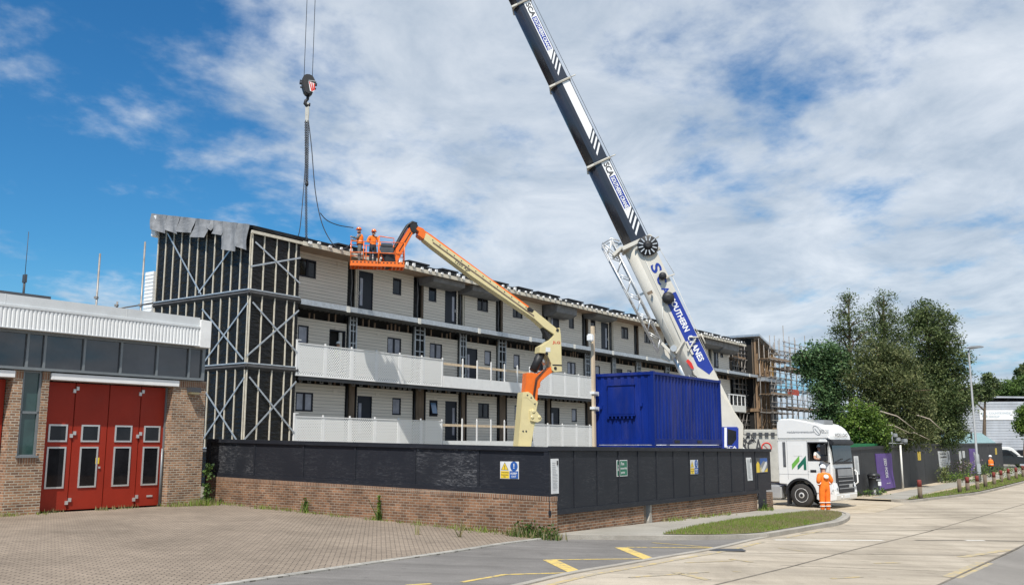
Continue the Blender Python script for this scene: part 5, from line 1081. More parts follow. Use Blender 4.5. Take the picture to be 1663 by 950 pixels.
# basket
BK = at_depth(612.5, 431, 49.6); BKR = 10
bw, bd = 1.42, .50
_r = R(BKR)
def bk2j(x, y, z):
    X = BK.x + x*math.cos(_r) - y*math.sin(_r); Y = BK.y + x*math.sin(_r) + y*math.cos(_r); dx, dy = X - JP[0], Y - JP[1]; a = R(JDEG)
    return (dx*math.cos(a) + dy*math.sin(a), -dx*math.sin(a) + dy*math.cos(a), BK.z + z)
def bkbuild(mb, name, mat, parent=None, bevel=0): mb.v = [bk2j(*v) for v in mb.v]; return mb.build(name, mat, parent or jl, bevel)
mb = MB(); mb.box(-bw, bw, -bd, bd, -.05, .0)
for x in [-bw + .2*k for k in range(15)]: mb.box(x, x + .06, -bd, bd, -.14, -.05)
mb.box(-bw, bw, -bd - .03, -bd, -.15, .12); mb.box(-bw, bw, bd, bd + .03, -.15, .12); mb.box(-bw - .03, -bw, -bd, bd, -.15, .12); mb.box(bw, bw + .03, -bd, bd, -.15, .12)
fl_ = bkbuild(mb, 'platform', 'orange')
for k in range(14): bkbuild(MB().box(-bw + .1 + .2*k, -bw + .19 + .2*k, -bd - .036, -bd - .031, .02, .08), 'grip_slot', 'black', fl_)
mb = MB()
P4 = [(-bw, -bd), (-.75, -bd), (.05, -bd), (bw, -bd), (bw, bd), (.4, bd), (-.6, bd), (-bw, bd)]
for i, (x, y) in enumerate(P4): mb.tube([(x, y, .0), (x, y, 1.18 if i not in (2,) else 1.5)], .026 if i != 2 else .045, 8)
for z in (.58, 1.18):
    for i in range(8):
        a, b = P4[i], P4[(i + 1) % 8]; mb.tube([(*a, z), (*b, z)], .024, 8)
mb.tube([(.05, -bd, 1.5), (.85, -bd + .05, 1.42), (.85, -bd + .05, .95), (.7, -bd + .05, .8)], .028, 8); mb.tube([(.05, -bd, .8), (.35, -bd + .2, .2)], .03, 8)
bkbuild(mb, 'guard_rail', 'orange')
mb = MB(); mb.box(.12, .84, -bd + .02, -bd + .42, .50, .95); mb.box(.16, .80, -bd + .0, -bd + .38, .95, 1.12); bkbuild(mb, 'control_console', 'darkgrey', None, .03)

# ------------------------------------------------------------------ people
BASE = {'pel': (0, 0, .95), 'spi': (0, .0, 1.14), 'che': (0, .0, 1.36), 'nek': (0, .0, 1.50), 'hd0': (0, .015, 1.60), 'hd1': (0, .025, 1.70),
        'shL': (-.19, 0, 1.43), 'elL': (-.25, -.03, 1.15), 'wrL': (-.25, .08, .92), 'haL': (-.24, .11, .84), 'shR': (.19, 0, 1.43), 'elR': (.25, -.03, 1.15), 'wrR': (.25, .08, .92), 'haR': (.24, .11, .84),
        'hiL': (-.10, 0, .91), 'knL': (-.115, .02, .50), 'anL': (-.12, -.01, .10), 'toL': (-.13, .15, .045), 'hiR': (.10, 0, .91), 'knR': (.115, .02, .50), 'anR': (.12, -.01, .10), 'toR': (.13, .15, .045)}
BONES = [('pel', 'spi'), ('spi', 'che'), ('che', 'nek'), ('nek', 'hd0'), ('hd0', 'hd1'), ('che', 'shL'), ('shL', 'elL'), ('elL', 'wrL'), ('wrL', 'haL'), ('che', 'shR'), ('shR', 'elR'), ('elR', 'wrR'), ('wrR', 'haR'), ('pel', 'hiL'), ('hiL', 'knL'), ('knL', 'anL'), ('anL', 'toL'), ('pel', 'hiR'), ('hiR', 'knR'), ('knR', 'anR'), ('anR', 'toR')]
RAD = {'pel': (.165, .125), 'spi': (.16, .115), 'che': (.175, .125), 'nek': (.06, .06), 'hd0': (.085, .095), 'hd1': (.088, .10), 'sh': (.085, .08), 'el': (.058, .058), 'wr': (.042, .042), 'ha': (.042, .028), 'hi': (.115, .11), 'kn': (.078, .078), 'an': (.058, .058), 'to': (.045, .035)}
def person(label, loc, heading, pose=None, top='suit', bottom='suit', hat='white', vest=None, scale=1.0, bulky=1.0, group=None, tape=True, arms=None):
    t = thing('person', label, 'person', loc, heading, group); J_ = {k: Vector(v) for k, v in BASE.items()}
    for k, v in (pose or {}).items(): J_[k] = Vector(v)
    names = list(J_); me = bpy.data.meshes.new('body'); me.from_pydata([J_[k]*scale for k in names], [(names.index(a), names.index(b)) for a, b in BONES], [])
    o = bpy.data.objects.new('body', me); COL.objects.link(o); md = o.modifiers.new('skin', 'SKIN'); md.use_smooth_shade = True; md.branch_smoothing = .6
    for i, k in enumerate(names):
        r = RAD.get(k) or RAD[k[:2]]; f = scale*(bulky if k[:2] in ('pe', 'sp', 'ch', 'sh', 'el', 'hi', 'kn', 'an') else 1); me.skin_vertices[0].data[i].radius = (r[0]*f, r[1]*f); me.skin_vertices[0].data[i].use_root = (k == 'pel')
    ss = o.modifiers.new('sub', 'SUBSURF'); ss.levels = 2; ss.render_levels = 2
    dg = bpy.context.evaluated_depsgraph_get(); dg.update(); m2 = bpy.data.meshes.new_from_object(o.evaluated_get(dg)); bpy.data.objects.remove(o)
    m2.materials.clear()
    for k in ['skin', top, bottom, 'boot', arms or top]: m2.materials.append(M[k])
    bm = bmesh.new(); bm.from_mesh(m2); mats = ['skin', top, bottom, 'boot', arms or top]
    def grp(k):
        if k[:2] in ('ha', 'hd', 'ne'): return 0
        if k[:2] in ('to',): return 3
        if k[:2] in ('hi', 'kn', 'an', 'pe'): return 2
        if k[:2] in ('el', 'wr'): return 4
        return 1
    for f in bm.faces:
        c = f.calc_center_median(); best = min(names, key=lambda k: (J_[k]*scale - c).length - (RAD.get(k) or RAD[k[:2]])[0]*.8); f.material_index = grp(best); f.smooth = True
        if best[:2] == 'an' and c.z < J_[best].z*scale - .02: f.material_index = 3
    # fingers, thumb, nose and ears rooted in the body mesh
    mb = MB()
    for s in 'LR':
        h = J_['ha' + s]*scale; w = J_['wr' + s]*scale; d = (h - w).normalized(); side = d.cross(Vector((1, 0, 0)) if abs(d.x) < .7 else Vector((0, 0, 1))).normalized(); up = side.cross(d)
        for q in range(4):
            a = h + side*(.024*(q - 1.5)); l = (.062, .072, .068, .052)[q]; mb.tube([a, a + d*l*.55 + up*.008, a + d*l*.9 + up*.03], [.010, .009, .007], 6)
        a = h - d*.03 + side*.035; mb.tube([a, a + side*.025 + d*.025, a + side*.03 + d*.055 + up*.012], [.012, .010, .008], 6)
    hd = J_['hd1']*scale; n = J_['hd0']*scale
    mb.lathe([(.012, -.02), (.016, 0), (.010, .03)], n + Vector((0, .092, .02)), (0, .3, 1), 8)
    for s in (-1, 1): mb.lathe([(.012, -.03), (.022, 0), (.012, .03)], n + Vector((s*.088, -.005, .03)), (0, 0, 1), 8); mb.lathe([(.010, 0), (.008, .006)], n + Vector((s*.033, .088, .05)), (0, 1, 0), 8, 3)
    base = len(bm.verts); vv = [bm.verts.new(v) for v in mb.v]
    for f, m_ in zip(mb.f, mb.m):
        try: nf = bm.faces.new([vv[i] for i in f]); nf.material_index = m_; nf.smooth = True
        except ValueError: pass
    bm.to_mesh(m2); bm.free()
    m2.name = 'body'; b = bpy.data.objects.new('body', m2); COL.objects.link(b); b.parent = t
    hd = hd + Vector((0, 0, .015))
    mb = MB(); mb.lathe([(.118*scale, 0), (.116*scale, .03), (.108*scale, .07), (.085*scale, .11), (.045*scale, .135), (.001, .142)], hd, (0, -.08, 1), 18); mb.lathe([(.118*scale, 0), (.142*scale, .0), (.142*scale, .01), (.118*scale, .012)], hd, (0, -.08, 1), 18); mb.box(hd.x - .07, hd.x + .07, hd.y + .10, hd.y + .175, hd.z - .008, hd.z + .006); mb.build('hard_hat', hat, t)
    if vest:
        c = J_['che']*scale; s_ = J_['spi']*scale; mb = MB(); n_ = 18
        prof = [(s_.z - .16, .205, .155), (s_.z, .205, .155), (c.z - .05, .225, .165), (c.z + .10, .17, .13), (c.z + .13, .09, .09)]
        rings = []
        for z, rx, ry in prof:
            k = max(0, min(1, (z - s_.z)/(c.z - s_.z))); cx = s_.x + (c.x - s_.x)*k; cy = s_.y + (c.y - s_.y)*k; i = len(mb.v); rings.append(i); mb.v += [(cx + rx*scale*math.cos(2*math.pi*q/n_), cy + ry*scale*math.sin(2*math.pi*q/n_), z) for q in range(n_)]
        for a, b2 in zip(rings[:-1], rings[1:]):
            for q in range(n_): mb.f.append((a + q, a + (q + 1) % n_, b2 + (q + 1) % n_, b2 + q)); mb.m.append(0); mb.s.append(True)
        o = mb.build('vest', vest, t); mb = MB()
        mb.lathe([(.001, 0), (.2, 0), (.2, .045), (.001, .045)], (0, 0, 0), (0, 0, 1), 18); mb.v = [(s_.x + v[0]*1.06*scale, s_.y + v[1]*.81*scale, s_.z - .05 + v[2]) for v in mb.v]; mb.build('reflective_band', 'tape', o)
    if tape:
        for s in 'LR':
            for a, b2, q, r in (('kn', 'an', .35, .082), ('kn', 'an', .7, .074), ('el', 'wr', .3, .062)):
                if a == 'el' and (arms or top) != 'suit': continue
                if a == 'kn' and bottom != 'suit': continue
                A = J_[a + s]*scale; B_ = J_[b2 + s]*scale; p = A.lerp(B_, q); d = (B_ - A).normalized(); mb = MB(); mb.lathe([(r*scale*bulky, -.022), (r*scale*bulky*1.04, 0), (r*scale*bulky, .022)], p, d, 14); mb.build('reflective_band', 'tape', t)
    return t
p = G(1341, 831)
WK = person('worker in orange overalls and white hard hat standing beside the white lorry', (p.x, p.y, p.z), 12, {'elL': (-.29, -.08, 1.17), 'wrL': (-.17, .12, 1.02), 'haL': (-.09, .18, 1.02), 'elR': (.29, -.08, 1.17), 'wrR': (.17, .12, 1.0), 'haR': (.09, .18, 1.0), 'hd0': (0, .03, 1.59), 'hd1': (0, .05, 1.68)}, scale=1.05, bulky=1.5)
mb = MB(); mb.lathe([(.001, 0), (.11, .0), (.12, .01), (.10, .025), (.001, .03)], (0, -.175, 1.42), (0, -1, .25), 16); mb.v = [(x, y, 1.42 + (z - 1.42)*.75) for x, y, z in mb.v]; mb.build('back_yoke', 'offwhite', WK)
p = G(1611, 776)
person('worker in orange vest and dark trousers walking past the far hoarding', (p.x, p.y, p.z), -20, {'anR': (.1, .22, .12), 'toR': (.11, .38, .07), 'knR': (.11, .16, .52), 'anL': (-.1, -.25, .13), 'toL': (-.1, -.12, .05), 'knL': (-.11, -.06, .5), 'elR': (.27, .06, 1.17), 'wrR': (.2, .28, 1.1), 'haR': (.17, .34, 1.1)}, top='navy', bottom='navy', vest='suit', scale=1.03, bulky=1.12)
def bkw(x, y): c_, s_ = math.cos(R(BKR)), math.sin(R(BKR)); return (BK.x + x*c_ - y*s_, BK.y + x*s_ + y*c_, BK.z + .002)
person('basket worker holding the tag line, orange vest over grey shirt', bkw(-.95, .12), 95, {'elL': (-.24, .12, 1.22), 'wrL': (-.12, .34, 1.32), 'haL': (-.08, .42, 1.35), 'elR': (.25, .10, 1.2), 'wrR': (.14, .33, 1.22), 'haR': (.1, .4, 1.25), 'hd0': (0, .05, 1.59), 'hd1': (0, .06, 1.69)}, top='khaki', bottom='khaki', vest='suit', hat='orange', scale=1.15)
person('basket worker in orange shirt and dark shorts at the lift controls', bkw(-.25, -.05), -150, {'elL': (-.30, .05, 1.2), 'wrL': (-.34, .2, 1.0), 'haL': (-.36, .26, .96), 'elR': (.30, .03, 1.17), 'wrR': (.30, .26, 1.08), 'haR': (.3, .33, 1.08), 'hd0': (.0, .06, 1.58), 'hd1': (0, .09, 1.67)}, top='suit', bottom='navy', hat='orange', scale=1.08, tape=False, bulky=1.12)
def flat_pt(t_, w_, z): a = R(ADEG); return (AP[0] + t_*math.cos(a) - w_*math.sin(a), AP[1] + t_*math.sin(a) + w_*math.cos(a), z)
person('worker in yellow vest and white hard hat in the open flat doorway', flat_pt(3.75, WY - .45, 6.46), ADEG - 120, None, top='navy', bottom='navy', vest='vest_yellow', scale=1.05, tape=False)
person('worker in yellow vest on the ground floor walkway behind the boom lift', flat_pt(22.75, .75, 2.76), ADEG - 150, None, top='navy', bottom='navy', vest='vest_yellow', scale=1.05, tape=False)

# ------------------------------------------------------------------ lorry tractor unit
TD = -40.0; wp = G(1304, 823.5); a = R(TD)
TR = (wp.x - (-1.42*math.cos(a) + 1.12*math.sin(a)), wp.y - (-1.42*math.sin(a) - 1.12*math.cos(a)), wp.z)
tr = thing('lorry', 'white tractor lorry with green logo leaving the site gate', 'lorry', TR, TD)
XZt = lambda u, v, w: (u, w, v)
arch = [(-1.42 + .66*math.cos(q), .55 + .66*math.sin(q)) for q in [math.pi*k/12 for k in range(0, 13)]]
prof = [(.02, .95), (.03, .62)] + [(-.74, .62)] + arch[1:-1] + [(-2.1, .98), (-2.42, 1.0), (-2.42, 2.95), (-.16, 2.95), (-.06, 2.5), (.0, 1.95), (.02, 1.7)]
mb = MB(); mb.prism(prof, XZt, -1.24, 1.24); cab = mb.build('cab', 'truck', tr, .035)
cut = MB().box(-.98, -.16, -1.4, -.25, 2.06, 2.78).build('cutter', 'dark'); cut.parent = tr
md = cab.modifiers.new('opening', 'BOOLEAN'); md.object = cut; md.operation = 'DIFFERENCE'; md.solver = 'EXACT'
dg = bpy.context.evaluated_depsgraph_get(); dg.update(); nm = bpy.data.meshes.new_from_object(cab.evaluated_get(dg)); cab.modifiers.clear(); cab.data = nm; nm.name = 'cab'; bpy.data.objects.remove(cut)
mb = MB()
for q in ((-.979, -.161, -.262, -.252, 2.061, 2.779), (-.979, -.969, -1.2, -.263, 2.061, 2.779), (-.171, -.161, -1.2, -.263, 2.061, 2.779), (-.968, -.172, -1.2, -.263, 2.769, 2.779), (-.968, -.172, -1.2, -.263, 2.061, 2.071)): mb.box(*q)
mb.build('cab_shade_lining', 'dark', tr)  # added lining, its dark colour stands in for the dim cab inside
roof = [(-2.44, 2.952), (-2.44, 3.5), (-2.40, 3.78), (-2.30, 3.86), (-1.75, 3.87), (-1.35, 3.80), (-.85, 3.70), (-.45, 3.58), (-.18, 3.36), (-.03, 3.08), (.0, 2.88), (-.12, 2.952)]
mb = MB(); mb.prism(roof, XZt, -1.22, 1.22); roofo = mb.build('roof_fairing', 'truck', tr, .06)
mb = MB(); mb.box(-2.40, -.5, -1.252, -1.22, 2.90, 2.95); mb.build('roof_seam', 'offwhite', roofo)
mb = MB(); mb.prism([(-.50, 2.945), (-.1, 2.96), (.12, 2.86), (.14, 2.72), (.02, 2.68), (-.25, 2.80)], XZt, -1.2, 1.2); mb.build('sun_visor', 'black', tr, .03)
mb = MB(); mb.prism([(-.03, 2.76), (.035, 2.0), (.06, 1.98), (.0, 2.78)], XZt, -1.10, 1.10); mb.build('windscreen', 'screen', tr, .01)
mb = MB(); mb.tube([(.07, -.9, 1.98), (.085, -.1, 2.1)], .02, 6); mb.tube([(.07, .1, 1.98), (.085, .9, 2.1)], .02, 6); mb.box(.03, .085, -1.12, 1.12, 1.88, 1.97); mb.build('wiper', 'black', tr)
fr = MB(); fr.box(-1.03, -.98, -1.25, -1.21, 2.01, 2.83); fr.box(-.16, -.12, -1.25, -1.21, 2.01, 2.83); fr.box(-.98, -.16, -1.25, -1.21, 2.78, 2.83); fr.box(-.98, -.16, -1.25, -1.21, 2.01, 2.06); fr.build('window_seal', 'black', tr)
mb = MB(); mb.box(-2.20, -2.03, -1.252, -1.2, 1.72, 2.85); mb.build('side_grille', 'black', tr, .02)
mb = MB()
for k in range(22): mb.box(-2.18, -2.05, -1.258, -1.2525, 1.78 + .048*k, 1.80 + .048*k)
mb.build('grille_mesh', 'grey', tr)
mb = MB()                                       # panel gaps
for x, z0_, z1_ in ((-1.06, 1.25, 2.9), (-.09, 1.0, 2.85), (-1.98, 1.2, 2.9)): mb.box(x, x + .012, -1.2445, -1.2, z0_, z1_)
mb.box(-2.4, -1.0, -1.2445, -1.2, 1.42, 1.432); mb.box(-1.05, -.1, -1.2445, -1.2, 1.55, 1.56); mb.build('panel_gap', 'grey', cab)
MB().box(-1.72, -1.25, -1.248, -1.2, 2.2, 2.75).build('locker_panel', 'truck', cab, .03)
MB().box(-.95, -.68, -1.255, -1.2, 1.52, 1.63).build('door_handle', 'black', cab, .01)
mb = MB(); mb.prism([(-1.78, 1.62), (-1.78, 1.86), (-1.42, 2.24), (-1.42, 2.0)], XZt, -1.2495, -1.2465); mb.build('logo', 'leafgreen', cab)
mb = MB(); mb.prism([(-1.52, 1.62), (-1.52, 1.80), (-1.12, 2.24), (-1.12, 1.62), (-1.24, 1.62), (-1.24, 1.88), (-1.42, 1.70)], XZt, -1.2497, -1.2467); mb.build('logo', 'darkgreen', cab)
mb = MB(); add_text(mb, 'modularmovements.com', (-1.95, -1.224, 3.22), (1, 0, 0), (0, 0, 1), .10, 1.25); mb.build('lettering', 'grey', roofo); mb = MB(); add_text(mb, 'WIDE LOAD', (-.42, -1.224, 3.2), (1, 0, 0), (0, 0, 1), .17, .38); mb.build('lettering', 'grey', roofo)
mb = MB(); mb.lathe([(.145, 0), (.17, .0), (.17, .006), (.145, .006), (.145, 0)], (-.58, -1.222, 3.33), (0, -1, 0), 24, cap=False); mb.v = [(v[0], v[1], 3.33 + (v[2] - 3.33)*1.1 - (v[0] + .58)*.6) for v in mb.v]; mb.bar((-.66, -1.226, 3.42), (-.48, -1.226, 3.2), .008, .03, up=(0, 1, 0)); mb.build('emblem', 'grey', roofo)
mb = MB(); add_text(mb, 'WIDE LOAD', (.03, -.75, 3.05), (0, 1, 0), (0, 0, 1), .16, 1.5); mb.build('lettering', 'ink', roofo)
mb = MB(); mb.box(-1.0, -.5, -.5, .5, 3.6, 3.80); mb.tube([(-1.3, -.6, 3.75), (-1.3, -.6, 3.88)], .05, 8); mb.build('beacon_bar', 'grey', tr, .03)
mb = MB(); mb.prism([(.02, 1.72), (.10, 1.68), (.175, .66), (.02, .56)], XZt, -.90, .90); gr = mb.build('grille', 'black', tr, .02); gr2 = MB()
for z in (1.30, 1.14, .98, .82): gr2.box(.10, .185 - .03*(z - .8), -.86, .86, z, z + .035)
gr2.build('grille_bar', 'grey', gr); MB().box(.09, .135, -.84, .84, 1.36, 1.66).build('badge_panel', 'grey', gr, .01); MB().box(.12, .19, .25, .6, .86, 1.0).build('number_plate', 'alu', gr)
mb = MB(); mb.prism([(.0, .95), (.10, .86), (.16, .6), (.12, .34), (-.1, .30), (-.72, .34), (-.74, .62), (-.3, .66), (.0, .66)], XZt, -1.25, 1.25); bpr = mb.build('bumper', 'truck', tr, .04)
for y in (-1.04, 1.04):
    mb = MB(); mb.prism([(.06, 1.10), (.14, .82), (.12, .66), (.02, .66), (.0, 1.05)], XZt, y - .17, y + .17); h = mb.build('headlight', 'lamp', tr, .03); mb = MB(); mb.lathe([(.06, 0), (.05, .02)], (.13, y, .84), (1, 0, .2), 12); mb.build('bulb_ring', 'grey', h)
mb = MB(); mb.prism([(-.02, 1.05), (.03, .8), (-.1, .62), (-.36, .68), (-.34, .76)], XZt, -1.262, -1.2); mb.build('headlight_side', 'lamp', tr, .01)
mb = MB(); mb.tube([(.13, -.6, .40), (.15, -.6, .52)], .03, 6); mb.box(.145, .165, -.3, .28, .42, .54); mb.build('front_plate', 'paper', bpr)
mb = MB(); mb.prism([(-1.42 + .72*math.cos(q), .55 + .72*math.sin(q)) for q in [math.pi*k/14 for k in range(0, 15)]] + [(-1.42 + .62*math.cos(q), .55 + .62*math.sin(q)) for q in [math.pi*k/14 for k in range(14, -1, -1)]], XZt, -1.265, -.8); mb.build('wheel_arch', 'black', tr)
def truck_wheel(x, y, s=1):
    mb = MB(); mb.lathe([(.30, -.15), (.47, -.155), (.515, -.11), (.52, 0), (.515, .11), (.47, .155), (.30, .15)], (x, y, .52), (0, 1, 0), 36); o = mb.build('wheel', 'tyre', tr)
    mb = MB(); d = Vector((0, -1 if y < 0 else 1, 0)); c = Vector((x, y, .52)); mb.lathe([(.30, .12), (.305, .155), (.28, .15), (.27, .07), (.18, .06), (.17, .12), (.11, .16), (.02, .165)], c, d, 28); mb.build('rim', 'rim', o)
    mb = MB()
    for k in range(10):
        a_ = 2*math.pi*k/10; p_ = c + Vector((math.cos(a_)*.225, 0, math.sin(a_)*.225)); mb.lathe([(.032, .06), (.030, .078)], p_, d, 8)
    mb.lathe([(.075, .165), (.06, .175)], c, d, 12); mb.build('hub_cap', 'black', o)
for x in (-1.42, -5.2):
    for y in (-1.05, 1.05): truck_wheel(x, y)
mb = MB(); mb.box(-6.2, -.3, -.5, -.28, .62, .95); mb.box(-6.2, -.3, .28, .5, .62, .95); mb.box(-5.6, -4.3, -.45, .45, .96, 1.18); mb.box(-3.9, -2.7, -.8, -.5, .4, .9); mb.build('chassis', 'darkgrey', tr)
mb = MB(); mb.box(-3.15, -2.35, -1.2, -.55, .32, .92); mb.build('tank', 'alu', tr, .06)
mb = MB(); mb.box(-6.1, -4.4, -1.2, -.8, 1.05, 1.12); mb.box(-2.08, -2.0, -1.24, -.9, .12, 1.0); mb.tube([(-2.7, -.3, 1.2), (-2.8, -.25, 1.6), (-2.9, 0, 1.9)], .06, 8); mb.build('mudguard', 'black', tr)
mb = MB(); mb.box(-.36, -.16, -1.50, -1.32, 2.28, 2.72); mb.box(-.36, -.10, -1.50, -1.30, 2.02, 2.24); mb.tube([(-.1, -1.22, 2.78), (-.2, -1.42, 2.74), (-.22, -1.42, 2.0), (-.05, -1.22, 1.92)], .03, 6); mb.build('mirror', 'black', tr, .02)
mb = MB(); mb.tube([(.05, 1.3, 1.6), (.14, 1.36, 1.5), (.16, 1.36, 1.05), (.05, 1.28, .95)], .035, 6); mb.build('side_flap', 'truck', tr)
DP = TR; a = R(TD)
dl = (-.66, -.88, 1.42); person('lorry driver in white hard hat leaning at the open cab window', (DP[0] + dl[0]*math.cos(a) - dl[1]*math.sin(a), DP[1] + dl[0]*math.sin(a) + dl[1]*math.cos(a), DP[2] + .93), TD - 130, {'elL': (-.28, .12, 1.18), 'wrL': (-.12, .30, 1.16), 'haL': (-.02, .36, 1.18), 'elR': (.28, .12, 1.18), 'wrR': (.2, .32, 1.16), 'haR': (.12, .38, 1.18), 'knL': (-.14, .42, .92), 'anL': (-.14, .5, .5), 'toL': (-.14, .64, .46), 'knR': (.14, .42, .92), 'anR': (.14, .5, .5), 'toR': (.14, .64, .46), 'hd0': (0, .06, 1.58), 'hd1': (0, .08, 1.67)}, top='offwhite', bottom='navy', tape=False, arms='skin')

# ------------------------------------------------------------------ trees
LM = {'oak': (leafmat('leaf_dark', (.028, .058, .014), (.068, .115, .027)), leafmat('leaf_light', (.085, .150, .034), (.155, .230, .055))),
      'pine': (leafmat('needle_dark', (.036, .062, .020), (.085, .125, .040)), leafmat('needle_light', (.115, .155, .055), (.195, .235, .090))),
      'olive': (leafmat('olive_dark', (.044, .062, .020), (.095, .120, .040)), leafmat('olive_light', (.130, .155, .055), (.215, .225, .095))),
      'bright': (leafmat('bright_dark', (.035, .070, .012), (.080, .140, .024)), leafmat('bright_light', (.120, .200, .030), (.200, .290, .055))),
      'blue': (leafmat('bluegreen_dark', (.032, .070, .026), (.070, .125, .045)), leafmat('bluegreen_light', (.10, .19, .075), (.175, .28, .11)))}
def leaf_quads(mb, c, sig, n, size, m, rnd, droop=0.0, thin=.5):
    for _ in range(n):
        p = Vector((c[0] + rnd.gauss(0, sig), c[1] + rnd.gauss(0, sig), c[2] + rnd.gauss(0, sig*.72))); s = size*rnd.uniform(.6, 1.25)
        a = Vector((rnd.gauss(0, 1), rnd.gauss(0, 1), rnd.gauss(0, .7) - droop)).normalized(); b = a.cross(Vector((rnd.gauss(0, 1), rnd.gauss(0, 1), rnd.gauss(0, 1)))).normalized()*(s*thin)
        a = a*s; mb.face([p - a*.5, p + b*.5, p + a*.5, p - b*.5], m)
def tree(name, label, Y, base_px, blobs, kind, leaf=.24, dens=1.0, droop=0.0, depth=.8, trunk_r=.28, thin=.5, group='trees behind the dark hoarding', zbase=0.0, seed=1, dead=0, cat='tree'):
    rnd = random.Random(seed); b0 = at_depth(base_px, 723, Y); base = Vector((b0.x, Y, zbase)); t = thing(name, label, cat, base, 0, group)
    B = []
    for px, py, rx, ry in blobs:
        c = at_depth(px, py, Y + rnd.uniform(-.5, .5)*rx/26); k = Y*1.03/FPX; B.append((c - base, rx*k*1.12, ry*k*1.12))
    top = max(B, key=lambda q: q[0].z); tz = top[0].z
    mb = MB(); pts = [Vector((0, 0, -.2)), Vector((rnd.uniform(-.1, .1), 0, tz*.3)), Vector((top[0].x*.4, top[0].y*.4, tz*.62)), Vector((top[0].x*.95, top[0].y, tz + top[2]*.5))]
    mb.tube(pts, [trunk_r, trunk_r*.8, trunk_r*.5, .03], 10); mb.build('trunk', 'bark', t)
    mb = MB()
    for c, rx, rz in B:
        z0 = max(.6, min(tz*.85, c.z - rz*.9 - .5*abs(c.x))); k = z0/max(tz, .1); st = Vector((top[0].x*.6*k, 0, z0)); mid = st.lerp(c, .55) + Vector((0, 0, .25)); mb.tube([st, mid, c + Vector((0, 0, -rz*.1))], [trunk_r*.38, trunk_r*.22, .03], 6)
        for _ in range(5):
            e = c + Vector((rnd.uniform(-1, 1)*rx*.9, rnd.uniform(-1, 1)*rx*depth, rnd.uniform(-.7, .8)*rz)); mb.tube([mid, mid.lerp(e, .6) + Vector((0, 0, .12)), e], [trunk_r*.16, .035, .012], 5)
    mb.build('limb', 'bark', t)
    if dead:
        mb = MB()
        for c, rx, rz in B[-dead:]:
            for _ in range(2):
                e = c + Vector((rnd.uniform(-.2, 1.0)*rx, -rx*1.05, rnd.uniform(-.6, .3)*rz)); s0 = e + Vector((-rnd.uniform(1, 2), .3, rnd.uniform(.3, 1.2))); mb.tube([s0, s0.lerp(e, .5) + Vector((0, 0, .25)), e], [.05, .04, .015], 5)
        mb.build('bare_branch', 'palebark', t)
    mb = MB()
    for c, rx, rz in B:
        area = rx*rz*3.14; ncl = max(20, int(area*30*dens)); sig = .20 + .05*min(rx, rz)
        for _ in range(ncl):
            u = Vector((rnd.gauss(0, 1), rnd.gauss(0, 1), rnd.gauss(0, 1))).normalized(); q = rnd.uniform(.35, 1.0)**.45*(rnd.uniform(.84, 1.12) if rnd.random() < .86 else rnd.uniform(1.08, 1.36)); p = c + Vector((u.x*rx*q, u.y*rx*depth*q, u.z*rz*q))
            m = 1 if rnd.random() < .20 + .38*max(0, u.z*.7 - u.y*.4) + (.2 if q > .97 else 0) else 0  # paler leaves favour the top and sunward side, sunlight put into crown colour
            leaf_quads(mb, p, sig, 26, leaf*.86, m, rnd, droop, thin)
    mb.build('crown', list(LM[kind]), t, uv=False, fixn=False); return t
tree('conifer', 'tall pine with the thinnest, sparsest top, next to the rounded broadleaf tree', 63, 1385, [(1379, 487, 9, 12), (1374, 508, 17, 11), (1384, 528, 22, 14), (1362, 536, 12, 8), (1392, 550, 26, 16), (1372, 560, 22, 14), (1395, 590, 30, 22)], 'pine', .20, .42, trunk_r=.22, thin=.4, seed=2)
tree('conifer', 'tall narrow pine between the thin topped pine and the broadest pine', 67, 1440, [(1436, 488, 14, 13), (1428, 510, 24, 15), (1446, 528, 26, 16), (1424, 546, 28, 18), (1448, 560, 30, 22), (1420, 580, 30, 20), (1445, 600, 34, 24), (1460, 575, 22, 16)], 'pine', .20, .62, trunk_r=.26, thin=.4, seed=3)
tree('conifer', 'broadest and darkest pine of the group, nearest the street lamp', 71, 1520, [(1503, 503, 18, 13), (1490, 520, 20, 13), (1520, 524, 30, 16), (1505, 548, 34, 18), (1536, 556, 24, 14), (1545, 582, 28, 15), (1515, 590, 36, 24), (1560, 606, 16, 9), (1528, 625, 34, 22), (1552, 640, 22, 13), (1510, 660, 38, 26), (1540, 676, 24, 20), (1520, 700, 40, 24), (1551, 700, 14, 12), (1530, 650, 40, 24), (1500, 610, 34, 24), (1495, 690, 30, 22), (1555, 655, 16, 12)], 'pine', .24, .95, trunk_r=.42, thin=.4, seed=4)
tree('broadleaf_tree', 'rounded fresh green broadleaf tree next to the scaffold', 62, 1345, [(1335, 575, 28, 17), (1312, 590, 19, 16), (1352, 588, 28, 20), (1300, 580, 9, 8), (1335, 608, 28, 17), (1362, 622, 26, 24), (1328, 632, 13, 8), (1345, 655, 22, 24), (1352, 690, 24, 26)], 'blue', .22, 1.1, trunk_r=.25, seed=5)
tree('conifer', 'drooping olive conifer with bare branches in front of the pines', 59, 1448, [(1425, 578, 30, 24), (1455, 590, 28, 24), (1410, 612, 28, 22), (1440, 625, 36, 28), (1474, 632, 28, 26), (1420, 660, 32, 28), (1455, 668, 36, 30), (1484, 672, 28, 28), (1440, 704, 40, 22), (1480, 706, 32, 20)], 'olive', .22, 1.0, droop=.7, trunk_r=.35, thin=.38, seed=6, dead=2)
tree('broadleaf_bush', 'bright green sunlit bush just above the hoarding by the lorry', 55.5, 1402, [(1398, 668, 18, 15), (1388, 688, 20, 16), (1410, 690, 22, 17), (1425, 705, 18, 14), (1378, 708, 14, 14), (1400, 712, 26, 15), (1432, 718, 10, 8)], 'bright', .22, 1.15, trunk_r=.12, seed=7)
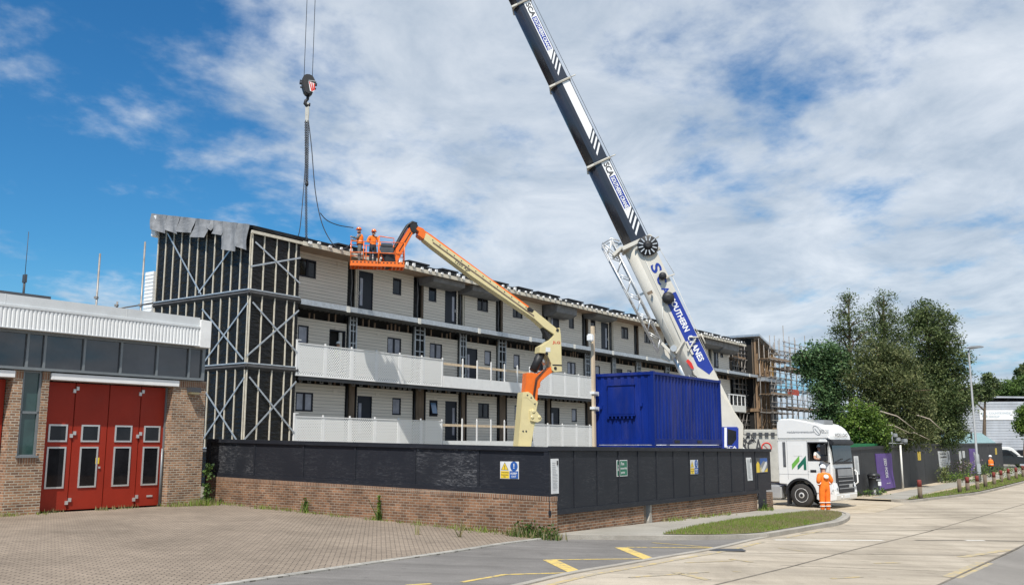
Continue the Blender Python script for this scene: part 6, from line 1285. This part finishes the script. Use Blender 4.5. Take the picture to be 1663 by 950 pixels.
tree('broadleaf_tree', 'large green broadleaf crown above the silver shed', 150, 1645, [(1640, 636, 22, 13), (1662, 630, 20, 14), (1622, 645, 14, 9), (1650, 652, 26, 10), (1680, 640, 22, 20)], 'oak', .5, .45, trunk_r=.5, group='trees around the silver shed', seed=8)
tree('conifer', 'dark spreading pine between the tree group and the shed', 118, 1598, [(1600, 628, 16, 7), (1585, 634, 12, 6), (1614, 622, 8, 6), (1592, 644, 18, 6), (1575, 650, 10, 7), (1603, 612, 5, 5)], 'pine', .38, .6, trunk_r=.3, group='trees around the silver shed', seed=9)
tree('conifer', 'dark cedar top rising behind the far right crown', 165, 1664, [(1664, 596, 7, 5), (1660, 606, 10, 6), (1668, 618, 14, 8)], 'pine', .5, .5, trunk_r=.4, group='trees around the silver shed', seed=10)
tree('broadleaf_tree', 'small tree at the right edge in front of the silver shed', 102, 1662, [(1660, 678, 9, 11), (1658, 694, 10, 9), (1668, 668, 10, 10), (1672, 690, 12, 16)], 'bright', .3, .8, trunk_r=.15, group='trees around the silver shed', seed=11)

# ------------------------------------------------------------------ far buildings, scaffolds
wg = thing('timber_frame_wing', 'unfinished timber framed wing with sloping roof wrapped in scaffolding', 'building', flat_pt(65.6, 0, 0), ADEG)
mb = MB(); mb.prism([(0.1, 2.0), (5.5, 2.0), (5.5, 12.7), (.1, 14.2)], XZ, .35, 6.5); mb.build('dark_interior', 'dark', wg)
for x in [0, .7, 1.4, 2.1, 2.8, 3.5, 4.2, 4.9, 5.5]: mb = MB(); mb.box(x - .06, x + .06, .1, .3, 2.0, 14.2 - .27*x); mb.build('stud', 'wingtimber', wg)
for y in [.5, 2.1, 3.7, 5.3]: mb = MB(); mb.box(-.06, .06, y - .05, y + .05, 2.0, 14.15); mb.build('stud', 'oldtimber', wg)
for z in (2.6, 6.3, 9.9): mb = MB(); mb.box(-.12, 5.6, .05, 6.4, z, z + .35); mb.build('floor_edge', 'wingtimber', wg)
mb = MB(); mb.box(4.2, 5.45, .08, .32, 10.3, 12.8); mb.build('sheathing', 'ply', wg); mb = MB(); mb.box(3.6, 5.5, .06, .34, 5.2, 9.8); mb.build('sheathing', 'darkgrey', wg)
mb = MB(); mb.prism([(-.4, 14.42), (5.9, 12.75), (5.9, 12.95), (-.4, 14.65)], XZ, -.5, 7); mb.build('roof', 'steel', wg)
for z0, z1 in ((9.55, 9.9), (2.75, 3.2)): MB().box(-.3, 5.8, -.9, .0, z0, z1).build('walkway_edge', 'steel', wg)
def scaffold(label, t0, w0, w1, xs, lifts, h, seed, boards=(), net=None, tall=.5, zb=.1):
    rnd = random.Random(seed); sc = thing('scaffold', label, 'scaffold', flat_pt(t0, w0, 0), ADEG); d = w1 - w0
    for x in xs:
        for y in (0, d): mb = MB(); mb.tube([(x, y, zb), (x + rnd.uniform(-.03, .03), y, h + rnd.uniform(-.4, 1.6*tall))], .045, 6); mb.build('standard', 'tube', sc)
    for z in lifts:
        for dz in (0, .55, 1.05):
            for y in ((0, d) if dz == 0 else (0,)): mb = MB(); mb.tube([(xs[0] - .5, y - .06, z + dz + rnd.uniform(-.04, .04)), (xs[-1] + rnd.uniform(.2, .8), y - .06, z + dz + rnd.uniform(-.04, .04))], .04, 6); mb.build('ledger', 'tube', sc)
        for x in xs: mb = MB(); mb.tube([(x + .06, -.25, z - .06), (x + .06, d + .25, z - .06)], .04, 6); mb.build('transom', 'tube', sc)
        if z in boards:
            mb = MB()
            for k in range(4): mb.box(xs[0] - .3, xs[-1] + .2, d*k/4 + .03, d*(k + 1)/4 - .03, z + .02, z + .07)
            mb.box(xs[0] - .3, xs[-1] + .2, -.03, .0, z + .03, z + .24); mb.build('platform', 'wingtimber', sc)
    for z0, z1 in zip(lifts[:-1], lifts[1:]):
        for _ in range(2): k = rnd.randrange(len(xs) - 1); mb = MB(); mb.tube([(xs[k], -.08, z0), (xs[k + 1], -.08, z1)], .035, 6); mb.build('brace', 'tube', sc)
    if net: mb = MB(); a, b, z0, z1 = net; n = 12; [mb.hexa([(a + (b - a)*k/n, -.12 - .04*(k % 2), z0), (a + (b - a)*(k + 1)/n, -.12 - .04*((k + 1) % 2), z0 + .03*(k % 3)), (a + (b - a)*(k + 1)/n, -.10 - .04*((k + 1) % 2), z0), (a + (b - a)*k/n, -.10 - .04*(k % 2), z0), (a + (b - a)*k/n, -.12 - .04*(k % 2), z1), (a + (b - a)*(k + 1)/n, -.12 - .04*((k + 1) % 2), z1), (a + (b - a)*(k + 1)/n, -.10 - .04*((k + 1) % 2), z1), (a + (b - a)*k/n, -.10 - .04*(k % 2), z1)]) for k in range(n)]; mb.build('debris_net', 'net', sc)
    return sc
scaffold('tube scaffold against the front of the timber framed wing', 65.3, -1.6, -.35, [0, 1.5, 3.0, 4.5, 6.2], [2.4, 4.3, 6.2, 8.1, 10.0, 11.9], 14.0, 21, (4.3, 8.1, 11.9))
scaffold('tube scaffold in the gap between the flats and the timber wing', 61.9, 1.2, 2.6, [0, 1.1, 2.2, 3.2], [2.4, 4.3, 6.2, 8.1, 10.0, 11.9], 13.2, 22, (6.2, 10.0, 11.9))
scaffold('open tube scaffold tower standing between the wing and the trees', 70.9, -1.2, .6, [0, 1.9, 3.8, 5.7, 7.6, 9.5, 11.8, 14.2], [2.5, 4.6, 6.8, 9.0, 11.3, 13.2], 14.6, 23, (2.5, 6.8, 11.3), net=(.2, 4.2, 8.35, 9.0), tall=1.0)
mb = MB()
sh = thing('shed', 'silver ribbed industrial shed with a white company sign', 'shed', (at_depth(1553, 723, 125).x, 125, 0), -6)
mb = MB(); z = 0.0
while z < 8.3:
    mb.prism([(0, z), (0, z + .34), (-.06, z + .30), (-.06, z + .05)], lambda u, v, w: (w, u, v), 0, 34); z += .35
mb.box(0, 34, .01, 20, 0, 8.2); mb.build('wall', 'shed', sh)
mb = MB(); mb.prism([(-.3, 8.2), (5, 8.9), (34, 8.5), (34, 8.7), (5, 9.1), (-.3, 8.4)], XZ, -.2, 20); mb.build('roof', 'shed', sh)
mb = MB(); mb.box(3.2, 7.5, -.14, -.07, 6.0, 7.3); sg = mb.build('fascia_sign', 'white', sh)
mb = MB(); add_text(mb, 'G', (3.5, -.145, 6.3), (1, 0, 0), (0, 0, 1), .75, .6); add_text(mb, 'COUNTRYWIDE', (4.4, -.145, 6.75), (1, 0, 0), (0, 0, 1), .26, 2.7); add_text(mb, 'GROUP', (4.4, -.145, 6.3), (1, 0, 0), (0, 0, 1), .26, 1.3); mb.build('lettering', paint('sign_grey', (.45, .53, .58), .5), sg)
tl = thing('low_building', 'low building with pale teal roof behind the far hoarding', 'building', (at_depth(1540, 723, 112).x, 112, 0), 0)
mb = MB(); mb.box(0, 5.2, 0, 6, 0, 2.75); mb.build('wall', 'darkgrey', tl); mb = MB(); mb.prism([(-.3, 2.75), (-.3, 3.0), (3, 4.2), (3, 3.9)], lambda u, v, w: (w, u, v), -.3, 5.5); mb.build('roof', 'teal', tl); mb = MB(); mb.box(2.6, 2.8, -.3, -.2, 3.4, 4.3); mb.build('vent', 'darkgrey', tl)

# ------------------------------------------------------------------ parked cars
mb = MB(); ribbon(mb, [(50.9, 99.3), (66, 96)], .3, -.1, .34); solo(mb, 'retaining_kerb', 'kerb', 'low kerb holding the raised car park at the far right', 'kerb', kind='structure')
bm_ = MB(); bm_.prism([(51, 99.4), (66, 96.1), (140, 180), (70, 200)], lambda u, v, w: (u, v, w), -.1, .32); tag(bm_.build('raised_car_park', 'asphalt_old'), kind='structure')
def car(name, label, px, Y, deg, mat, z=.33, s=1.0, van=False, cat='car'):
    p = at_depth(px, 740, Y); t = thing(name, label, cat, (p.x, Y, z), deg, 'cars parked at the far right')
    pr = [(-2.15, .35), (-2.2, .75), (-2.12, 1.05), (-1.95, 1.12), (1.0, 1.08), (1.75, 1.0), (2.12, .82), (2.2, .55), (2.12, .32)]
    def sc(q): return [(a*s, b*s) for a, b in q]
    mb = MB(); mb.prism(sc(pr), XZt, -.9*s, .9*s); b = mb.build('body', mat, t, .06*s)
    cab_ = [(-2.0, 1.1), (-1.75, 1.62), (-1.5, 1.72), (.1, 1.72), (.35, 1.66), (1.1, 1.08)] if not van else [(-2.0, 1.1), (-2.0, 1.85), (-1.8, 1.98), (.3, 1.98), (.6, 1.85), (1.3, 1.08)]
    mb = MB(); mb.prism(sc(cab_), XZt, -.78*s, .78*s); mb.build('cabin', mat, t, .06*s)
    for a, b2 in (((-1.6, 1.15), (-.65, 1.6)), ((-.55, 1.15), (.25, 1.6))):
        mb = MB(); mb.prism(sc([a, (b2[0] + (.42 if b2[0] > 0 else 0), a[1]), b2, (a[0] + .08, b2[1])]), XZt, -.79*s, .79*s); mb.build('side_window', 'pane', t)
    mb = MB(); mb.prism(sc([(.48, 1.60), (1.12, 1.12), (1.14, 1.14), (.52, 1.62)]), XZt, -.7*s, .7*s); mb.build('windscreen', 'pane', t)
    for x in (-1.35, 1.35):
        for y in (-.86, .66):
            mb = MB(); mb.lathe([(.2*s, 0), (.33*s, .01), (.35*s, .05), (.35*s, .17*s), (.2*s, .2*s)], (x*s, y*s, .35*s), (0, 1, 0), 22); w = mb.build('wheel', 'tyre', t); mb = MB(); mb.lathe([(.23*s, -.01), (.22*s, .02), (.04, .03), (.03, .21*s), (.22*s, .2*s)], (x*s, y*s - .005, .35*s), (0, 1, 0), 16); mb.build('rim', 'alu', w)
    for y in (-.68, .68): mb = MB(); mb.box(2.02*s, 2.16*s, (y - .16)*s, (y + .16)*s, .72*s, .86*s); mb.build('headlight', 'lamp', t, .02)
    mb = MB(); mb.box(2.1*s, 2.215*s, -.45*s, .45*s, .45*s, .68*s); mb.build('grille', 'black', t); mb = MB(); mb.box(.6*s, .75*s, -1.02*s, -.88*s, 1.08*s, 1.22*s); mb.box(.6*s, .75*s, .88*s, 1.02*s, 1.08*s, 1.22*s); mb.build('door_mirror', mat, t, .02)
    return t
car('parked_car', 'black car parked beyond the end of the long hoarding', 1631, 103, -18, 'carblack', s=1.12)
car('parked_van', 'white van parked behind the black car', 1634, 109, -24, 'truck', s=1.12, van=True, cat='van')
car('parked_car', 'dark car at the right edge behind the white van', 1672, 118, -10, 'carblack', s=1.05)

# ------------------------------------------------------------------ street furniture
p = G(1590, 785); lp = thing('lamp_post', 'tall grey street lamp post in the verge of short posts', 'street lamp', (p.x, p.y, .1), 0)
mb = MB(); mb.tube([(0, 0, -.1), (0, 0, 1.95), (0, 0, 2.0), (0, 0, 9.45)], [.16, .15, .085, .055], 12); mb.build('column', 'grey', lp); mb = MB(); mb.tube([(0, 0, 9.35), (.1, 0, 9.55), (.7, -.1, 9.66)], .05, 8); mb.build('bracket', 'steel', lp)
mb = MB(); mb.prism([(.0, 9.6), (.3, 9.75), (1.0, 9.78), (1.3, 9.72), (1.25, 9.64), (.2, 9.58)], lambda u, v, w: (u - .25, w - .1, v), -.16, .16); mb.build('lantern', 'grey', lp, .03)
MB().box(-.13, .13, -.17, -.15, .6, 1.3).build('door', 'steel', lp)
p = G(1467, 797); mb = MB(); mb.tube([(p.x, p.y, -.05), (p.x, p.y, 2.72)], .055, 10); solo(mb, 'pole', 'offwhite', 'plain white pole standing in front of the long hoarding', 'pole')
p = at_depth(1449, 715, 54.6); fl = thing('site_floodlights', 'grey floodlights and camera on a bracket above the hoarding top', 'floodlight', (p.x, p.y, 2.72), 20)
mb = MB(); mb.tube([(0, 0, -.1), (0, 0, .75)], .04, 8); mb.tube([(-.25, 0, .1), (1.0, 0, .1)], .03, 8); mb.build('bracket', 'grey', fl)
for x, z in ((.15, .55), (.35, .32), (.85, .25)): mb = MB(); mb.box(x - .14, x + .14, -.16, .1, z - .11, z + .11); mb.build('floodlight', 'grey', fl, .03)
p = G(1421, 806.5); bn = thing('litter_bin', 'black round litter bin in front of the purple banner', 'litter bin', (p.x, p.y, .09), 20)
mb = MB(); mb.lathe([(.34, 0), (.34, .06), (.27, .08), (.29, .85), (.30, .87)], n=24); mb.build('body', 'bin', bn); mb = MB(); mb.lathe([(.33, .98), (.33, 1.06), (.25, 1.14), (.05, 1.18)], n=24); mb.lathe([(.31, .86), (.31, .9)], n=24); 
for k in range(4): a = R(45 + 90*k); mb.bar((.27*math.cos(a), .27*math.sin(a), .88), (.27*math.cos(a), .27*math.sin(a), 1.0), .08, .05)
mb.build('hood', 'bin', bn); mb = MB(); mb.box(.0, .2, -.305, -.285, .5, .72); mb.build('label', 'paper', bn); mb = MB(); mb.box(-.12, .18, -.33, -.30, .76, .84); mb.build('sticker', 'grey', bn)
def bollard(px, py, h, red, lab, grp='red topped timber posts along the far verge'):
    p = G(px, py); t = thing('bollard', lab, 'bollard', (p.x, p.y, .10), random.uniform(0, 40), grp); r = .10; rn = random.uniform(-.03, .03)
    top = .34 if red else .02; mb = MB(); mb.tube([(0, 0, -.1), (rn*.6, 0, h - top)], [.115, .108], 10); mb.build('post', 'oldtimber', t)
    mb = MB(); mb.tube([(rn*.6, 0, h - top + .001), (rn, 0, h - .03), (rn, 0, h)], [.109, .105, .085], 10); mb.build('painted_top' if red else 'worn_top', 'redtop' if red else 'oldtimber', t)
bollard(1495, 812, .90, 1, 'red topped timber post standing alone at the near end of the verge')
bollard(1559, 803, .76, 0, 'unpainted grey timber post nearest the lone red topped one')
bollard(1601, 794, .80, 0, 'unpainted timber post just right of the tall lamp post')
for px, py, h in ((1572, 800, .80), (1588, 797.5, .82), (1615, 790, .85), (1627, 785.5, .85), (1639, 782.5, .88), (1651, 780, .90), (1662, 777, .95)): bollard(px, py, h, 1, 'short timber post with red painted top in the close row along the verge')
p = at_depth(965, 720, 34.4); tp = thing('timber_post', 'tall sawn timber post with a white floodlight beside the blue container', 'post', (p.x, p.y, 0), 54)
mb = MB(); mb.box(-.06, .06, -.05, .05, 0, 7.05); mb.build('post', 'timber', tp); mb = MB(); mb.box(-.42, -.22, -.2, .02, 6.45, 6.72); mb.build('floodlight', 'white', tp, .04); mb = MB(); mb.bar((-.25, 0, 6.55), (.0, 0, 6.62), .05, .05); mb.build('arm', 'grey', tp)
for z in (4.55, 4.0): mb = MB(); mb.box(-.10, .22, -.10, .10, z, z + .09); mb.box(.1, .45, -.02, .02, z - .05, z + .04); mb.build('tape', 'white', tp)
for px, y0, y1, Y, lab in ((155, 412, 500, 40, 'left of the two tall bare scaffold poles behind the fire station'), (227, 393, 512, 41, 'tallest bare scaffold pole, beside the wrapped end of the flats'), (188, 490, 512, 42, 'short bare scaffold pole between the two tall ones')):
    b = at_depth(px, y1, Y); q = at_depth(px, y0, Y); mb = MB(); mb.tube([(b.x, Y, .6), (b.x + .03, Y, q.z)], .045, 8); mb.box(b.x - .07, b.x + .07, Y - .07, Y + .07, b.z + .4, b.z + .5); solo(mb, 'scaffold_pole', 'tube', lab, 'pole', 'scaffold poles behind the fire station')
a = at_depth(150, 508, 41); b = at_depth(248, 492, 45); mb = MB(); mb.tube([a, b], .035, 6); solo(mb, 'rail_tube', 'tube', 'sloping tube running from the poles to the end of the flats', 'tube')
fence_p = [at_depth(1249, 745, 47.5), at_depth(1266, 745, 47.0)]
mb = MB(); mb.box(fence_p[0].x, fence_p[1].x + .6, 47.4, 47.44, .9, 2.25); o = solo(mb, 'banner', 'purple', 'purple banner on the inner fence between hoarding end and lorry', 'banner', 'purple banners')
mb = MB(); mb.box(-.52, -.30, -.03, -.021, .25, .6); mb.box(-.52, -.30, -.03, -.021, .75, 1.05); mb.build('notice', 'sign_yellow', o)
mb = MB(); 
for x in (fence_p[0].x - .1, fence_p[1].x + .7): mb.tube([(x, 47.5, 0), (x, 47.5, 2.3)], .03, 8)
mb.tube([(fence_p[0].x - .1, 47.5, 2.28), (fence_p[1].x + .7, 47.5, 2.28)], .03, 8); mb.tube([(fence_p[0].x - .1, 47.5, .9), (fence_p[1].x + .7, 47.5, .9)], .03, 8); solo(mb, 'inner_fence', 'tube', 'tube frame fence behind the lorry carrying the purple banner', 'fence')
a, b = at_depth(1374, 728, 50.5), at_depth(1443, 722.5, 56.5); mb = MB(); mb.prism([(a.x, a.y), (b.x, b.y), (b.x - 1.0, b.y + 1.2), (a.x - 1.0, a.y + 1.2)], lambda u, v, w: (u, v, w), 2.52, 2.80); solo(mb, 'green_tarpaulin', 'green_sheet', 'green sheet roof edge showing just above the hoarding by the lorry', 'tarpaulin')

# ------------------------------------------------------------------ grass and weeds
rg = random.Random(11)
def inside(x, y, P):
    c = False; j = len(P) - 1
    for i in range(len(P)):
        if (P[i][1] > y) != (P[j][1] > y) and x < (P[j][0] - P[i][0])*(y - P[i][1])/(P[j][1] - P[i][1]) + P[i][0]: c = not c
        j = i
    return c
def blade(mb, x, y, z, h, w, m, lean=.35):
    a = rg.uniform(0, 6.283); dx, dy = math.cos(a)*w, math.sin(a)*w; l = rg.uniform(0, lean)*h; b = rg.uniform(0, 6.283); mb.face([(x - dx, y - dy, z), (x + dx, y + dy, z), (x + math.cos(b)*l, y + math.sin(b)*l, z + h)], m)
GM = [leafmat('grass_green', (.130, .205, .030), (.270, .345, .070)), leafmat('grass_dry', (.24, .21, .10), (.34, .29, .16))]
def grass(name, P, n, h, w, dz, dryfn):
    mb = MB(); xs = [p[0] for p in P]; ys = [p[1] for p in P]; k = 0
    while k < n:
        x, y = rg.uniform(min(xs), max(xs)), rg.uniform(min(ys), max(ys))
        if inside(x, y, P): blade(mb, x, y, gz(x) + dz, h*rg.uniform(.4, 1.3), w, 1 if rg.random() < dryfn(x, y) else 0); k += 1
    o = mb.build(name, GM, None, uv=False, fixn=False); o['kind'] = 'stuff'; return tag(o, 'grass')
def gstuff(o, label): o['label'] = label; o['category'] = 'grass'
gstuff(grass('grass', verge_a, 26000, .075, .012, .11, lambda x, y: .92 if x > 11.2 else (.3 + .45*max(0, math.sin(x*1.7)*math.sin(y*1.1)) + .4*max(0, (x - 9.3)/2))), 'short green grass on the near verge, dry at its rounded tip')
gstuff(grass('grass', verge_b, 20000, .09, .018, .11, lambda x, y: .22 + .3*max(0, math.sin(x*1.3 + y*.4))), 'short green grass on the far verge around the posts')
def weed(label, x, y, z, h, n, spread, mats, dry=.3, grp='weeds along the boundary wall', leafs=0, lm=0, name='weed', cat='weed'):
    t = MB()
    for _ in range(n): blade(t, x + rg.gauss(0, spread), y + rg.gauss(0, spread), z - .02, h*rg.uniform(.4, 1.1), .016 + .01*h, 1 if rg.random() < dry else 0, .6)
    for _ in range(leafs): leaf_quads(t, (x, y, z + h*rg.uniform(.15, 1.0)), spread*.55, 1, .09, lm, rg, 0, .6)
    xs = [v[0] for v in t.v]; o = t.build(name, mats, None, uv=False, fixn=False, origin=(x, y, z)); return tag(o, label, cat, grp)
la = R(LDEG)
def lw(s, d): return (LA[0] + math.cos(la)*s - math.sin(la)*d, LA[1] + math.sin(la)*s + math.cos(la)*d)
for i in range(46):
    s_ = rg.uniform(.1, 14.0); x, y = lw(s_, rg.uniform(.06, .30)); weed('low tuft of grass and weeds at the foot of the long brick wall', x, y, gz(x), rg.uniform(.06, .20), 24, .10, GM, .5)
for s_, h in ((1.0, .24), (1.9, .26), (.4, .2), (2.6, .2)): x, y = lw(s_, .18); weed('low tuft of grass and weeds at the foot of the long brick wall', x, y, gz(x), h, 60, .2, GM, .45)
x, y = lw(5.95, .12); weed('tall narrow green weed against the middle of the brick wall', x, y, gz(x), .72, 14, .03, list(LM['bright']), .3, leafs=120, lm=1)
x, y = lw(9.2, .12); weed('leafy green weed halfway along the brick wall', x, y, gz(x), .45, 14, .06, list(LM['bright']), .3, leafs=60, lm=0)
for px, py in ((497, 832), (745, 872), (678, 868), (940, 858)):
    g = G(px, py)
    weed('dry brown dock stalk growing at the wall foot', g.x, g.y, g.z, .5 if px < 900 else .2, 9, .03, [LM['olive'][1], GM[1]], .5)
sa = R(SDEG)
def sw(x, y): return (ST[0] + math.cos(sa)*x - math.sin(sa)*y, ST[1] + math.sin(sa)*x + math.cos(sa)*y)
for i in range(16): x, y = sw(rg.uniform(-1.5, .2), rg.uniform(-.45, -.05)); weed('rough grass tuft at the foot of the brick pier by the red doors', x, y, .755, rg.uniform(.12, .34), 40, .14, GM, .45, 'weeds at the fire station')
for i in range(7): x, y = sw(rg.uniform(-6.9, -5.3), rg.uniform(-.35, -.05)); weed('rough grass tuft at the foot of the pier with the narrow window', x, y, .755, rg.uniform(.1, .25), 30, .13, GM, .5, 'weeds at the fire station')
for xx in (-3.5, -3.1, -2.6, -4.9): x, y = sw(xx, rg.uniform(-.1, .2)); weed('low weeds in the paving before the red doors', x, y, .765, .16, 34, .14, [LM['olive'][1], GM[1]], .4, 'weeds at the fire station')
x, y = sw(.13, -.1); t = MB()
for _ in range(60): leaf_quads(t, (x + rg.gauss(0, .04), y + rg.gauss(0, .04), .8 + 1.25*rg.random()**1.5), .055, 7, .09, 0 if rg.random() < .6 else 1, rg, .3, .8)
o = t.build('ivy', list(LM['oak']), None, uv=False, fixn=False, origin=(x, y, .76)); tag(o, 'dark green ivy climbing between the brick pier and the hoarding end', 'ivy')
ra = R(RDEG)
for i in range(26):
    s_ = rg.uniform(6.5, 12.5) if i < 20 else rg.uniform(15, 16.5); x, y = RA[0] + math.cos(ra)*s_ + math.sin(ra)*.1, RA[1] + math.sin(ra)*s_ - math.cos(ra)*.1; weed('small grass tuft along the low brick wall by the footpath', x, y, gz(x) + .10, rg.uniform(.08, .2), 22, .10, GM, .45, 'weeds along the low wall')
for i in range(22):
    s_ = rg.uniform(-.3, .7) if i < 12 else rg.uniform(.2, 1.0); x, y = lw(s_ - .1, rg.uniform(.05, .4)); weed('bushy weeds around the brick corner pier', x, y, gz(x), rg.uniform(.15, .38), 34, .12, [LM['bright'][0], GM[1]], .35, 'weeds at the brick corner', leafs=14)
ha = R(HDEG)
def hw(s_, d): return (RH[0] + math.cos(ha)*s_ + math.sin(ha)*d, RH[1] + math.sin(ha)*s_ - math.cos(ha)*d)
def bush(label, s_, d, h, r, n, mats, name='flowering_weed', cat='plant'):
    x, y = hw(s_, d); t = MB()
    for _ in range(n): p = (x + rg.gauss(0, r), y + rg.gauss(0, r*.5), .1 + h*rg.random()**.8*(1 - .3*rg.random())); leaf_quads(t, p, .12, 5, .14, 0 if rg.random() < .55 else 1, rg, 0, .6)
    for _ in range(12): a = rg.gauss(0, r*.6); t.tube([(x + a*.5, y, .08), (x + a, y, .1 + h*.8)], .012, 4, 0)
    tag(t.build(name, mats, None, uv=False, fixn=False, origin=(x, y, .1)), label, cat, 'plants growing at the foot of the long hoarding')
pink = leafmat('pink_flower', (.34, .22, .30), (.55, .42, .50))
bush('pink flowering weed below the white lettered poster', 28.0, .9, 1.75, .75, 90, [LM['olive'][1], pink])
bush('yellow green low weeds left of the pink flowers', 24.5, 1.0, .75, 1.3, 130, [LM['bright'][0], LM['bright'][1]])
bush('tall grey green spikes of weed on the hoarding foot', 22.5, .6, 1.35, .25, 50, [LM['pine'][1], LM['olive'][1]])
bush('dark leafy bramble clump left of the lamp post', 36.5, 1.0, 1.1, 1.5, 170, list(LM['oak']))
bush('leafy weeds around the walking worker', 47.0, 1.0, .9, 1.6, 90, list(LM['bright']))
bush('small green weeds between lorry and bin', 1.2, .35, .4, .6, 22, list(LM['oak']))
bush('small pale weeds right beside the bin', 3.2, .5, .35, .25, 14, [LM['bright'][1], LM['bright'][1]])
x, y = RA[0] + math.cos(ra)*15.75 + math.sin(ra)*.1, RA[1] + math.sin(ra)*15.75 - math.cos(ra)*.1; weed('green weed at the foot of the black end board', x, y, gz(x) + .1, .3, 50, .16, list(LM['bright']), .4, 'weeds along the low wall', leafs=40)
